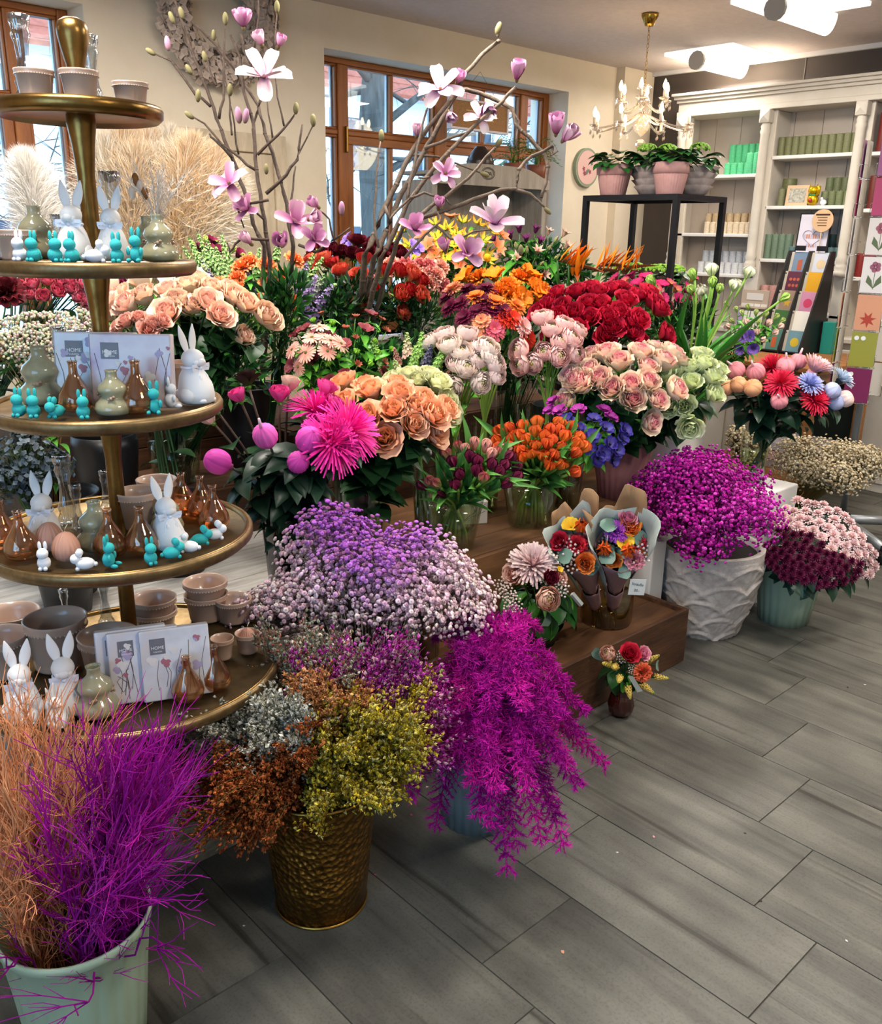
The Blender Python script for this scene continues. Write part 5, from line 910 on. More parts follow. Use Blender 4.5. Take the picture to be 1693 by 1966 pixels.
lathe(mb, pr, 28); mb.obj('pole', brass, st)
def tp(u, v, k, lift=.003, inset=.012):
    P = atz(u, v, TZ[k][0]+lift); d = Vector((P.x-AX, P.y-AY, 0)); lim = TZ[k][1]-inset-.01
    if d.length > lim: d = d*(lim/d.length); P = Vector((AX+d.x, AY+d.y, P.z))
    return P
# --- kinds
crm = mat('pink_beige_glaze', 'c3a592', .28, coat=.3); crm2 = mat('pink_beige_inside', 'b59a88', .35)
def pot_me(R, H, beads=1):
    mb = MB(); lathe(mb, [(.0005, 0), (R*.78, 0), (R*.8, .004), (R*.93, H*.78), (R*.985, H*.80), (R*.985, H*.83), (R, H*.93), (R*1.03, H*.985), (R*1.01, H), (R*.95, H*.99), (R*.86, H*.8), (R*.72, .008), (.0005, .008)], 40, m=crm)
    return mb.mesh('pot', None)
def bead_me(R, H):
    mb = MB(); n = 46
    for k in range(n): a = 2*pi*k/n; ball(mb, (R*.985*math.cos(a), R*.985*math.sin(a), H*.815), R*.042, 5, 3)
    return mb.mesh('bead_rim', crm)
POTS = {}
def pot(u, v, k, R, H, label, rz=0, P=None):
    key = (R, H)
    if key not in POTS: POTS[key] = (pot_me(R, H), bead_me(R, H))
    t = thing('ceramic_pot', label, 'pot', P or tp(u, v, k), (0, 0, rz), 'beige beaded pots on the tiered stand'); put('body', POTS[key][0], t); put('bead_rim', POTS[key][1], t); return t
whitec = mat('white_flock', 'ecebee', .85); tealc = mat('teal_flock', '38b4b4', .95, bump=.3, bscale=900); ribm = mat('satin_ribbon', 'e6e8f4', .35); wcer = mat('white_matte_ceramic', 'ece9e8', .55)
def rabbit_parts(H):
    """sitting rabbit: pear body, head, two upright ears, paws and tail, facing +x"""
    mb = MB(); lathe(mb, [(.0005, 0), (.20, 0), (.245, .03), (.255, .12), (.235, .24), (.19, .36), (.14, .45), (.105, .50), (.0005, .52)], 24); k = len(mb.v)
    for i in range(k): x, y, z = mb.v[i]; mb.v[i] = (x*(1.0)+(.05 if z < .25 else .02), y*.9, z)
    for s in (-1, 1): ball(mb, (.20, s*.09, .05), .08, 10, 6, sc=(1.2, .8, .62)); ball(mb, (.06, s*.19, .11), .11, 10, 6, sc=(1.2, .6, 1)); ball(mb, (.19, s*.06, .30), .05, 8, 6, sc=(.7, .7, 1.7))
    ball(mb, (-.22, 0, .09), .075, 10, 6); body = mb
    hd = MB(); ball(hd, (.03, 0, .58), .145, 16, 10, sc=(1.1, .95, .92)); ball(hd, (.15, 0, .55), .07, 10, 6, sc=(.9, 1.05, .85))
    for s in (-1, 1): ball(hd, (.13, s*.055, .54), .052, 8, 6)
    ears = []
    for s in (-1, 1):
        e = MB(); vs = []; n, m = 12, 9
        for j in range(m+1):
            t = j/m; w = .068*math.sin(pi*(.12+.84*t)**.9); z = .66+.36*t; y = s*(.055+.075*t); x = -.01-.05*t
            for i in range(n): a = 2*pi*i/n; vs.append((x+w*.45*math.cos(a)-(.018 if abs(a) < 1.1 or a > 5.2 else 0)*min(1, t*3)*(1-t), y+w*math.sin(a), z))
        e.add(vs, [(j*n+i, j*n+(i+1) % n, (j+1)*n+(i+1) % n, (j+1)*n+i) for j in range(m) for i in range(n)]+[tuple(m*n+i for i in range(n))]); ears.append(e)
    bow = MB(); lathe(bow, [(.125, .445), (.14, .455), (.14, .478), (.125, .488)], 24)
    for s in (-1, 1):
        pts = [Vector((.14, s*.01, .465)), Vector((.17, s*.09, .505)), Vector((.16, s*.17, .50)), Vector((.16, s*.15, .45)), Vector((.145, s*.01, .46))]
        for a, c in zip(pts[:-1], pts[1:]): bow.add([a+Vector((0, 0, .022)), c+Vector((0, 0, .026)), c-Vector((0, 0, .026)), a-Vector((0, 0, .022))], [(0, 1, 2, 3)])
        q = [Vector((.155, s*.01, .46)), Vector((.19, s*.07, .36)), Vector((.225, s*.10, .26))]
        for a, c in zip(q[:-1], q[1:]): bow.add([a+Vector((0, -.025, 0)), a+Vector((0, .025, 0)), c+Vector((0, .032, 0)), c+Vector((0, -.032, 0))], [(0, 1, 2, 3)])
    ball(bow, (.155, 0, .465), .028, 8, 5)
    out = []
    for n, b_, m_ in (('body', body, wcer), ('head', hd, wcer), ('ear', ears[0], wcer), ('ear', ears[1], wcer), ('ribbon_bow', bow, ribm)):
        b_.v = [tuple(c*H for c in p) for p in b_.v]; out.append((n, b_.mesh(n, m_)))
    return out
RAB = rabbit_parts(.155)
def rabbit(u, v, k, label, rz=-.8, sc=1.0, bow=True, P=None):
    t = thing('rabbit_figurine', label, 'figurine', P or tp(u, v, k), (0, 0, rz), 'white ceramic rabbits on the tiered stand')
    for n, me in RAB:
        if n == 'ear': put(n, me, hd_)
        elif bow or n != 'ribbon_bow':
            q = put(n, me, t, scale=sc)
            if n == 'head': hd_ = q
    return t
def mini_me(m, kind):
    mb = MB()
    if kind == 0:
        ball(mb, (0, 0, .011), .0115, 12, 8, sc=(1, .95, 1)); ball(mb, (.003, 0, .0275), .0095, 12, 8); ball(mb, (-.0105, 0, .006), .004, 8, 5)
        for s in (-1, 1): ball(mb, (-.001, s*.0045, .040), .0078, 8, 6, sc=(.35, .42, 1.05)); ball(mb, (.009, s*.004, .003), .0038, 8, 5)
    elif kind == 1:
        ball(mb, (0, 0, .0105), .011, 12, 8, sc=(1.45, .95, .95)); ball(mb, (.015, 0, .019), .0085, 12, 8); ball(mb, (-.016, 0, .009), .004, 8, 5)
        for s in (-1, 1): ball(mb, (.008, s*.004, .029), .008, 8, 6, sc=(.75, .4, .85)); ball(mb, (.012, s*.005, .003), .0038, 8, 5)
    else:
        ball(mb, (0, 0, .013), .0115, 12, 8, sc=(.9, .9, 1.15)); ball(mb, (.002, 0, .0335), .0095, 12, 8)
        for s in (-1, 1): ball(mb, (-.002, s*.0055, .047), .0085, 8, 6, sc=(.35, .42, 1.05)); ball(mb, (.012, s*.008, .004), .0045, 8, 5, sc=(1.6, .8, .8)); ball(mb, (.006, s*.011, .018), .004, 8, 5, sc=(.8, .8, 1.7))
    return mb.mesh('mini_rabbit', m)
MINI = {(c, k): mini_me(m, k) for c, m in (('t', tealc), ('w', whitec)) for k in (0, 1, 2)}
def mini(u, v, k, c, kind, label, rz=-.9, sc=1.15):
    o = put('mini_rabbit', MINI[(c, kind)], None, tp(u, v, k), (0, 0, rz), sc); return tag(o, label, 'figurine', 'miniature flocked rabbits')
sg = mat('sage_glaze', 'a8a283', .15, col2='8f8a6c', nscale=18, coat=.5)
def sagevase_parts(H, neck=.2, double=True):
    mb = MB(); R = H*.42
    pr = [(.0005, 0), (R*.72, 0), (R*.95, H*.06), (R*1.0, H*.16), (R*.88, H*.28), (R*.66, H*.37), (R*.6, H*.42), (R*.72, H*.5), (R*.78, H*.58), (R*.68, H*.68), (R*.4, H*.78), (R*.3, H*.84), (R*.29, H*.95), (R*.34, H), (R*.29, H), (R*.24, H*.94), (R*.25, H*.82), (.0005, H*.8)]
    lathe(mb, pr, 40); a = mb.mesh('body', sg); mb = MB()
    for s in range(3):
        q = s*2.1; c = (R*.72*math.cos(q), R*.72*math.sin(q), H*.40); ball(mb, c, R*.14, 9, 6, sc=(1.1, 1.1, .8)); ball(mb, (R*.86*math.cos(q+.14), R*.86*math.sin(q+.14), H*.44), R*.085, 8, 5); ball(mb, (R*.80*math.cos(q-.2), R*.80*math.sin(q-.2), H*.39), R*.08, 8, 5, sc=(1, 1, .6))
    return a, mb.mesh('bird_relief', mat('brown_glaze', '8a6a50', .25, col2='a89078', nscale=60, coat=.4))
SV = {}
def sagevase(u, v, k, H, label, rz=0, P=None):
    if H not in SV: SV[H] = sagevase_parts(H)
    t = thing('bird_vase', label, 'vase', P or tp(u, v, k), (0, 0, rz), 'sage glazed bird vases'); put('body', SV[H][0], t); put('bird_relief', SV[H][1], t); return t
ambr = glassmat('amber_glass', 'ecd0b4', .10, dens=.06, dcol='b08858')
mb = MB(); lathe(mb, [(.0005, .002), (.026, .001), (.031, .006), (.034, .018), (.031, .032), (.023, .047), (.014, .062), (.0085, .073), (.0078, .088), (.009, .094), (.0078, .094), (.0070, .088), (.0075, .073), (.013, .061), (.030, .030), (.0325, .018), (.025, .006), (.0005, .007)], 28); AMB = mb.mesh('bottle_body', ambr)
mb = MB(); lathe(mb, [(.0082, .0935), (.0098, .0945), (.0098, .0965), (.0075, .0965)], 20); AMBR = mb.mesh('lip', ambr)
def amber(u, v, k, label, sc=1.0):
    t = thing('amber_bottle', label, 'vase', tp(u, v, k), group='amber glass bottles'); put('body', AMB, t, scale=sc); put('lip', AMBR, t, scale=sc)
crys = glassmat('crystal', 'dde2e6', .16, .05)
def cand_me(H):
    mb = MB(); R = H*.16
    pr = [(.0005, 0), (R, 0), (R*1.02, H*.04), (R*.8, H*.09), (R*.62, H*.16), (R*.75, H*.24), (R*.55, H*.33), (R*.42, H*.5), (R*.5, H*.66), (R*.72, H*.78), (R*.6, H*.84), (R*.74, H*.9), (R*.76, H*.99), (R*.6, H), (R*.5, H*.9), (.0005, H*.86)]
    lathe(mb, pr, 36, mod=lambda a, j, r, z: r*(1+.05*math.cos(a*12))); return mb.mesh('crystal_candlestick', crys)
CAND = {}
def candlestick(u, v, k, H, label, P=None):
    if H not in CAND: CAND[H] = cand_me(H)
    tag(put('crystal_candlestick', CAND[H], None, P or tp(u, v, k)), label, 'candlestick', 'cut glass candlesticks')
def egg(u, v, k, label, P=None, sc=1):
    t = thing('egg_candle', label, 'candle', P or tp(u, v, k), group='fluted egg candles'); mb = MB(); H = .062*sc
    lathe(mb, [(max(.0005, .0255*sc*math.sqrt(max(0, 1-(2*j/16-1)**2))*(1+.18*(1-2*j/16))), H*j/16) for j in range(17)], 64, mod=lambda a, j, r, z: r*(1+.14*abs(math.cos(a*9))-.09)); mb.obj('wax_body', mat('peach_wax', 'c9937c', .6), t)
    mb = MB(); tube(mb, [(0, 0, H*.97), (.002, 0, H+.006), (.008, .002, H+.012)], .0007, 5); mb.obj('wick', mat('wick', 'e8e0d0', .9), t)
def napkinmat(kind):
    n_ = 'napkin_print_'+kind
    if n_ in MATS: return MATS[n_]
    m = bpy.data.materials.new(n_); m.use_nodes = True; MATS[n_] = m; n, l = m.node_tree.nodes, m.node_tree.links; p = n['Principled BSDF']; p.inputs['Roughness'].default_value = .22
    tc = n.new('ShaderNodeTexCoord'); z = n.new('ShaderNodeTexNoise'); z.inputs['Scale'].default_value = 14; z.inputs['Detail'].default_value = 3; l.new(tc.outputs['Object'], z.inputs[0]); r = n.new('ShaderNodeValToRGB'); l.new(z.outputs[0], r.inputs[0])
    e = r.color_ramp.elements; cs = (('e8e6e8', 'd8d4d8', 'e0d0c8') if kind == 'white' else ('dccfd0', 'd4c0c8', 'b89cc0')); e[0].position = .42; e[0].color = (*lin(cs[0]), 1); e[1].position = .7; e[1].color = (*lin(cs[2]), 1); q = e.new(.56); q.color = (*lin(cs[1]), 1); l.new(r.outputs[0], p.inputs['Base Color']); return m
TXT = {}
def text(body, size, m, parent, loc, rot, name='lettering', ext=.0002, align_='CENTER'):
    if (body, size) in TXT: return put(name, TXT[(body, size)], parent, loc, rot)
    c = bpy.data.curves.new(name, 'FONT'); c.body = body; c.size = size; c.extrude = ext; c.align_x = align_; c.align_y = 'CENTER'; c.materials.append(m)
    o = bpy.data.objects.new('tmp', c); dg = bpy.context.evaluated_depsgraph_get(); COL.objects.link(o); bpy.context.view_layer.update(); me = bpy.data.meshes.new_from_object(o.evaluated_get(bpy.context.evaluated_depsgraph_get())); bpy.data.objects.remove(o); TXT[(body, size)] = me; return put(name, me, parent, loc, rot)
inkw = mat('white_print', 'f0f0f0', .5); inkk = mat('black_print', '1c1c1c', .6); greyl = mat('grey_label', '77747a', .4)
def napkins(P, rz, tilt, W, H, kind, label):
    """packet of paper napkins standing on edge: front faces -y before turning"""
    t = thing('napkin_pack', label, 'napkins', P, (tilt, 0, rz), 'packs of printed napkins'); T = .026
    boxobj('packet', -W/2, W/2, 0, T, 0, H, napkinmat(kind), t, .003); boxobj('spine', -W/2-.0006, -W/2, .001, T-.001, .002, H-.002, mat('pale_blue_print', 'bcc6dc', .3), t)
    boxobj('brand_label', -W*.36, -W*.14, -.0008, 0, H*.66, H*.88, greyl, t)
    text('HOME', W*.065, inkw, t, (-W*.25, -.001, H*.75), (pi/2, 0, 0)); text('FASHION', W*.03, inkw, t, (-W*.25, -.001, H*.695), (pi/2, 0, 0))
    rng = random.Random(label); fm = [mat('print_rose', 'b8707a', .4), mat('print_lilac', 'b4a4c4', .4), mat('print_cream', 'ece2dc', .4), mat('print_brown', '7a6050', .4)]
    for k in range(9):
        x, z0, z1_ = rng.uniform(-W*.4, W*.42), rng.uniform(.01, H*.2), rng.uniform(H*.35, H*.92); b = MB(); tube(b, [(x, -.0006, z0), (x+rng.uniform(-.01, .01), -.0006, (z0+z1_)/2), (x+rng.uniform(-.015, .015), -.0006, z1_)], .0005, 4); b.obj('printed_stem', fm[3], t)
        b = MB(); c = b.v; n = rng.choice((5, 6)); s = rng.uniform(.004, .013); xx = x+rng.uniform(-.012, .012); b.add([(xx, -.0012, z1_)]+[(xx+s*(.55+.45*abs(math.cos(i*pi/30*n/2)))*math.cos(i*pi/15), -.001, z1_+s*(.55+.45*abs(math.cos(i*pi/30*n/2)))*math.sin(i*pi/15)) for i in range(30)], [(0, 1+i, 1+(i+1) % 30) for i in range(30)]); b.obj('printed_flower', fm[k % 3], t, False)
    return t
# --- top tier
candlestick(70, 172, 0, .15, 'cut glass candlestick left of the brass knob on the top tier', P=Vector((AX-.075, AY+.055, TZ[0][0]+.003)))
candlestick(180, 178, 0, .135, 'cut glass candlestick partly hidden behind the brass knob', P=Vector((AX+.055, AY+.06, TZ[0][0]+.003)))
pot(66, 188, 0, .034, .048, 'beige beaded pot at the left of the top tier', P=Vector((AX-.085, AY-.02, TZ[0][0]+.003)))
pot(150, 188, 0, .034, .050, 'beige beaded pot in front of the knob on the top tier', P=Vector((AX-.022, AY-.065, TZ[0][0]+.003)))
pot(232, 190, 0, .033, .042, 'beige beaded pot alone at the right of the top tier', P=Vector((AX+.078, AY-.055, TZ[0][0]+.003)))
# --- second tier (seen edge-on): positions across the tray, a = sideways, f = away from the viewer
SD = Vector((math.cos(YAW), -math.sin(YAW), 0)); FW = Vector((math.sin(YAW), math.cos(YAW), 0))
def t2(u, f, k=1): return Vector((AX, AY, TZ[k][0]+.003))+SD*((u-(181 if k == 1 else 153))*1.77/FPX)+FW*f
pot(0, 0, 1, .036, .055, 'beige beaded pot second from the left on the second tier', P=t2(72, -.08)); pot(0, 0, 1, .034, .052, 'beige beaded pot leftmost on the second tier', P=t2(22, -.01))
sagevase(0, 0, 1, .10, 'olive vase rising behind the left pots of the second tier', P=t2(75, .0))
candlestick(0, 0, 1, .085, 'short cut glass candlestick left of the rabbits', P=t2(124, -.02)); candlestick(0, 0, 1, .17, 'tall cut glass candlestick between the two second tier rabbits', P=t2(200, .07))
rabbit(0, 0, 1, 'white rabbit with ribbon, left one of the second tier pair', rz=-2.3, sc=.92, P=t2(168, -.055)); rabbit(0, 0, 1, 'white rabbit with ribbon, right one of the second tier pair', rz=-2.1, sc=.88, P=t2(230, -.03))
for u, f, c, kd, l, rz in ((100, -.135, 'w', 0, 'tiny white rabbit leftmost on the second tier', -2.6), (131, -.150, 't', 0, 'tiny teal rabbit left of the second tier rabbits', -2.8), (172, -.16, 't', 0, 'tiny teal rabbit in front of the left second tier rabbit', -1.4), (200, -.155, 't', 0, 'tiny teal rabbit between the second tier rabbits', -3.0), (236, -.145, 'w', 1, 'tiny white rabbit crouching before the right second tier rabbit', -.4), (270, -.13, 't', 0, 'tiny teal rabbit right of the second tier rabbits', -2.2), (298, -.11, 't', 2, 'taller teal rabbit before the vase of dried grass', -2.4)): mini(u, 0, 1, c, kd, l, rz).location = t2(u, f)
sagevase(0, 0, 1, .088, 'sage bird vase holding dried grasses on the second tier', P=t2(318, -.035)); sagevase(0, 0, 1, .085, 'sage bird vase half hidden behind the second tier rabbit', P=t2(268, .06))
t = thing('dried_bouquet', 'small bunch of pale dried grasses and bunny tails in the sage vase', 'dried flowers', t2(318, -.035)+Vector((0, 0, .05))); b = Bits(); rng = np.random.default_rng(3); lt_ = np.array(lin('d8ccc0'))
for k in range(46):
    a = rng.normal()*.35; f = rng.normal()*.2; T = np.array(SD)*a*.12+np.array(FW)*f*.1+np.array([0, 0, rng.uniform(.08, .135)]); c = np.array(bez(Vector((0, 0, 0)), Vector((0, 0, .04)), Vector(T*.6+np.array([0, 0, .02])), Vector(T), 5)); b.poly(c, .0007, .0003, lt_*.7, lt_)
    n = 10; P = c[3]+(c[5]-c[3])*rng.random((n, 1)); b.tmpl([(.06, 0, 0), (-.06, 0, 0), (0, 0, 1)], [(0, 1, 2)], [(1,)*3]*3, P, (c[5]-c[3])+rng.normal(size=(n, 3))*.018, .014, np.tile(lt_, (n, 1)), rng)
b.obj('grasses', DRY, t); mb = MB()
for k in range(4): p = SD*(-.02-.008*k)+Vector((0, 0, .075+.012*(k % 3))); ball(mb, p, .009, 8, 6, sc=(.8, .8, 1.4), col=lin('e0c8b4') if k % 2 else lin('8a5a34'))
mb.obj('bunny_tails', DRY, t)
# --- third tier
sagevase(85, 775, 2, .115, 'tall sage bird vase at the left of the third tier'); candlestick(92, 735, 2, .135, 'clear candlestick rising behind the left sage vase of the third tier'); candlestick(170, 745, 2, .13, 'cut glass candlestick hidden behind the napkin packs')
for (u, v, kd, l, q) in ((188, 778, 'white', 'napkin pack peeking out left of the lilac one', 0), (256, 783, 'lilac', 'lilac flowered napkin pack standing on the third tier', 0)):
    napkins(tp(u, v, 2), rad(-42), rad(-5), .16, .145, kd, l)
amber(148, 788, 2, 'amber bottle before the white napkin pack', 1.0); amber(266, 792, 2, 'amber bottle between sage vase and teal rabbit on the third tier', 1.05); sagevase(220, 795, 2, .085, 'round sage bird vase at the front of the third tier')
rabbit(372, 772, 2, 'large white rabbit turned right on the third tier edge', rz=-1.2, sc=1.0); pot(345, 745, 2, .03, .06, 'beige beaded pot behind the large white rabbit')
for u, v, c, kd, l, rz in ((38, 799, 't', 0, 'teal mini rabbit leftmost on the third tier', -2.6), (66, 801, 't', 0, 'teal mini rabbit second from the left on the third tier', -2.0), (110, 801, 't', 1, 'teal mini rabbit in front of the tall sage vase', -2.6), (161, 803, 't', 0, 'teal mini rabbit before the amber bottle of the third tier', -1.8), (298, 794, 't', 2, 'teal sitting mini rabbit right of the round sage vase', -2.2), (328, 783, 'w', 2, 'white sitting mini rabbit beside the large white rabbit', -.4)): mini(u, v, 2, c, kd, l, rz)
# --- fourth tier
rabbit(90, 1040, 3, 'white rabbit with ribbon at the left of the fourth tier', rz=-2.3, sc=.95); rabbit(322, 1048, 3, 'white rabbit with long ribbon at the right of the fourth tier', rz=-1.6, sc=.95)
candlestick(132, 1005, 3, .155, 'tall crystal candlestick behind the fourth tier rabbit'); candlestick(152, 1015, 3, .10, 'shorter crystal candlestick beside the tall one'); candlestick(205, 975, 3, .09, 'crystal candlestick behind the brass pole')
sagevase(188, 1052, 3, .10, 'sage bird vase in the middle of the fourth tier', .6); sagevase(322, 1018, 3, .085, 'sage bird vase hidden behind the right fourth tier rabbit')
pot(268, 1010, 3, .046, .082, 'beige beaded pot right of the pole on the fourth tier'); pot(305, 985, 3, .044, .082, 'beige beaded pot furthest back on the fourth tier')
for u, v, l in ((8, 1048, 'amber bottle cut by the left edge'), (44, 1070, 'amber bottle left of the fourth tier rabbit'), (213, 1064, 'amber bottle before the sage vase of the fourth tier'), (274, 1060, 'amber bottle left of the right fourth tier rabbit'), (352, 985, 'amber bottle furthest back at the right of the fourth tier'), (388, 992, 'amber bottle in the middle of the right hand trio'), (412, 1012, 'amber bottle frontmost of the right hand trio')): amber(u, v, 3, l)
egg(130, 1078, 3, 'fluted peach egg candle on the fourth tier'); egg(98, 1058, 3, 'fluted peach egg candle half hidden behind the front one')
for u, v, c, kd, l, rz in ((86, 1092, 'w', 0, 'white mini rabbit left of the egg candle', -2.2), (165, 1093, 'w', 1, 'white crouching mini rabbit right of the egg candle', 2.6), (210, 1088, 't', 2, 'teal sitting mini rabbit at the front of the fourth tier', -.8), (290, 1082, 't', 0, 'teal mini rabbit below the long ribbon', -1.6), (330, 1072, 't', 1, 'teal crouching mini rabbit before the right rabbit', -.2), (336, 1052, 'w', 0, 'white mini rabbit tucked behind the teal one', -1), (365, 1060, 'w', 1, 'white mini rabbit right of the teal crouching one', 2.4), (384, 1046, 't', 1, 'teal mini rabbit lying behind the white ones', -.3), (412, 1036, 'w', 1, 'white mini rabbit at the right end of the fourth tier', -.2)): mini(u, v, 3, c, kd, l, rz)
# --- bottom tier
for u, v, R, H, l in ((8, 1235, .062, .085, 'beige beaded pot at the left edge, rear one of the bottom tier'), (8, 1290, .058, .09, 'beige beaded pot at the left edge behind the bottom rabbit'), (116, 1275, .066, .115, 'largest beige beaded pot left of the napkins on the bottom tier'), (215, 1300, .062, .105, 'large beige beaded pot right behind the bottom sage vase'), (450, 1190, .045, .06, 'beige beaded pot above the two small ones at the right of the bottom tier'), (428, 1262, .026, .05, 'small tan pot at the right of the napkins'), (476, 1250, .028, .048, 'small white beige pot with an egg at the right end of the bottom tier')): pot(u, v, 4, R, H, l)
P = tp(300, 1215, 4); pot(0, 0, 4, .052, .062, 'lower pot of the stack right of the brass pole', P=P); pot(0, 0, 4, .053, .062, 'upper pot of the stack right of the brass pole', P=P+Vector((0, 0, .032)))
P = tp(398, 1185, 4, inset=.05); pot(0, 0, 4, .053, .066, 'lower pot of the right hand stack under the fourth tier', P=P); pot(0, 0, 4, .054, .066, 'upper pot of the right hand stack under the fourth tier', P=P+Vector((0, 0, .034)))
P = tp(476, 1250, 4); egg(0, 0, 4, 'terracotta egg lying in the small white beige pot', P=P+Vector((0, 0, .012)), sc=.75)
candlestick(128, 1195, 4, .09, 'crystal candlestick in the shade under the fourth tier, left one', ); candlestick(205, 1195, 4, .12, 'crystal candlestick in the shade beside the brass pole', )
rabbit(48, 1372, 4, 'white rabbit leftmost on the bottom tier behind the twigs', rz=-2.0, sc=1.02); rabbit(130, 1360, 4, 'white rabbit left of the bottom sage vase', rz=-1.9, sc=1.05)
for u, v, l in ((52, 1385, 'small white rabbit behind the orange twigs, left one'), (108, 1392, 'small white rabbit behind the orange twigs, right one')):
    rabbit(u, v, 4, l, rz=-1.0, sc=.55, bow=False)
sagevase(188, 1368, 4, .105, 'sage bird vase with dark mouth at the front of the bottom tier')
for q, (u, v, l) in enumerate(((262, 1342, 'white flowered napkin pack hindmost of the leaning three'), (285, 1345, 'white flowered napkin pack in the middle of the leaning three'), (345, 1340, 'white flowered napkin pack frontmost of the leaning three'))): napkins(tp(u, v, 4, inset=.06), rad(-22), rad(-12), .14, .15, 'white', l)
amber(362, 1340, 4, 'amber bottle before the bottom napkin packs'); amber(415, 1318, 4, 'amber bottle at the right front of the bottom tier')
# ================================================================ BOOKCASE WITH CANDLES
cab = mat('cream_cabinet_paint', 'd9d0c2', .5, col2='d2c8b8', nscale=6); cabb = mat('cabinet_back_paint', 'c9bcae', .65, rnd=.03, col2='c2b4a6', nscale=5)
BX, BB = 5.70, 5.94; YB0, YB1 = .4, 3.80
bc = thing('bookcase', 'long cream painted bookcase with turned columns and cornice', 'bookcase', (BX, (YB0+YB1)/2, 0)); oy = (YB0+YB1)/2
def bp(n, x0, x1, y0, y1, z0, z1, m=cab, bev=.004): return boxobj(n, x0-BX, x1-BX, y0-oy, y1-oy, z0, z1, m, bc, bev)
for z0, z1, o in ((2.30, 2.33, -.012), (2.33, 2.385, -.003), (2.385, 2.405, -.02), (2.405, 2.425, -.04), (2.425, 2.442, -.06)): bp('cornice', BX+o, BB, YB0, YB1+(-.02-o)*.5, z0, z1)
y = YB0
while y < YB1-.01: bp('back_board', BB, BB+.02, y+.0015, min(YB1, y+.19)-.0015, .05, 2.32, cabb, .002); y += .19
COLS = [3.745, 3.13, 2.52, 1.90, 1.28, .66]
for k, yc in enumerate(COLS):
    bp('side_panel', BX+.05, BB, yc-.012-(.03 if k else -.03), yc+.012-(.03 if k else -.03), .05, 2.30)
    bp('post', BX+.03, BX+.055, yc-.055, yc+.045, .05, 2.30)
    mb = MB(); lathe(mb, [(.0005, 1.30), (.042, 1.30), (.042, 1.33), (.034, 1.335), (.04, 1.35), (.034, 1.365), (.03, 1.38), (.037, 1.40), (.029, 1.42), (.031, 1.5), (.027, 2.15), (.033, 2.17), (.026, 2.185), (.031, 2.20), (.026, 2.215), (.026, 2.23)], 20); mb.obj('column', cab, bc, loc=(.0, yc-oy, 0))
    q = bp('capital', BX-.035, BX+.03, yc-.035, yc+.035, 2.22, 2.30, cab, .006)
    mb = MB(); mb.add([(-.037, yc-.03-oy, 2.23), (-.037, yc+.03-oy, 2.23), (-.037, yc+.03-oy, 2.29), (-.037, yc-.03-oy, 2.29), (-.05, yc-oy, 2.26)], [(0, 4, 1), (1, 4, 2), (2, 4, 3), (3, 4, 0)]); mb.obj('diamond_boss', cab, bc, False)
SH = {0: (1.922, 1.545, 1.281), 1: (2.024, 1.721, 1.391, 1.06), 2: (2.02, 1.70, 1.30), 3: (2.02, 1.70, 1.30), 4: (2.02, 1.70, 1.30)}
for k in range(5):
    y0, y1 = COLS[k+1]-.018, COLS[k]-(.043 if k else -.015)
    for z in SH[k]: bp('shelf', BX+.03, BB, y0, y1, z-.022, z, mat('shelf_white', 'e6e2dc', .5))
bp('base_cabinet', BX+.0, BB, YB0, YB1, 0, .9); bp('base_top', BX-.03, BB, YB0, YB1, .9, .93)
for k in range(5): bp('cabinet_door', BX-.015, BX, COLS[k+1]+.05, COLS[k]-.05, .06, .86)
CM = {}
def candle(P, r, h, col, label, group, wick=True):
    key = (r, h, col)
    if key not in CM:
        mb = MB(); lathe(mb, [(.0005, 0), (r*.97, 0), (r, .004), (r, h-.004), (r*.96, h), (r*.5, h-.003), (.0005, h-.004)], 20); a = mb.mesh('wax_body', mat('wax_'+col, col, .5, col2='%02x%02x%02x' % tuple(int(int(col[i:i+2], 16)*.88) for i in (0, 2, 4)), nscale=60, stretch=(1, 1, 3)))
        mb = MB(); tube(mb, [(0, 0, h-.004), (0, .001, h+.008)], .001, 4); CM[key] = (a, mb.mesh('wick', mat('wick', 'e8e0d0', .9)))
    t = thing('pillar_candle', label, 'candle', P, group=group); put('wax_body', CM[key][0], t); put('wick', CM[key][1], t)
def crow(n, y0, y1, x, z, r, h, col, label, group):
    for k in range(n): candle((x, y0+(y1-y0)*(k+.5)/n, z), r, h, col, label, group)
crow(11, 2.56, 3.08, 5.80, 2.024, .0245, .115, '7e8058', 'olive pillar candle in the single row on the top shelf', 'olive candle row')
crow(6, 3.16, 3.45, 5.80, 1.922, .024, .075, '5fc990', 'short mint candle in the front row by the plant stand', 'mint candles front'); crow(2, 3.17, 3.27, 5.76, 1.922, .025, .13, '66d098', 'tall mint candle standing in front of the others', 'mint candles tall'); crow(5, 3.22, 3.46, 5.865, 1.922, .026, .195, '50b880', 'mint candle in the taller back row', 'mint candles back')
crow(9, 3.16, 3.56, 5.80, 1.545, .022, .075, 'e0cdb0', 'short cream candle in the front row of the middle shelf', 'cream candles front'); crow(8, 3.16, 3.60, 5.865, 1.545, .024, .135, 'd8bc94', 'cream candle in the taller back row of the middle shelf', 'cream candles back')
crow(8, 3.16, 3.58, 5.80, 1.281, .025, .075, 'dfe0e2', 'short white candle in the front row of the low shelf', 'white candles front'); crow(8, 3.17, 3.59, 5.865, 1.281, .025, .15, 'd2d4da', 'white candle in the taller back row of the low shelf', 'white candles back')
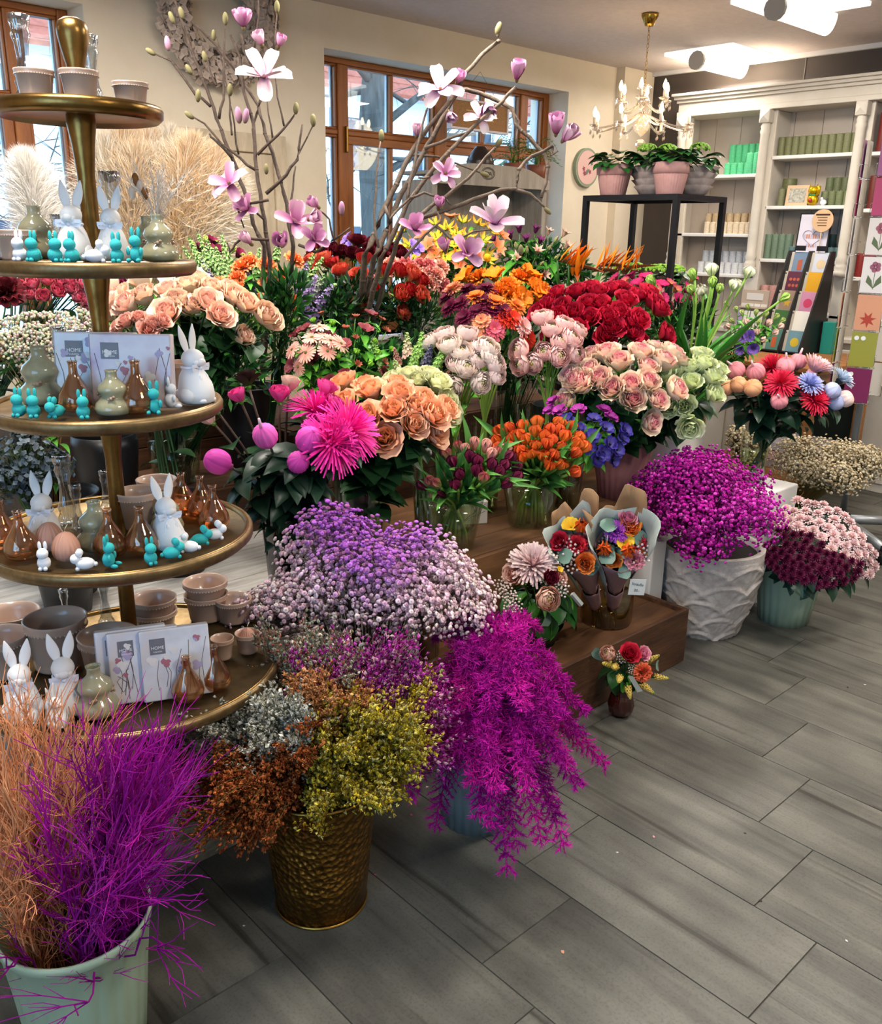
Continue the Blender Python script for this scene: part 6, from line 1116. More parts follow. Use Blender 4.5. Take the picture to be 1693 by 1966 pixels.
crow(4, 2.56, 2.75, 5.80, 1.721, .024, .085, '788058', 'short olive candle right of the golden cat', 'olive candles right'); crow(4, 2.56, 2.76, 5.865, 1.721, .026, .17, '6c7450', 'tall olive candle behind the short ones by the golden cat', 'olive candles tall'); crow(1, 2.985, 3.04, 5.79, 1.721, .022, .105, '7e805c', 'small olive candle left of the framed print', 'olive small'); crow(1, 2.96, 3.05, 5.865, 1.721, .045, .17, '6c7048', 'fat dark olive candle behind the framed print', 'olive fat')
crow(4, 2.90, 3.09, 5.80, 1.391, .025, .155, '748a72', 'tall grey green candle at the left of the lower shelf', 'grey green candles tall'); crow(2, 2.80, 2.90, 5.77, 1.391, .026, .08, '5c7a7c', 'short blue green candle beside the white framed poster', 'blue green pair'); crow(3, 2.56, 2.70, 5.78, 1.391, .025, .08, '5c787a', 'short blue green candle above the card rack', 'blue green right'); crow(5, 2.57, 2.92, 5.87, 1.391, .025, .16, '44605c', 'dark green candle in the shade behind the poster', 'dark green candles')
crow(3, 2.90, 3.08, 5.80, 1.06, .03, .16, 'd09a90', 'pink candle low down behind the grey card stand', 'pink candles'); crow(6, 2.12, 2.46, 5.80, 1.70, .028, .19, '6e2c24', 'dark red candle at the right picture edge', 'dark red candles'); crow(5, 2.12, 2.46, 5.80, 2.02, .028, .22, '7a2a28', 'dark red candle on the highest shelf at the right', 'dark red candles top'); crow(3, 2.30, 2.47, 5.80, 1.30, .028, .14, '8a2420', 'red candle low behind the card rack', 'red candles low')
# framed print, golden cat, white figurine, poster, round sign
t = thing('picture_frame', 'small framed drawing left of the golden cat', 'picture frame', (5.78, 2.90, 1.721), (0, rad(6), 0)); boxobj('frame', -.008, .008, -.075, .075, 0, .125, mat('pale_wood', 'd9b894', .5), t, .002); boxobj('picture', -.010, -.008, -.055, .055, .02, .105, mat('drawing_paper', 'cfcabc', .8, col2='8a8878', nscale=70), t)
t = thing('lucky_cat', 'golden waving cat figurine on the shelf', 'figurine', (5.76, 2.785, 1.721)); gm_ = mat('shiny_gold', 'd8b010', .25, .6)
mb = MB(); ball(mb, (0, 0, .035), .036, 14, 8, sc=(.9, 1, 1)); ball(mb, (-.005, 0, .09), .03, 14, 8, sc=(1, 1.1, .9)); mb.obj('body', gm_, t)
for s in (-1, 1): mb = MB(); mb.add([(-.01, s*.012, .108), (-.01, s*.03, .10), (.006, s*.02, .105), (-.004, s*.025, .133)], [(0, 1, 3), (1, 2, 3), (2, 0, 3)]); mb.obj('ear', gm_, t)
mb = MB(); tube(mb, [(-.01, -.03, .06), (-.018, -.042, .09), (-.02, -.04, .115)], [.011, .011, .012], 8); mb.obj('raised_paw', gm_, t); mb = MB(); lathe(mb, [(.026, .06), (.03, .064), (.026, .068)], 16); mb.obj('collar', mat('green_trim', '1f8a50', .4), t)
mb = MB(); ball(mb, (-.034, 0, .03), .014, 8, 5); mb.obj('coin', mat('red_trim', 'b03020', .4), t)
mb = MB(); ball(mb, (0, 0, .018), .018, 10, 6, sc=(.8, 1.2, 1)); ball(mb, (0, .012, .04), .01, 8, 5); 
for s in (-1, 1): mb.add([(0, s*.006, .03), (0, s*.028, .055), (.006, s*.02, .03)], [(0, 1, 2), (2, 1, 0)])
tag(mb.obj('angel_figurine', whitec, loc=(5.76, 2.715, 1.721)), 'tiny white winged figurine right of the golden cat', 'figurine')
t = thing('poster_frame', 'black framed white poster with a heart on the lower shelf', 'picture frame', (5.74, 2.745, 1.391), (0, rad(5), 0)); boxobj('frame', -.006, .006, -.105, .105, 0, .285, blackp, t, .002); boxobj('poster', -.0075, -.006, -.096, .096, .008, .277, mat('poster_paper', 'dcd6e2', .6), t)
mb = MB(); hp = [(.065*(math.sin(a)**3), .055*(13*math.cos(a)-5*math.cos(2*a)-2*math.cos(3*a)-math.cos(4*a))/16) for a in [i*2*pi/40 for i in range(40)]]; tube(mb, [(-.0085, x, .14+z) for x, z in hp+hp[:1]], .004, 4); mb.obj('printed_heart', mat('pale_grey_print', 'c2b8c8', .6), t)
salm = mat('salmon_print', 'c98a78', .6); 
for k in range(8): boxobj('printed_letter', -.0085, -.0075, .052-.0145*k-.0055, .052-.0145*k+.0055, .13, .157, salm if k % 3 else MATS['pale_grey_print'], t)
for k in range(5): boxobj('printed_letter', -.0085, -.0075, .03-.0145*k-.005, .03-.0145*k+.005, .078, .1, salm if k % 2 else MATS['pale_grey_print'], t)
t = thing('round_sign', 'round pale wooden sign leaning over the white poster', 'sign', (5.70, 2.675, 1.63), (0, rad(0), 0)); mb = MB(); n = 32; mb.add([(x, .068*math.cos(2*pi*i/n), .068*math.sin(2*pi*i/n)) for x in (0, .006) for i in range(n)], [tuple(range(n)), tuple(range(2*n-1, n-1, -1))]+[(i, n+i, n+(i+1) % n, (i+1) % n) for i in range(n)]); mb.obj('disc', mat('light_plywood', 'd8b088', .6), t, False)
boxobj('printed_heading', -.0008, 0, -.045, .045, .03, .04, mat('dark_brown_print', '3a2416', .7), t)
for k in range(4): boxobj('printed_line', -.0008, 0, -.03, .035-.008*(k % 2), .016-k*.016, .021-k*.016, mat('brown_print', '5a4030', .7), t)
mb = MB(); tube(mb, [(.004, 0, -.068), (.004, 0, -.236)], .003, 6); mb.obj('stick', mat('pale_wood', 'd9b894', .5), t)
# ================================================================ COUNTER, CARD RACKS
cw = mat('honey_wood', 'a8703c', .5, col2='8c5a2c', nscale=4, stretch=(6, 1, 6)); CZ = .85
t = thing('counter_table', 'honey wood counter table carrying the card racks', 'table', (5.15, 2.45, 0)); ox, oy2 = 5.15, 2.45
boxobj('table_top', 4.76-ox, 5.60-ox, 2.12-oy2, 2.95-oy2, CZ-.03, CZ, cw, t, .006); boxobj('apron', 4.80-ox, 5.56-ox, 2.16-oy2, 2.91-oy2, CZ-.12, CZ-.03, cw, t, .004)
for x in (4.81, 5.50):
    for y_ in (2.17, 2.84): boxobj('leg', x-ox, x+.055-ox, y_-oy2, y_+.055-oy2, 0, CZ-.12, cw, t, .004)
boxobj('low_shelf', 4.82-ox, 5.54-ox, 2.18-oy2, 2.89-oy2, .18, .2, cw, t, .003); boxobj('dark_panel', 5.52-ox, 5.54-ox, 2.18-oy2, 2.89-oy2, .2, CZ-.12, mat('dark_green_panel', '16241e', .6), t)
for k in range(3): tag(boxobj('paper_stack', 5.0, 5.35, 2.22, 2.5, .201+k*.055, .25+k*.055, mat('paper_%d' % k, ('9a8a90', 'c8a0a4', 'b8b0b4')[k], .7), None, .003), ['lowest', 'middle', 'topmost'][k]+' paper stack on the counter shelf behind the castor stand', 'paper', 'paper stacks under the counter')
def card(parent, P, rot, W, H, col, motif=None, mcol=None, name='card', label=None, th=.003):
    e = put(name, None, parent, P, rot)if 0 else None
    mb = MB(); box(mb, -th, 0, -W/2, W/2, 0, H); o = mb.obj(name, mat('card_'+col, col, .45), parent, False, P, rot)
    mm = mat('print_'+(mcol or 'x'), mcol or '808080', .5)
    if motif:
        b = MB(); s = min(W, H)
        def disc(cy, cz, r, n=14, sq=1): b.add([(-th-.0006, cy+r*math.cos(2*pi*i/n), cz+sq*r*math.sin(2*pi*i/n)) for i in range(n)], [tuple(range(n))])
        if motif == 'disc': disc(0, H*.45, s*.28)
        elif motif == 'star': b.add([(-th-.0006, 0, H*.42)]+[(-th-.0006, s*(.3 if i % 2 else .14)*math.sin(i*pi/5), H*.42-s*(.3 if i % 2 else .14)*math.cos(i*pi/5)) for i in range(10)], [(0, 1+i, 1+(i+1) % 10) for i in range(10)])
        elif motif == 'maple': b.add([(-th-.0006, 0, H*.3)]+[(-th-.0006, s*(.34 if i % 2 else .15)*math.sin(i*pi/7), H*.3+s*(.34 if i % 2 else .15)*math.cos(i*pi/7)) for i in range(14)], [(0, 1+i, 1+(i+1) % 14) for i in range(14)])
        elif motif == 'block': b.add([(-th-.0006, -s*.15, H*.12), (-th-.0006, s*.15, H*.12), (-th-.0006, s*.17, H*.6), (-th-.0006, -s*.12, H*.66)], [(0, 1, 2, 3)])
        elif motif == 'dots':
            for k in range(6): disc((k % 3-1)*s*.24, H*(.32+.3*(k//3)), s*.1, 8)
        elif motif == 'flower':
            for k in range(5): disc(s*.12*math.cos(k*1.257), H*.72+s*.12*math.sin(k*1.257), s*.11, 8)
            b.obj('printed_bloom', mm, o, False); b = MB(); b.add([(-th-.0005, -s*.012, H*.1), (-th-.0005, s*.012, H*.1), (-th-.0005, s*.012, H*.66), (-th-.0005, -s*.012, H*.66)], [(0, 1, 2, 3)])
            for q in (-1, 1): b.add([(-th-.0005, 0, H*.12), (-th-.0005, q*s*.3, H*.3), (-th-.0005, q*s*.25, H*.5), (-th-.0005, q*s*.08, H*.35)], [(0, 1, 2, 3)])
            mm = mat('print_green', '5a6a48', .5)
        b.obj('printed_motif', mm, o, False)
    return o
# black stepped rack: two columns of five pockets, leaning back
RX, RY, RZ = 5.22, 2.62, CZ
t = thing('card_rack', 'black stepped card rack with two columns of greeting cards on the counter', 'card rack', (RX, RY, RZ)); W2 = .19
for s in (-.135, -.005, .125): mb = MB(); mb.add([(0, s-.005, .001), (.30, s-.005, .001), (.30, s-.005, .60), (.24, s-.005, .60), (0, s-.005, .04), (0, s+.005, .001), (.30, s+.005, .001), (.30, s+.005, .60), (.24, s+.005, .60), (0, s+.005, .04)], [(0, 1, 2, 3, 4), (9, 8, 7, 6, 5), (0, 5, 6, 1), (1, 6, 7, 2), (2, 7, 8, 3), (3, 8, 9, 4), (4, 9, 5, 0)]); mb.obj('side_plate', blackp, t, False)
cc_ = [[('6a93a0', 'disc', 'c8b030'), ('e6e4da', None, None), ('c88aa8', 'disc', 'c84068'), ('d8a020', None, None), ('c8ccd8', 'disc', 'd8c098')], [('4f8074', 'block', 'b85a30'), ('3f6a3a', None, None), ('9a8270', 'star', 'c8a038'), ('5a2840', 'dots', 'b85a40'), ('7088a0', 'block', 'b05a40')]]
for cidx, yc in enumerate((-.07, .06)):
    for k in range(5):
        x = .012+k*.052; z = .045+k*.113
        boxobj('pocket', x-.004, x+.05, yc-.058, yc+.058, z-.035, z-.028, blackp, t)
        for q in range(3): card(t, (x+.030-.006*q, yc-(.012*q-.012), z-.028), (0, rad(12), 0), .098, .125, cc_[cidx][k][0] if q == 2 else 'c9bfae', cc_[cidx][k][1] if q == 2 else None, cc_[cidx][k][2])
for yc in (-.07, .06): boxobj('header_clip', .25, .262, yc-.03, yc+.03, .60, .63, blackp, t, .002)
# grey tiered stand left of it
t = thing('card_rack', 'small pale tiered rack of slim cards left of the black rack', 'card rack', (5.22, 2.86, CZ)); boxobj('back_plate', .10, .115, -.09, .09, 0, .36, mat('kraft_grey', 'b8a898', .7), t)
for r_ in range(3):
    boxobj('tray', r_*.045-.02, r_*.045+.02, -.09, .09, .02+r_*.115, .028+r_*.115, MATS['kraft_grey'], t)
    for k in range(4): card(t, (r_*.045+.01, -.066+k*.044, .03+r_*.115), (0, rad(10), 0), .038, .09, [['dcd8d4', 'a070a8', 'd88848', 'e4dcd8'], ['d4d0c8', 'cfd4d0', 'd8d4cc', '9a88b0'], ['ccc8c0', 'd8d4d0', 'd0d0c8', 'c8c4c0']][r_][k])
card(t, (.10, 0, .30), (0, 0, 0), .11, .04, 'd8d6d2')
tag(boxobj('teal_box', 5.46, 5.52, 2.40, 2.47, CZ, CZ+.19, mat('teal_card', '2a9a8c', .5), None, .002), 'teal box standing right of the black card rack', 'box')
# wire spinner rack on castors
SX, SY = 4.62, 1.84; wire = mat('chrome_wire', 'b8bcc0', .25, 1); steel = mat('grey_steel', '9a9ea2', .4, .6)
t = thing('spinner_rack', 'wire spinner rack of greeting cards on a castor base at the right edge', 'card rack', (SX, SY, 0)); mb = MB(); tube(mb, [(0, 0, .12), (0, 0, 2.0)], .018, 14); mb.obj('pole', steel, t)
for k in range(4):
    a = rad(135)+k*pi/2+.15; d = Vector((math.cos(a), math.sin(a), 0)); mb = MB(); tube(mb, [d*.02+Vector((0, 0, .11)), d*.38+Vector((0, 0, .085))], [.028, .022], 6); mb.obj('base_leg', steel, t)
    mb = MB(); c = d*.38+Vector((0, 0, .034)); pp = Vector((-d.y, d.x, 0)); tube(mb, [c-pp*.014, c+pp*.014], .034, 14); tube(mb, [c+Vector((0, 0, .02)), c+Vector((0, 0, .06))], .012, 6); mb.obj('castor', blackp, t)
mb = MB(); tube(mb, [(0, 0, .11), (0, 0, .15)], .04, 14); mb.obj('hub', blackp, t)
face = [('9a5a88', None, None), ('b0406a', None, None), ('e0d8d4', 'flower', 'a05868'), ('e2dcda', 'flower', '9a5a70'), ('d89a78', 'maple', 'b0402c'), ('98983c', None, None), ('7a2454', None, None)]; side = ['cfc4b4', 'd8d0c4', 'c8b8a8', 'd4ccc0', 'c07a70', 'c8b850', 'dccfa0']
for k in range(7):
    z = 1.80-.175*k
    for q in range(4):
        a = pi+.20+q*pi/2; d = Vector((math.cos(a), math.sin(a), 0)); p = Vector((-d.y, d.x, 0)); R0 = .125; rot = (0, 0, a-pi)
        mb = MB(); c = d*R0+Vector((0, 0, z)); f = d*(R0+.03); 
        tube(mb, [c-p*.062+Vector((0, 0, .06)), f-p*.062+Vector((0, 0, z+.06)), f-p*.062+Vector((0, 0, z)), f-p*.03+Vector((0, 0, z)), f+p*.03+Vector((0, 0, z)), f+p*.062+Vector((0, 0, z)), f+p*.062+Vector((0, 0, z+.06)), c+p*.062+Vector((0, 0, .06))], .0016, 4); tube(mb, [c-p*.062, f-p*.062+Vector((0, 0, z))], .0016, 4); tube(mb, [c+p*.062, f+p*.062+Vector((0, 0, z))], .0016, 4); mb.obj('wire_pocket', wire, t)
        F_ = face[k] if q in (0, 3) else (side[k], None, None)
        for s in range(2): card(t, Vector((d.x*(R0+.010+.012*s), d.y*(R0+.010+.012*s), z+.004)), rot, .115, .165, F_[0] if s else 'cfc6ba', F_[1] if s else None, F_[2])
        if k in (5, 6) and q == 0:
            for s in range(2 if k == 5 else 1): mb = MB(); cc0 = Vector((d.x*(R0+.027), d.y*(R0+.027), z+.14))-p*(.035-.03*s); tube(mb, [cc0, cc0+d*.001], .011, 14); mb.obj('round_sticker', inkw, t, False)
# ================================================================ BLACK PLANT STAND WITH POTTED PLANTS
P0 = atd(1300, 372, 3.9); PX, PY, PZ = P0.x, P0.y, P0.z; dX, dY = .385, .50
t = thing('plant_stand', 'tall black square metal plant stand with two levels', 'plant stand', (PX, PY, 0)); bmt = mat('black_steel', '121318', .45, .2)
for x in (0, dX):
    for y_ in (0, dY): boxobj('leg', x-.0125, x+.0125, y_-.0125, y_+.0125, 0, PZ-.025, bmt, t)
for z in (PZ-.025, 1.14):
    for x in (0, dX): boxobj('rail', x-.0125, x+.0125, .0125, dY-.0125, z, z+.025, bmt, t)
    for y_ in (0, dY): boxobj('rail', -.0125, dX+.0125, y_-.0125, y_+.0125, z, z+.025, bmt, t)
    boxobj('shelf_plate', .0125, dX-.0125, .0125, dY-.0125, z+.014, z+.024, bmt, t)
pinkp = mat('pink_terracotta', 'c99a94', .6, col2='bd8c86', nscale=20); greyc = mat('grey_scallop', '9c8f8a', .7, col2='85766f', nscale=25)
def plant(x, y_, z, kind, label, seed, sc=1.0, heads=0, hc='8fbf4a'):
    rng = random.Random(seed); t = thing('potted_plant', label, 'potted plant', (x, y_, z)); mb = MB()
    if kind == 'flute': lathe(mb, [(.0005, 0), (.055, 0), (.058, .003), (.074, .085), (.074, .09), (.082, .092), (.085, .135), (.08, .137), (.075, .12), (.0005, .11)], 96, mod=lambda a, j, r, z_: r*(1+(.02*(1 if math.cos(a*32) > 0 else -1) if 2 <= j <= 3 else 0))); mb.obj('pot', pinkp, t)
    elif kind == 'scallop':
        pr = [(.0005, 0), (.05, 0), (.065, .012)]
        for k in range(4): pr += [(.07+.01*k, .022+.028*k), (.088+.008*k, .042+.028*k), (.08+.008*k, .045+.028*k)]
        pr += [(.1, .125), (.09, .12), (.0005, .1)]; lathe(mb, pr, 64, mod=lambda a, j, r, z_: r*(1+(.06*math.sin(a*9+j) if j % 3 == 1 and j > 2 else 0))); mb.obj('pot', greyc, t)
    else:
        lathe(mb, [(.0005, 0), (.062, 0), (.078, .07), (.082, .135), (.086, .15), (.078, .15), (.07, .12), (.0005, .12)], 40)
        for k in range(36):
            a = (k % 12)*pi/6+(k//12)*.26; zz = .025+(k//12)*.045; r = .07+.012*(k//12); k0 = len(mb.v); ball(mb, (0, 0, 0), .02, 8, 5, sc=(1, 1.05, .25)); mb.xf(k0, Matrix.Translation((r*math.cos(a), r*math.sin(a), zz)) @ align((math.cos(a), math.sin(a), .25)).to_matrix().to_4x4())
        mb.obj('pot', pinkp, t)
    for k in range(32):
        a = k*2.4; e = rng.uniform(.1, 1.2); P = Vector((.05*math.cos(a)*sc, .05*math.sin(a)*sc, .12+.05*e)); put('leaf', leaf('hyd'), t, P, align((math.cos(a)*.45, math.sin(a)*.45, .35+e), a), sc*rng.uniform(.7, 1.0))
    for k in range(heads):
        a = k*2.1+seed; b_ = Bits(); r2 = np.random.default_rng(seed+k); n = 70; dd = r2.normal(size=(n, 3)); dd[:, 2] = abs(dd[:, 2]); dd /= np.linalg.norm(dd, axis=1, keepdims=True); b_.tmpl(POM_V, POM_F, POM_C, dd*np.array([.042, .042, .026]), dd, .007, np.tile(lin(hc), (n, 1))*r2.uniform(.7, 1.2, (n, 1)), r2); o = b_.obj('flower_head', PET, t); o.location = (.055*math.cos(a)*sc, .055*math.sin(a)*sc, .20)
    return t
zt_ = PZ+.001
plant(PX+.07, PY+.40, zt_, 'flute', 'pink fluted pot with round leaves at the left of the black stand', 1, .95); plant(PX+.095, PY+.105, zt_, 'flute', 'pink fluted pot at the front corner of the black stand', 2, .95)
plant(PX+.20, PY+.27, zt_, 'scallop', 'grey scalloped pot with green hydrangea between the two pink pots', 3, 1.0, 2); plant(PX+.29, PY+.11, zt_, 'scallop', 'grey scalloped pot at the right corner of the black stand', 4, 1.0, 1)
plant(PX+.13, PY+.12, 1.166, 'petal', 'pink petal covered pot with bright green hydrangea on the lower level', 5, 1.0, 3, '9cd04a'); plant(PX+.17, PY+.36, 1.166, 'petal', 'pink petal covered pot deeper on the lower level of the black stand', 6, 1.0, 3, '9cc850')
# ================================================================ CHANDELIER
CHX, CHY = 4.414, 3.165; cz = aty(1240, 226, CHY).z
t = thing('chandelier', 'crystal chandelier with glowing candle bulbs on a brass chain', 'chandelier', (CHX, CHY, cz)); gch = mat('polished_brass', 'b08a3c', .2, 1)
mb = MB(); H = ZC-cz; lathe(mb, [(.0005, H-.002), (.045, H-.002), (.046, H-.012), (.03, H-.045), (.022, H-.06), (.0005, H-.062)], 24); mb.obj('ceiling_rose', gch, t)
mb = MB(); z = H-.06; k = 0
while z > .17: q = Vector((.006, 0, 0)) if k % 2 else Vector((0, .006, 0)); tube(mb, [Vector((0, 0, z))+q*math.cos(a)+Vector((0, 0, .012*math.sin(a)-.012)) for a in [i*pi/4 for i in range(9)]], .0017, 4); z -= .021; k += 1
mb.obj('chain', gch, t)
crg = glassmat('chandelier_glass', 'f4ece4', .18, .05, .25, 'e8d8c8')
mb = MB(); lathe(mb, [(.0005, .17), (.03, .16), (.04, .145), (.02, .13), (.014, .11), (.03, .09), (.034, .07), (.016, .05), (.014, 0), (.03, -.02), (.045, -.05), (.03, -.075), (.015, -.09), (.0005, -.10)], 20, mod=lambda a, j, r, z_: r*(1+.08*math.cos(a*8))); mb.obj('glass_stem', crg, t)
bulb = mat('glowing_bulb', 'ffe2b0', .3, emit=14)
def arms(n, R, z0, z1, ph):
    for k in range(n):
        a = ph+2*pi*k/n; d = Vector((math.cos(a), math.sin(a), 0)); mb = MB(); c = bez(Vector((0, 0, z0)), d*R*.5+Vector((0, 0, z0-.09)), d*R+Vector((0, 0, z0-.10)), d*R+Vector((0, 0, z1)), 10); tube(mb, c, .0055, 6); o = mb.obj('arm', crg, t)
        e = d*R+Vector((0, 0, z1)); mb = MB(); lathe(mb, [(.006, 0), (.022, .004), (.03, .012), (.027, .013), (.006, .006)], 16); mb.obj('drip_dish', crg, o, loc=e)
        mb = MB(); lathe(mb, [(.0005, .006), (.0085, .006), (.0085, .05), (.0005, .05)], 12); mb.obj('candle_sleeve', mat('ivory_sleeve', 'f0dcc0', .5), o, loc=e)
        mb = MB(); lathe(mb, [(.004, .05), (.010, .062), (.0115, .072), (.008, .088), (.003, .1), (.0005, .104)], 12); mb.obj('bulb', bulb, o, loc=e)
        mb = MB()
        for q in range(4): aa = q*pi/2; p = e+Vector((.027*math.cos(aa), .027*math.sin(aa), 0)); tube(mb, [p+Vector((0, 0, .01)), p+Vector((0, 0, -.012))], .0008, 3); k0 = len(mb.v); mb.add([(v[0]*.006+p.x, v[1]*.006+p.y, v[2]*.014+p.z-.026) for v in OCT], OCTF)
        mb.obj('crystal_drops', crg, o, False)
arms(8, .27, .03, -.06, .2); arms(6, .135, .10, .075, .5)
mb = MB(); ball(mb, (0, 0, -.14), .028, 10, 7); tube(mb, [(0, 0, -.09), (0, 0, -.115)], .002, 4); mb.obj('crystal_ball', crg, t, False)
la = bpy.data.lights.new('chandelier_light', 'POINT'); la.energy = 6; la.color = (1, .74, .45); la.shadow_soft_size = .2; o = bpy.data.objects.new('chandelier_light', la); COL.objects.link(o); o.parent = t; o.location = (0, 0, -.02)
# ================================================================ GREY CABINET BEFORE THE WINDOW
CY_ = 3.95; a_ = aty(838, 340, CY_); b__ = aty(1050, 340, CY_); xl, xr = a_.x, b__.x; zt2 = aty(940, 316, CY_).z; zb2 = aty(940, 358, CY_).z; zl = aty(845, 335, CY_).z
gw = mat('grey_weathered_wood', 'a39c92', .75, col2='8c857b', nscale=5, stretch=(8, 8, .8), bump=.1); xm_ = (xl+xr)/2; hw_ = (xr-xl)/2
t = thing('grey_cabinet', 'weathered grey open cabinet with curved crest before the window', 'cabinet', (xm_, CY_, .0)); mb = MB(); n = 20; top = []
for i in range(n+1): s = -1+2*i/n; top.append((s*hw_*1.03, zl+(zt2-zl)*(1/(1+math.exp(-9*(.78-abs(s)))))))
vs = [(x, y_, z) for y_ in (-.012, .012) for x, z in [(top[0][0], zb2)]+top+[(top[-1][0], zb2)]]; k = n+3
mb.add(vs, [tuple(range(k)), tuple(range(2*k-1, k-1, -1))]+[(i, k+i, k+(i+1) % k, (i+1) % k) for i in range(k)]); mb.obj('crest_board', gw, t, False)
for s in (-1, 1): boxobj('side_panel', s*hw_-.02, s*hw_+.02, .012, .28, 0, zb2+.02, gw, t, .003)
nb = 6
for q in range(nb): boxobj('back_board', -hw_+.02+q*(2*hw_-.04)/nb+.001, -hw_+.02+(q+1)*(2*hw_-.04)/nb-.001, .265, .28, 0, zb2+.02, gw, t, .002)
boxobj('top_board', -hw_*1.03, hw_*1.03, .012, .29, zb2+.05, zb2+.07, gw, t, .003)
for z in (.02, .7, 1.1): boxobj('shelf', -hw_+.02, hw_-.02, .014, .264, z, z+.02, gw, t, .002)
ink = mat('stamp_ink', '55504a', .7); e0 = aty(937, 333, CY_-.012); ex, ez = e0.x-xm_, e0.z; mb = MB()
for sc_ in (1, .82): tube(mb, [(ex+.055*sc_*math.cos(a), -.0128, ez+.033*sc_*math.sin(a)) for a in [i*2*pi/28 for i in range(29)]], .0022, 4)
tube(mb, [(ex-.03+.06*i/16, -.0128, ez+.012*math.sin(i*1.5)) for i in range(17)], .0022, 4); mb.obj('oval_stamp', ink, t)
zc2 = zb2+.07
def ontop(u, y_): return Vector((aty(u, 300, y_).x, y_, zc2))
mb = MB(); pr = [(.0005, 0), (.06, 0)]
for k in range(9): q = .075*math.sin(pi*(.3+.62*k/9)); pr += [(q+.012, .012+k*.016), (q+.006, .02+k*.016)]
pr += [(.03, .16), (.0005, .16)]; lathe(mb, pr, 32); P = ontop(922, 4.08); tag(mb.obj('ribbed_vase', mat('dark_brown_glaze', '2e221e', .3), loc=P), 'dark brown ribbed round vase on the grey cabinet', 'vase')
FR = leaf_me('leaf', .16, .012, '4a7048', '7a9a70', 70, .3, nu=6, a0=20)
def potfern(u, y_, label, seed, n=26, sc=1.0):
    t = thing('potted_fern', label, 'potted plant', ontop(u, y_)); rng = random.Random(seed); mb = MB(); lathe(mb, [(.0005, 0), (.05, 0), (.06, .08), (.055, .08), (.0005, .07)], 24); mb.obj('pot', mat('rust_pot', '7a4634', .6), t)
    for k in range(n):
        a = rng.random()*6.28; e = rng.uniform(.2, 1.3); mb = MB(); c = bez(Vector((0, 0, .07)), Vector((.03*math.cos(a), .03*math.sin(a), .14*e+.08)), Vector((.09*math.cos(a), .09*math.sin(a), .16*e+.08)), Vector((.16*math.cos(a), .16*math.sin(a), .10*e+.04)), 8); tube(mb, c, .0012, 3, col=G2)
        for i in range(2, 9):
            for s in (-1, 1):
                k0 = len(mb.v); L = .035*sc*(1.1-.08*i); petal(mb, a+s*1.2, L, .007, 70, 100, G1, lin('7a9c70'), nu=3, nv=1, tip='point', rng=rng); mb.xf(k0, Matrix.Translation(c[i]))
        mb.obj('frond', PET, t)
potfern(985, 4.05, 'feathery potted fern in the middle of the grey cabinet top', 1, 24); potfern(1030, 4.02, 'feathery potted fern at the right end of the grey cabinet', 2, 20)
# hanging burlap sign in the window
s0 = aty(868, 190, 4.16); s1 = aty(972, 255, 4.16); t = thing('burlap_sign', 'burlap board in a pale wooden frame hanging in the window', 'sign', (s0.x, 4.16, s1.z)); w_, h_ = s1.x-s0.x, s0.z-s1.z
boxobj('board', 0, w_, 0, .02, .0, h_, mat('burlap', 'a07850', .9, col2='8a6440', nscale=90), t, .002)
pw = mat('pale_grey_frame', 'cfc8ce', .6)
for x0, x1, zz0, zz1 in ((-.012, .0, -.012, h_+.012), (w_, w_+.012, -.012, h_+.012), (0, w_, -.012, 0), (0, w_, h_, h_+.012)): boxobj('frame', x0, x1, -.006, .03, zz0, zz1, pw, t)
mb = MB(); tube(mb, [(.05, .01, h_), (w_/2, .01, WZ1-s1.z), (w_-.05, .01, h_)], .0015, 4); mb.obj('hanging_cord', ink, t)
for k in range(3): boxobj('printed_line', w_*.25, w_*(.75-.1*k), -.0008, 0, h_*(.35+.15*k), h_*(.39+.15*k), mat('faint_print', 'c8a884', .8), t)
# round wall plate
c0 = aty(1121, 322, YW); t = thing('wall_clock', 'round pink clock with sage rim and painted flowers on the wall', 'clock', (c0.x, YW, c0.z)); mb = MB(); n = 40
def disk(mb, y0, y1, r): mb.add([(r*math.cos(2*pi*i/n), y_, r*math.sin(2*pi*i/n)) for y_ in (y0, y1) for i in range(n)], [tuple(range(n)), tuple(range(2*n-1, n-1, -1))]+[(i, (i+1) % n, n+(i+1) % n, n+i) for i in range(n)])
disk(mb, 0, -.03, .128); mb.obj('rim', mat('sage_rim', '8f9a84', .5), t, False); mb = MB(); disk(mb, -.03, -.033, .112); mb.obj('dial', mat('pink_dial', 'ddb4ac', .6), t, False)
rng = random.Random(4)
for k in range(7): mb = MB(); cx_, cz_ = rng.uniform(-.05, .05), rng.uniform(-.05, .05); mb.add([(cx_, -.0345, cz_)]+[(cx_+.02*(1 if i % 2 else .5)*math.cos(i*.628), -.0342, cz_+.02*(1 if i % 2 else .5)*math.sin(i*.628)) for i in range(10)], [(0, 1+i, 1+(i+1) % 10) for i in range(10)]); mb.obj('painted_flower', mat('print_wine%d' % (k % 2), ('a04a58', '6a8070')[k % 2], .6), t, False)
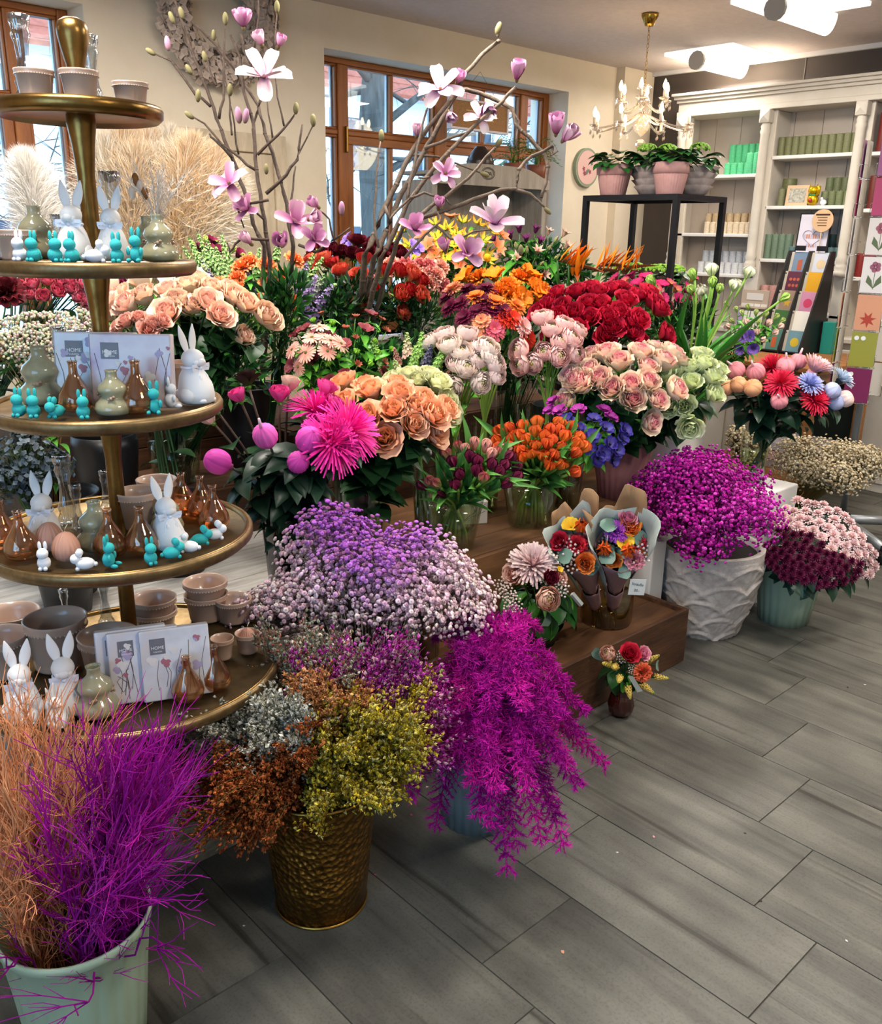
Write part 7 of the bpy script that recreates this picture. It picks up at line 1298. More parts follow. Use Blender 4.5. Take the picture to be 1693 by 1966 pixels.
# ================================================================ MAGNOLIA BRANCHES
bark = mat('magnolia_bark', '4a3a30', .8, col2='34271f', nscale=60, bump=.3, bscale=120); barkg = mat('grey_bark', '6a5a4c', .8, col2='4c4036', nscale=60, bump=.3, bscale=120)
MP = []
for cb, ct in (('a84a88', 'e0b8cc'), ('b85a98', 'e8ccd4'), ('c890b0', 'f2ece8'), ('d8b0c0', 'f4f0ec')):
    mb = MB(); petal(mb, 0, 1, .30, 0, 0, lin(cb), lin(ct), cup=.55, nu=6, nv=4, tip='round', rng=random.Random(2)); MP.append(mb)
def magpetal(i, a0, a1, L, seed):
    cb, ct = (('943878', 'd8a4c4'), ('a84a8c', 'e2bccc'), ('b070a0', 'e4dad8'), ('c490ac', 'e4dcd8'))[i]; key = ('mp', i, a0, a1, L)
    if key not in LEAF: mb = MB(); petal(mb, 0, L, L*.27, a0, a1, lin(cb), lin(ct), cup=.5, nu=7, nv=4, tip='round', rng=random.Random(seed)); LEAF[key] = mb.mesh('petal', PET)
    return LEAF[key]
mb = MB(); ball(mb, (0, 0, .004), .007, 8, 6, col=lin('6a5a3a'), sc=(1, 1, 1.6)); MREC = mb.mesh('bloom', PET)
mb = MB(); ball(mb, (0, 0, .018), .010, 8, 7, cols=(lin('5a5238'), lin('8a8460')), sc=(1, 1, 2.1)); MBUD = mb.mesh('bud', DRY)
mb = MB(); ball(mb, (0, 0, .022), .011, 8, 7, cols=(lin('6a5a48'), lin('c088b0')), sc=(1, 1, 2.2)); MBUDP = mb.mesh('bud', PET)
def magbloom(parent, P, N, size, kind, openn, rng):
    o = put('bloom', MREC, parent, P, align(N, rng.random()*6))
    n = 8
    for k in range(n):
        inner = k % 2; a0, a1 = ((55, 8), (45, -6)) if openn == 0 else ((70, 75), (40, 25)) if openn == 1 else ((88, 108), (62, 60))
        p = (a0, a1)[inner] if 0 else ((a0 if not inner else a1))
        q = put('petal', magpetal(kind, p[0] if isinstance(p, tuple) else p, p[1] if isinstance(p, tuple) else p, size, k), o, (0, 0, .004), (rng.uniform(-.15, .15), rng.uniform(-.15, .15), k*2*pi/n+rng.uniform(-.2, .2)))
    return o
def magnolia(name, label, foot, lines, blooms, buds, m, d, seed, off, r=.006):
    F = Vector(foot); t = thing(name, label, 'branch', F); rng = random.Random(seed)
    for L in lines:
        r0, pts = L[0], L[1]; dd = L[2] if len(L) > 2 else 0; w = [atd(off[0]+off[2]*a, off[1]+off[2]*c, d+dd) for a, c in pts]
        if len(L) > 3 and L[3]: w = [F+Vector((rng.uniform(-.02, .02), rng.uniform(-.02, .02), 0))]+w
        # smooth with midpoints and slight crookedness
        q = []
        for a, c in zip(w[:-1], w[1:]):
            n = max(2, int((c-a).length/.035)); q += [a.lerp(c, i/n)+Vector([rng.uniform(-.003, .003) for _ in range(3)]) for i in range(n)]
        q.append(w[-1]); k = len(q); mb = MB(); r0 *= 1.3; tube(mb, [p-F for p in q], [r0*(1-.55*i/k) for i in range(k)], 7)
        for i in range(3, k, 5): mb2 = len(mb.v); ball(mb, q[i]-F, r0*(1.15-.5*i/k), 6, 4, sc=(1, 1, .8))
        mb.obj('branch', m, t)
    for (u, v, s, kd, op, nx, nz, dd) in blooms:
        P = atd(off[0]+off[2]*u, off[1]+off[2]*v, d+dd); N = SD*nx+Vector((0, 0, nz))-FW*.55; magbloom(t, P-F, N, s, kd, op, rng)
    for (u, v, nx, nz, pk) in buds:
        P = atd(off[0]+off[2]*u, off[1]+off[2]*v, d); put('bud', MBUDP if pk else MBUD, t, P-F, align(SD*nx+Vector((0, 0, nz))), rng.uniform(.8, 1.15))
    return t
oL = (250, 0, .2953)
magnolia('magnolia_branch', 'upright bunch of magnolia branches in bud in front of the wall', (1.73, 2.84, .69), [
    (.008, [(910, 1690), (870, 1430), (820, 1100), (800, 800), (740, 600), (715, 380), (650, 230)], 0, 1), (.008, [(1060, 1600), (1000, 1250), (880, 870), (830, 680), (700, 480), (560, 300), (400, 140)], .1, 1), (.008, [(870, 1600), (800, 1450), (740, 1230), (640, 980), (520, 640), (440, 430), (350, 180), (280, -20)], .05, 1),
    (.004, [(520, 690), (420, 600), (270, 400), (160, 350)], .05), (.004, [(440, 640), (330, 480), (245, 370)], .05), (.004, [(820, 1110), (600, 940), (480, 800), (410, 760)]), (.004, [(660, 1030), (540, 900), (515, 870)], .03), (.004, [(830, 1000), (960, 880), (1040, 790), (1075, 720)]), (.005, [(880, 1260), (1010, 1140), (1080, 1040), (1120, 810)]), (.003, [(1080, 1040), (1110, 970), (1190, 810)]),
    (.005, [(720, 440), (780, 430), (810, 260), (835, 100), (830, -20)]), (.003, [(930, 350), (955, 50)]), (.004, [(575, 770), (605, 650), (612, 350), (620, 120)], .06), (.003, [(560, 560), (520, 480), (500, 370)], .06), (.004, [(1050, 1500), (1045, 1300), (1075, 1080)], .05), (.004, [(720, 220), (735, 330), (790, 430)]), (.004, [(870, 600), (800, 800), (800, 900)], .04), (.003, [(660, 880), (640, 600), (560, 240)], .1), (.003, [(700, 1000), (670, 800), (640, 600)], .12), (.003, [(920, 900), (890, 660)], .12), (.003, [(1000, 820), (960, 640), (940, 480)], .14),
    (.004, [(900, 1560), (730, 1540), (680, 1590), (650, 1650), (630, 1580)], -.1), (.004, [(1090, 1590), (1200, 1640), (1320, 1560), (1290, 1420), (1230, 1370)], -.1), (.003, [(1320, 1560), (1430, 1480)], -.1), (.004, [(900, 1300), (760, 1330), (690, 1330), (740, 1480)], -.05), (.003, [(870, 1420), (700, 1290), (640, 1200)], -.05)],
    [(735, 185, .062, 0, 0, .1, 1, 0), (870, 510, .095, 3, 2, .1, .55, -.05), (860, 300, .05, 1, 0, -.3, .8, 0), (960, 310, .045, 0, 0, .5, .8, 0), (650, 1200, .07, 1, 2, -.2, .3, -.08), (770, 1370, .055, 0, 1, -.3, .4, -.05), (1070, 1450, .075, 1, 1, .2, .4, -.05), (1225, 1350, .045, 0, 0, -.6, .5, -.1), (1190, 1560, .055, 0, 1, .3, .3, -.1), (790, 1590, .05, 1, 0, -.5, .7, -.1), (990, 1600, .06, 0, 0, 0, .3, -.1), (1160, 1430, .05, 1, 0, .7, .3, -.1)],
    [(250, 330, -.1, 1, 1), (440, 660, .1, 1, 0), (1075, 740, .1, 1, 0), (710, 800, -.1, 1, 1), (745, 800, .2, 1, 1), (1190, 820, 0, 1, 0), (545, 260, 0, 1, 0), (285, 150, -.4, 1, 0), (490, 400, -.2, 1, 0), (400, 480, -.5, .8, 0), (955, 80, 0, 1, 0), (620, 160, 0, 1, 0), (410, 770, -.8, .6, 0), (160, 355, -.8, .5, 0), (1375, 1400, 0, 1, 1), (650, 620, 0, 1, 0), (340, 120, -.2, 1, 0), (885, 1130, 0, 1, 0)], bark, 3.0, 1, oL)
oR = (600, 60, .3071)
magnolia('magnolia_branch', 'long magnolia branches leaning right across the window', (2.20, 2.95, .81), [
    (.011, [(330, 1400), (460, 1080), (640, 720), (770, 540), (880, 400), (950, 270), (1060, 150), (1160, 60), (1150, -20)], 0, 1), (.010, [(380, 1420), (560, 1010), (720, 720), (880, 420), (930, 370), (1000, 372), (1100, 410), (1250, 480), (1270, 580), (1440, 760), (1470, 850), (1455, 950), (1430, 1040)], .05, 1), (.010, [(430, 1420), (590, 1080), (760, 850), (1040, 560), (1180, 450), (1270, 350)], -.05, 1), (.009, [(560, 1220), (720, 1150), (820, 1120), (1000, 1050), (1180, 995), (1270, 985), (1290, 860), (1370, 780), (1500, 715)], -.1, 1),
    (.005, [(1270, 985), (1360, 1020), (1420, 1070), (1450, 1100)], -.1), (.006, [(640, 1180), (760, 1080), (900, 980), (1040, 850), (1140, 730)], -.12), (.004, [(410, 1350), (385, 1150), (400, 900), (425, 690)], -.1), (.004, [(600, 770), (780, 780), (900, 830), (1050, 885)], .05), (.005, [(590, 1080), (640, 800), (690, 560), (740, 430)], -.05), (.005, [(700, 740), (790, 700), (900, 650), (1000, 620)], -.05), (.004, [(1190, 430), (1290, 560), (1270, 720)], .05), (.004, [(1500, 715), (1490, 780), (1530, 750)], -.1), (.004, [(600, 1040), (700, 1010), (820, 1040), (870, 1090)], -.1), (.005, [(450, 1100), (480, 1180), (560, 1090), (640, 1000)], -.08),
    (.004, [(570, 1420), (700, 1280), (800, 1190), (780, 1130)], -.25), (.004, [(770, 1210), (860, 1290), (920, 1310), (1000, 1400)], -.25), (.003, [(910, 1300), (1010, 1250), (1130, 1240)], -.25), (.003, [(660, 920), (730, 910)], -.1)],
    [(800, 370, .085, 2, 2, -.1, .5, -.05), (900, 330, .05, 0, 0, .3, .7, 0), (1090, 440, .065, 0, 0, .1, -.6, -.02), (1050, 545, .06, 3, 2, 0, .4, -.02), (1275, 310, .07, 0, 0, .05, 1, -.05), (1520, 650, .075, 0, 0, .0, 1, -.1), (1560, 690, .07, 1, 0, .5, .6, -.1), (825, 895, .055, 1, 2, .2, .3, -.1), (650, 660, .045, 1, 0, .1, .8, 0), (1140, 1215, .095, 2, 1, .1, .8, -.25), (785, 1110, .045, 0, 0, .1, .6, -.1), (640, 1250, .06, 0, 1, .1, .6, -.2), (850, 500, .05, 1, 0, .2, -.5, 0), (960, 1390, .065, 1, 1, .1, .3, -.25), (830, 1380, .05, 0, 0, -.2, .7, -.25)],
    [(430, 690, 0, 1, 0), (1150, 20, .3, 1, 0), (1450, 1105, .7, -.6, 0), (1145, 725, .6, .8, 0), (795, 1130, .1, 1, 0), (1050, 885, .9, -.3, 0), (1300, 1400, 0, 1, 0)], barkg, 3.15, 2, oR)
vessel('flower_bucket', 'dark zinc vase holding the upright magnolia branches', 'vase', (1.70, 2.58, .502) if 0 else (1.72, 2.86, .682) if 0 else (1.73, 2.955, .682), [(.05, 0), (.055, .15), (.06, .3)], greyp, 24)
vessel('flower_bucket', 'dark zinc vase holding the leaning magnolia branches', 'vase', (2.20, 2.955, .802), [(.045, 0), (.05, .15), (.055, .28)], greyp, 24)
# ================================================================ WALL DECORATION, PAMPAS
c0 = aty(408, 35, YW); t = thing('flower_wreath', 'wreath of pale dried hydrangea petals hanging on the wall', 'wreath', (c0.x, YW-.05, c0.z)); rng = np.random.default_rng(8); n = 1500; a = rng.random(n)*6.28; b2 = rng.random(n)*6.28; rr = .085*np.sqrt(rng.uniform(.4, 1, n)); R0 = .24
P = np.stack([(R0+rr*np.cos(b2))*np.cos(a), -np.abs(rr*np.sin(b2)), (R0+rr*np.cos(b2))*np.sin(a)*.98], 1); N = np.stack([np.cos(b2)*np.cos(a), -np.abs(np.sin(b2))-.2, np.cos(b2)*np.sin(a)], 1)+rng.normal(size=(n, 3))*.5
LEAFQ = ([(0, -.5, 0), (.42, .0, .12), (0, .5, .05), (-.42, 0, .12), (0, 0, -.05)], [(0, 1, 4), (1, 2, 4), (2, 3, 4), (3, 0, 4)], [(1, 1, 1)]*4+[(.85, .82, .8)])
b = Bits(); b.tmpl(*LEAFQ, P, N, rng.uniform(.03, .052, n), np.tile(lin('cfbcae'), (n, 1))*rng.uniform(.8, 1.1, (n, 1)), rng); o = b.obj('petals', DRY, t); o['kind'] = 'stuff'
mb = MB(); tube(mb, [(R0*math.cos(q), 0, R0*math.sin(q)) for q in [i*2*pi/32 for i in range(33)]], .03, 8); mb.obj('straw_ring', mat('straw', 'b0a088', .9), t)
# old door panel leaning at the wall
p0 = aty(312, 236, 4.15); p1 = aty(560, 250, 4.15); t = thing('door_panel', 'old cream wooden door panel with arched mouldings leaning at the wall', 'door panel', ((p0.x+p1.x)/2, 4.17, .502), (rad(-2), 0, 0)); w = (p1.x-p0.x)/2; h = p0.z-.502; dw = mat('distressed_cream', 'd8c8ae', .8, col2='bfae94', nscale=12, detail=8, stretch=(2, 2, .5))
boxobj('panel', -w, w, 0, .03, 0, h, dw, t, .004)
for x0, x1, zz0, zz1 in ((-w, -w+.08, 0, h), (w-.08, w, 0, h), (-w+.08, w-.08, h-.09, h), (-w+.08, w-.08, h*.52, h*.57), (-w+.08, w-.08, 0, .1)): boxobj('moulding', x0, x1, -.018, 0, zz0, zz1, dw, t, .005)
for k in range(4): mb = MB(); R = .26-.05*k; tube(mb, [(.08+R*math.cos(q), -.012, .62+R*math.sin(q)) for q in [i*pi/16 for i in range(17)]], .014, 8); mb.obj('arch_moulding', dw, t)
def pampas(label, base, tip, L0, R, cols, seed, n=7000):
    rng = np.random.default_rng(seed); B = np.array(base); T = np.array(tip); t = thing('pampas_plume', label, 'pampas grass', Vector(B), group='pampas plumes'); D = T-B; c = np.array([np.array(q) for q in bez(Vector(B), Vector(B+D*.35+np.array([0, 0, .05])), Vector(B+D*.7+np.array([0, 0, .08])), Vector(T), 14)]); b = Bits(); b.poly(c-B, .003, .001, lin('b89a60'), lin('d8c090')); b.obj('stalk', DRY, t); c0_, c1_ = np.array(lin(cols[0])), np.array(lin(cols[1]))
    f = L0+(1-L0)*rng.random(n); i = np.minimum(13, (f*14).astype(int)); P = c[i]+(c[i+1]-c[i])*(f*14-i)[:, None]; tan = D/np.linalg.norm(D); g = (f-L0)/(1-L0); dr = rng.normal(size=(n, 3)); dr -= tan*(dr @ tan)[:, None]; dr /= np.linalg.norm(dr, axis=1, keepdims=True); w_ = R*np.sin(np.pi*np.clip(g*.86+.12, 0, 1))**.8; N = dr*.8+tan*.9+rng.normal(size=(n, 3))*.35+np.array([0, 0, -.1])
    k = c0_+(c1_-c0_)*rng.random((n, 1)); b = Bits(); b.tmpl([(.008, 0, 0), (-.008, 0, 0), (.1, .008, .55), (.095, -.008, .55), (.3, .0, .95)], [(0, 1, 2), (1, 3, 2), (3, 4, 2)], [(.9,)*3]*2+[(1,)*3]*3, P-B, N, w_*rng.uniform(.7, 1.4, n)+.01, k, rng); b.obj('plume', DRY, t)
pb = (1.62, 3.75, .75); rp = random.Random(5)
for k, (u, v) in enumerate([(195, 262), (235, 245), (285, 250), (330, 248), (375, 262), (420, 285), (455, 320), (215, 300), (265, 280), (310, 285), (355, 300), (400, 325)]): pampas({0: 'leftmost ', 6: 'rightmost ', 1: 'topmost '}.get(k, '')+'cream and apricot pampas plume behind the brass stand', Vector(pb)+Vector((rp.uniform(-.05, .05), rp.uniform(-.05, .05), 0)), atd(u, v, 3.75+.06*(k % 4)), .42, .16, ('fbf0e0', 'f0c890') if k % 3 else ('fdf6ec', 'f8e4c4'), k)
vessel('floor_vase', 'tall grey vase of pampas plumes', 'vase', (1.62, 3.75, .502), [(.07, 0), (.10, .1), (.09, .25), (.06, .34), (.065, .36)], greyp, 28)
pampas('white pampas plume leaning left in front of the window', (1.30, 3.62, .80), atd(45, 290, 3.3), .45, .12, ('fbf8f4', 'f8f0e4'), 77, 8000); pampas('second white pampas plume behind the leaning one', (1.32, 3.64, .80), atd(80, 315, 3.45), .5, .10, ('fbfbfc', 'f4efe8'), 78, 6000)
vessel('floor_vase', 'slim grey vase of white pampas', 'vase', (1.31, 3.70, .502), [(.05, 0), (.07, .1), (.05, .28), (.05, .34)], greyp, 28)
# ================================================================ LEFT EDGE: yarrow, hydrangea, black tub
mb = MB(); rg = random.Random(3)
for k in range(46): a = k*2.4+rg.uniform(-.4, .4); r = .034*math.sqrt(k/46); ball(mb, (r*math.cos(a), r*math.sin(a), .012-.3*r+rg.uniform(-.007, .006)), .0048, 5, 3, col=tuple(c*rg.uniform(.6, 1.1) for c in lin('ccc8b0')))
for k in range(14): a = k*.45; tube(mb, [(0, 0, -.04), (.03*math.cos(a), .03*math.sin(a), .005)], .0009, 3, col=lin('6a6a48'))
yar = mb.mesh('bloom', DRY)
bunch('yarrow', 'flat creamy dried yarrow head above the third tier', 'yarrow', 'dried yarrow', [yar], scatter([(-40, 622), (60, 605), (175, 600), (190, 650), (160, 690), (60, 690), (-40, 680)], 34, 9, 21), 2.55, (.86, 2.5, .505), .05, 51, sr=.0016, sc='o', leaves='green', nl=2)
bucket(.86, 2.5, .502, 'black bucket of dried yarrow', .3)
B1, B2, B3 = lc('3c4c58', '566874', '2c3842')
cloud('hydrangea', 'blue grey dried hydrangea ball at the left edge', 50, 888, 2.45, .12, .12, 900, .02, lambda x, z, y, r: (B1, B2, B3)[r.integers(0, 3)], (.80, 2.34, .505), 12, cat='hydrangea', lobes=5, tm=LEAFQ, m=mat('dried_hydrangea', attr=True, rough=.6))
bucket(.80, 2.36, .502, 'dark pot of blue grey hydrangea', .16, .06, .08)
P = atz(268, 893, .685); vessel('black_tub', 'large matt black tub behind the brass pole', 'tub', (1.12, 2.80, .682), [(.07, 0), (.095, .05), (.105, .16), (.10, .2)], blackp, 36)
# ================================================================ BOUQUETS AND ARRANGEMENTS
kraft = mat('kraft_paper', 'b08a64', .75, col2='a07a54', nscale=10); rosep = mat('dusty_rose_paper', '9c7474', .75); greyp2 = mat('grey_green_paper', 'a4aca4', .75)
VB = Vector((2.45, 1.745, .198))
def cone(parent, axis0, axis1, r0, r1, m, seed, a0=0, a1=2*pi, name='paper', wav=.18, lift=0):
    """paper wrapped as an open cone from axis0 up to axis1, with a crooked top edge"""
    rng = random.Random(seed); ax = (axis1-axis0); L = ax.length; q = align(ax); mb = MB(); n, m_ = 26, 6; vs = []; k = [rng.uniform(-1, 1) for _ in range(9)]
    for i in range(n+1):
        a = a0+(a1-a0)*i/n; tp_ = 1+wav*(k[int(i/n*8)]*(1-(i/n*8) % 1)+k[min(8, int(i/n*8)+1)]*((i/n*8) % 1))+lift*math.cos(a)
        for j in range(m_+1): t_ = j/m_*tp_; r = r0+(r1-r0)*t_**1.25; r *= 1+.05*math.sin(a*7+j); vs.append(axis0+q @ Vector((r*math.cos(a), r*math.sin(a), L*t_)))
    mb.add(vs, [(i*(m_+1)+j, (i+1)*(m_+1)+j, (i+1)*(m_+1)+j+1, i*(m_+1)+j+1) for i in range(n) for j in range(m_)]); o = mb.obj(name, m, parent); s = o.modifiers.new('thick', 'SOLIDIFY'); s.thickness = .0012; return o
ROSE_S = {c: rose_me('bloom', .024, a, b_, c_, .5, 3) for c, a, b_, c_ in (('red', 'b01830', 'c82038', 'd03048'), ('orange', 'e06018', 'f08030', 'f8a050'), ('pink', 'd86a90', 'e890a8', 'f0b8c0'))}
MISC = {'tulip': tulip_me('bloom', .022, .042, 'e08030', 'e05a20', .15, 1, 1), 'yellow': trumpet_me('bloom', .024, .03, 'f0b820', 'f8d040', 6, .5, 20, 60, 1, tip='round'), 'purple': mum_me('bloom', .03, '8a2aa0', 'b050c0', W=.08, seed=3), 'redcarn': carn_me('bloom', .028, 'c01828', 'd83040', 3), 'pinkcarn': carn_me('bloom', .026, 'd86a80', 'f0a0a8', 4), 'peach': ranunc_me('bloom', .036, 'e89a78', 'f2b898', 'c8a060', .5, 5), 'mumpink': mum_me('bloom', .08, 'ecb4b8', 'f8e2dc', ((.12, 14), (.28, 22), (.45, 30), (.62, 34), (.8, 38), (.95, 38)), .065, 92, 7), 'wine': rose_me('bloom', .026, '5a0c20', '701428', '7a1c30', .35, 6), 'euc': leaf('euc'), 'peachrose': rose_me('bloom', .034, 'd8907c', 'e8b09c', 'f0c8b4', .5, 4), 'salmon': carn_me('bloom', .032, 'e05838', 'f07850', 8), 'solid': spike_me('bloom', .02, .05, 'c8a020', 'e0c040', 34, .3, 6, 3), 'gyp': None, 'craspedia': cras}
mb = MB(); rg = random.Random(9)
for k in range(26): a = k*2.4; r = .03*math.sqrt(k/26); tube(mb, [(0, 0, -.03), (r*math.cos(a), r*math.sin(a), .0)], .0006, 3, col=lin('6a7a50')); ball(mb, (r*math.cos(a), r*math.sin(a), rg.uniform(0, .012)), .004, 5, 3, col=lin('ecd8d4'))
MISC['gyp'] = mb.mesh('bloom', PET); MISC.update(ROSE_S)
def stemfl(parent, kind, P, N, B, rng, name=None, sc=1.0):
    """a flower fixed in an arrangement: part of it, its stem a sub-part"""
    P, B = Vector(P), Vector(B); o = put(name or {'euc': 'leaf', 'gyp': 'gypsophila_sprig', 'solid': 'goldenrod_sprig'}.get(kind, 'bloom'), MISC[kind], parent, P, align(N, rng.random()*6), sc)
    mb = MB(); tube(mb, [p for p in bez(B, B.lerp(P, .4)+Vector((0, 0, .01)), P-Vector(N).normalized()*.03, P, 5)], .0022, 5, col=G1); mb.obj('stem', STEM, parent)
def wrapped(label, foot, top, r1, items, seed):
    rng = random.Random(seed); t = thing('wrapped_bouquet', label, 'bouquet', VB); F, T = Vector(foot), Vector(top); ax = (T-F).normalized(); mid = F.lerp(T, .42)
    cone(t, mid-VB, T-VB, .02, r1, rosep, seed, 0, 2*pi, 'inner_paper', .06); fl = align(ax).inverted() @ FW; fa = math.atan2(fl.y, fl.x); cone(t, mid.lerp(T, .25)-VB, T.lerp(F, -.22)-VB, .045, r1*1.4, greyp2, seed+1, fa-rad(125), fa+rad(125), 'outer_paper', .12); cone(t, mid.lerp(T, .3)-VB, T.lerp(F, -.26)-VB, .05, r1*1.5, kraft, seed+2, fa-rad(60), fa+rad(60), 'kraft_sheet', .22); cone(t, F.lerp(T, .2)-VB, mid.lerp(T, .1)-VB, .022, .03, rosep, seed+3, 0, 2*pi, 'paper_cuff', .1)
    q = align(ax)
    for k, (kind, x, y_, z) in enumerate(items): P = T+q @ Vector((x*1.1, y_*1.1, z+.012)); stemfl(t, kind, P-VB, (ax+q @ Vector((x, y_, 0))*6-FW*.5), mid-VB, rng, None, 1.25)
    for k in range(12): a = k*2.4; r = .055*math.sqrt((k+1)/12); P = T+q @ Vector((r*math.cos(a), r*math.sin(a), -.012)); stemfl(t, ('gyp', 'euc', 'pinkcarn', 'euc', 'orange', 'gyp')[k % 6], P-VB, ax+q @ Vector((math.cos(a), math.sin(a), 0))*.4-FW*.4, mid-VB, rng, None, 1.0)
    for k in range(7): mb = MB(); a = k*.9; tube(mb, [F+q @ Vector((.02*math.cos(a), .02*math.sin(a), 0))-VB, mid-VB], .003, 5, col=lin('7a7a3a')); mb.obj('stem', STEM, t)
    mb = MB(); lathe(mb, [(.021, -.006), (.024, 0), (.021, .006)], 16); o = mb.obj('tie', mat('jute', '8a6a40', .9), t); o.location = mid-VB; o.rotation_mode = 'QUATERNION'; o.rotation_quaternion = q
    return t
ta = atd(1190, 1055, 2.72); tb2 = atd(1115, 1060, 2.80)
wb1 = wrapped('wrapped bouquet with orange tulip and red carnation, in front in the glass vase', VB+Vector((.02, -.01, .012)), ta, .075, [('tulip', .0, -.02, .0), ('purple', .02, .03, .03), ('yellow', .015, -.0, .01), ('redcarn', .045, -.02, .0), ('orange', .05, .01, .02), ('pinkcarn', .0, -.05, -.01), ('pink', .06, .03, .03), ('euc', .04, .05, .04), ('euc', -.03, .02, .03), ('gyp', .02, -.05, .0), ('tulip', -.04, .02, .02), ('euc', .05, -.05, -.01)], 11)
wb2 = wrapped('wrapped bouquet with red berries and orange bloom, rear one in the glass vase', VB+Vector((-.02, .02, .012)), tb2, .07, [('orange', -.03, -.04, .01), ('gyp', -.03, .02, .03), ('redcarn', .0, .01, .02), ('tulip', .04, .02, .04), ('gyp', -.05, -.01, .02), ('yellow', .03, .05, .04), ('euc', -.05, .04, .02), ('euc', .0, -.06, .0), ('red', -.02, .05, .02)], 21)
mb = MB(); s = atd(1137, 998, 2.86); tube(mb, [s-VB, s-VB-FW*.0015], .018, 20); o = mb.obj('shop_sticker', mat('dark_sticker', '2c3434', .5), wb2, False); s2 = s-FW*.003

for k in range(3): mb = MB(); q = s2-VB+Vector((0, 0, .007-.007*k)); tube(mb, [q-SD*(.011-.003*abs(k-1)), q+SD*(.011-.003*abs(k-1))], .0014, 4); mb.obj('sticker_line', inkw, wb2)
vg = vessel('glass_vase', 'low wide glass vase with the wrapped bouquets and price tag', 'vase', VB, [(.088, 0), (.092, .01), (.092, .15)], glassmat('smoky_vase', 'd8cdb4', .08), 40, water=(.088, .088, .075, glassmat('murky_water', 'a8904c', .05, .02, .25, '8a7434')), inner=False)
p = atd(1222, 1128, 2.76); t = thing('price_tag', 'white handwritten price card leaning on the glass vase', 'price tag', p-Vector((0, 0, .025)), (0, rad(4), -YAW+.12)); boxobj('card', -.026, .026, 0, .0015, 0, .052, mat('white_card', 'eceae2', .6), t); hand = mat('handwriting', '2a2622', .8); text('Sträuße', .0125, hand, t, (0, -.0006, .035), (pi/2, .12, 0)); text('20.-', .012, hand, t, (0, -.0006, .015), (pi/2, .12, 0))
# KK arrangement on the crate
KP = Vector((2.13, 1.79, .198)); t = thing('flower_arrangement', 'round arrangement with a big pale pink chrysanthemum on the low crate', 'flower arrangement', KP); mb = MB(); lathe(mb, [(.0005, .001), (.06, .001), (.075, .07), (.07, .07), (.0005, .06)], 28); mb.obj('bowl', mat('dark_bowl', '2a2a28', .5), t); rng = random.Random(6)
def kk(kind, u, v, dd, nx=0, nz=.6, sc=1.0, name=None): P = atd(u, v, 2.76+dd); stemfl(t, kind, P-KP, SD*nx+Vector((0, 0, nz))-FW*.7, Vector((0, 0, .06)), rng, name, sc)
for q in (('mumpink', 1022, 1090, -.02, 0, 1.0), ('peach', 1045, 1150, -.12, .2, .3), ('wine', 1050, 1112, -.1, .3, .4), ('peachrose', 995, 1105, -.02, -.6, .4), ('gyp', 975, 1140, -.06, -.4, .5), ('gyp', 985, 1155, -.08, -.3, .3), ('gyp', 965, 1125, -.04, -.5, .6), ('gyp', 1075, 1130, -.1, .5, .4), ('yellow', 1072, 1095, -.05, .5, .8, .5), ('gyp', 985, 1175, -.1, -.3, .2), ('peachrose', 1070, 1112, -.04, .6, .5, .6)): kk(*q)
for k in range(95):
    a = rng.random()*6.28; e = rng.uniform(-.5, .9); d = Vector((math.cos(a), math.sin(a), e)).normalized(); put('leaf', leaf(rng.choice(('hyd', 'green', 'euc', 'bright', 'rose'))), t, Vector((0, 0, .15))+d*rng.uniform(.05, .09), align(d, a), rng.uniform(.9, 1.35))
P = atd(1098, 1140, 2.62)-KP; mb = MB(); tube(mb, [P, P+SD*.03+Vector((0, 0, -.035))], .008, 4); mb.obj('ribbon_tag', mat('silver_ribbon', 'b4b8b4', .3, .3), t, False)
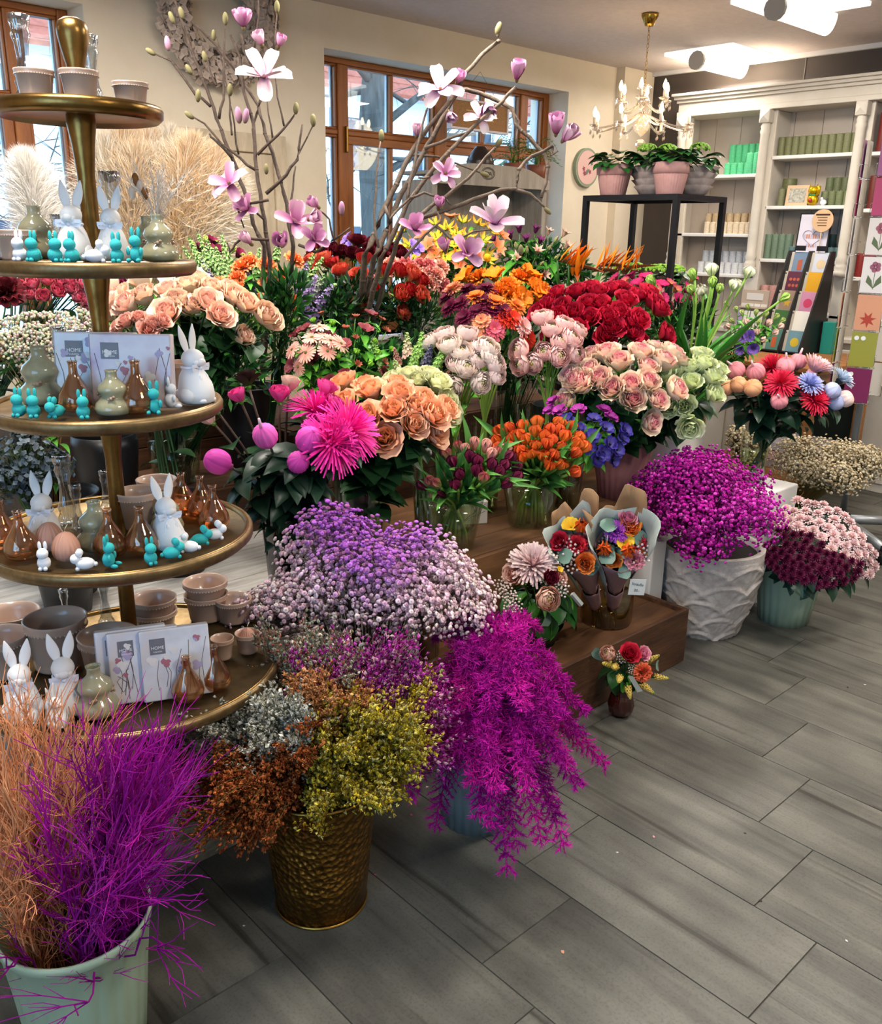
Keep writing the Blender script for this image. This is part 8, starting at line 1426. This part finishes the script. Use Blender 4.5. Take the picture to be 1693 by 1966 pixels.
# LL small bouquet in red glass vase on the floor
LP_ = atz(1190, 1372, 0); LP_.z = 0; t = thing('flower_arrangement', 'small bright bouquet with red rose and yellow sprigs in the red vase on the floor', 'bouquet', LP_); rng = random.Random(8)
def ll(kind, u, v, dd, nx=0, nz=.6, sc=1.0): P = atd(u, v, 2.87+dd); stemfl(t, kind, P-LP_, SD*nx+Vector((0, 0, nz))-FW*.7, Vector((0, 0, .10)), rng, None, sc)
for q in (('red', 1206, 1262, -.04, 0, .9, 1.35), ('salmon', 1232, 1290, -.06, .2, .2, 1.0), ('pink', 1228, 1258, 0, .5, .7, 1.0), ('peach', 1170, 1258, -.02, -.5, .7, .7), ('solid', 1182, 1280, -.05, -.3, .3, 1), ('solid', 1170, 1275, -.02, -.6, .4, 1), ('solid', 1205, 1320, -.08, 0, -.2, 1), ('solid', 1258, 1300, -.02, .7, .3, 1), ('solid', 1245, 1268, 0, .6, .8, 1), ('solid', 1190, 1300, -.07, -.2, .1, 1), ('solid', 1235, 1315, -.06, .4, -.1, 1), ('euc', 1262, 1276, 0, .8, .3, .9), ('euc', 1160, 1265, 0, -.8, .4, .9), ('gyp', 1195, 1262, -.02, -.2, .8, .8), ('gyp', 1215, 1285, -.06, 0, .3, .6)): ll(*q)
for k in range(34):
    a = rng.random()*6.28; e = rng.uniform(-.5, .6); d = Vector((math.cos(a), math.sin(a), e)).normalized(); put('leaf', leaf(rng.choice(('green', 'hyd', 'bright', 'rose'))), t, Vector((0, 0, .155))+d*.04, align(d, a), rng.uniform(.5, .8))
P = atd(1205, 1298, 2.74)-LP_; mb = MB(); mb.add([P, P+SD*.016, P+SD*.05+Vector((0, 0, -.05)), P+SD*.034+Vector((0, 0, -.055))], [(0, 1, 2, 3)]); o = mb.obj('ribbon_tag', MATS['silver_ribbon'], t, False); o.modifiers.new('s', 'SOLIDIFY').thickness = .001
vessel('glass_vase', 'small dark red fluted glass vase on the floor', 'vase', LP_, [(.022, 0), (.038, .015), (.043, .04), (.036, .075), (.026, .095), (.032, .11)], glassmat('red_glass', '7a2a1c', .08, .03, .3, '5a140c'), 48, mod=flute(12, .06), inner=False)
# petals and crumbs dropped on the floor
rg = random.Random(12)
for (u, v, c) in ((1255, 1607, 'c88a98'), (1080, 1828, 'd09070'), (468, 1778, 'c8c4b8'), (1460, 1730, '2a2620'), (1627, 1320, '3a352c'), (790, 1565, 'b05070'), (720, 1680, 'b84a70'), (1185, 1637, 'd8d4c8'), (1430, 1600, '2e2a22'), (1625, 1807, 'd8d4cc'), (1660, 1315, 'd0ccc0')):
    mb = MB(); s = rg.uniform(.004, .008); mb.add([(s*math.cos(q)*(1 if i % 2 else .7), s*math.sin(q)*.6, .0008+.001*(i % 2)) for i, q in enumerate([j*1.047 for j in range(6)])], [tuple(range(6))]); o = mb.obj('fallen_petal', mat('crumb_'+c, c, .8), smooth=False, loc=atz(u, v, 0)); o.rotation_euler = (0, 0, rg.random()*6); tag(o, 'tiny fallen petal or leaf crumb on the grey floor', 'petal', 'crumbs on the floor')
bpy.context.view_layer.update()
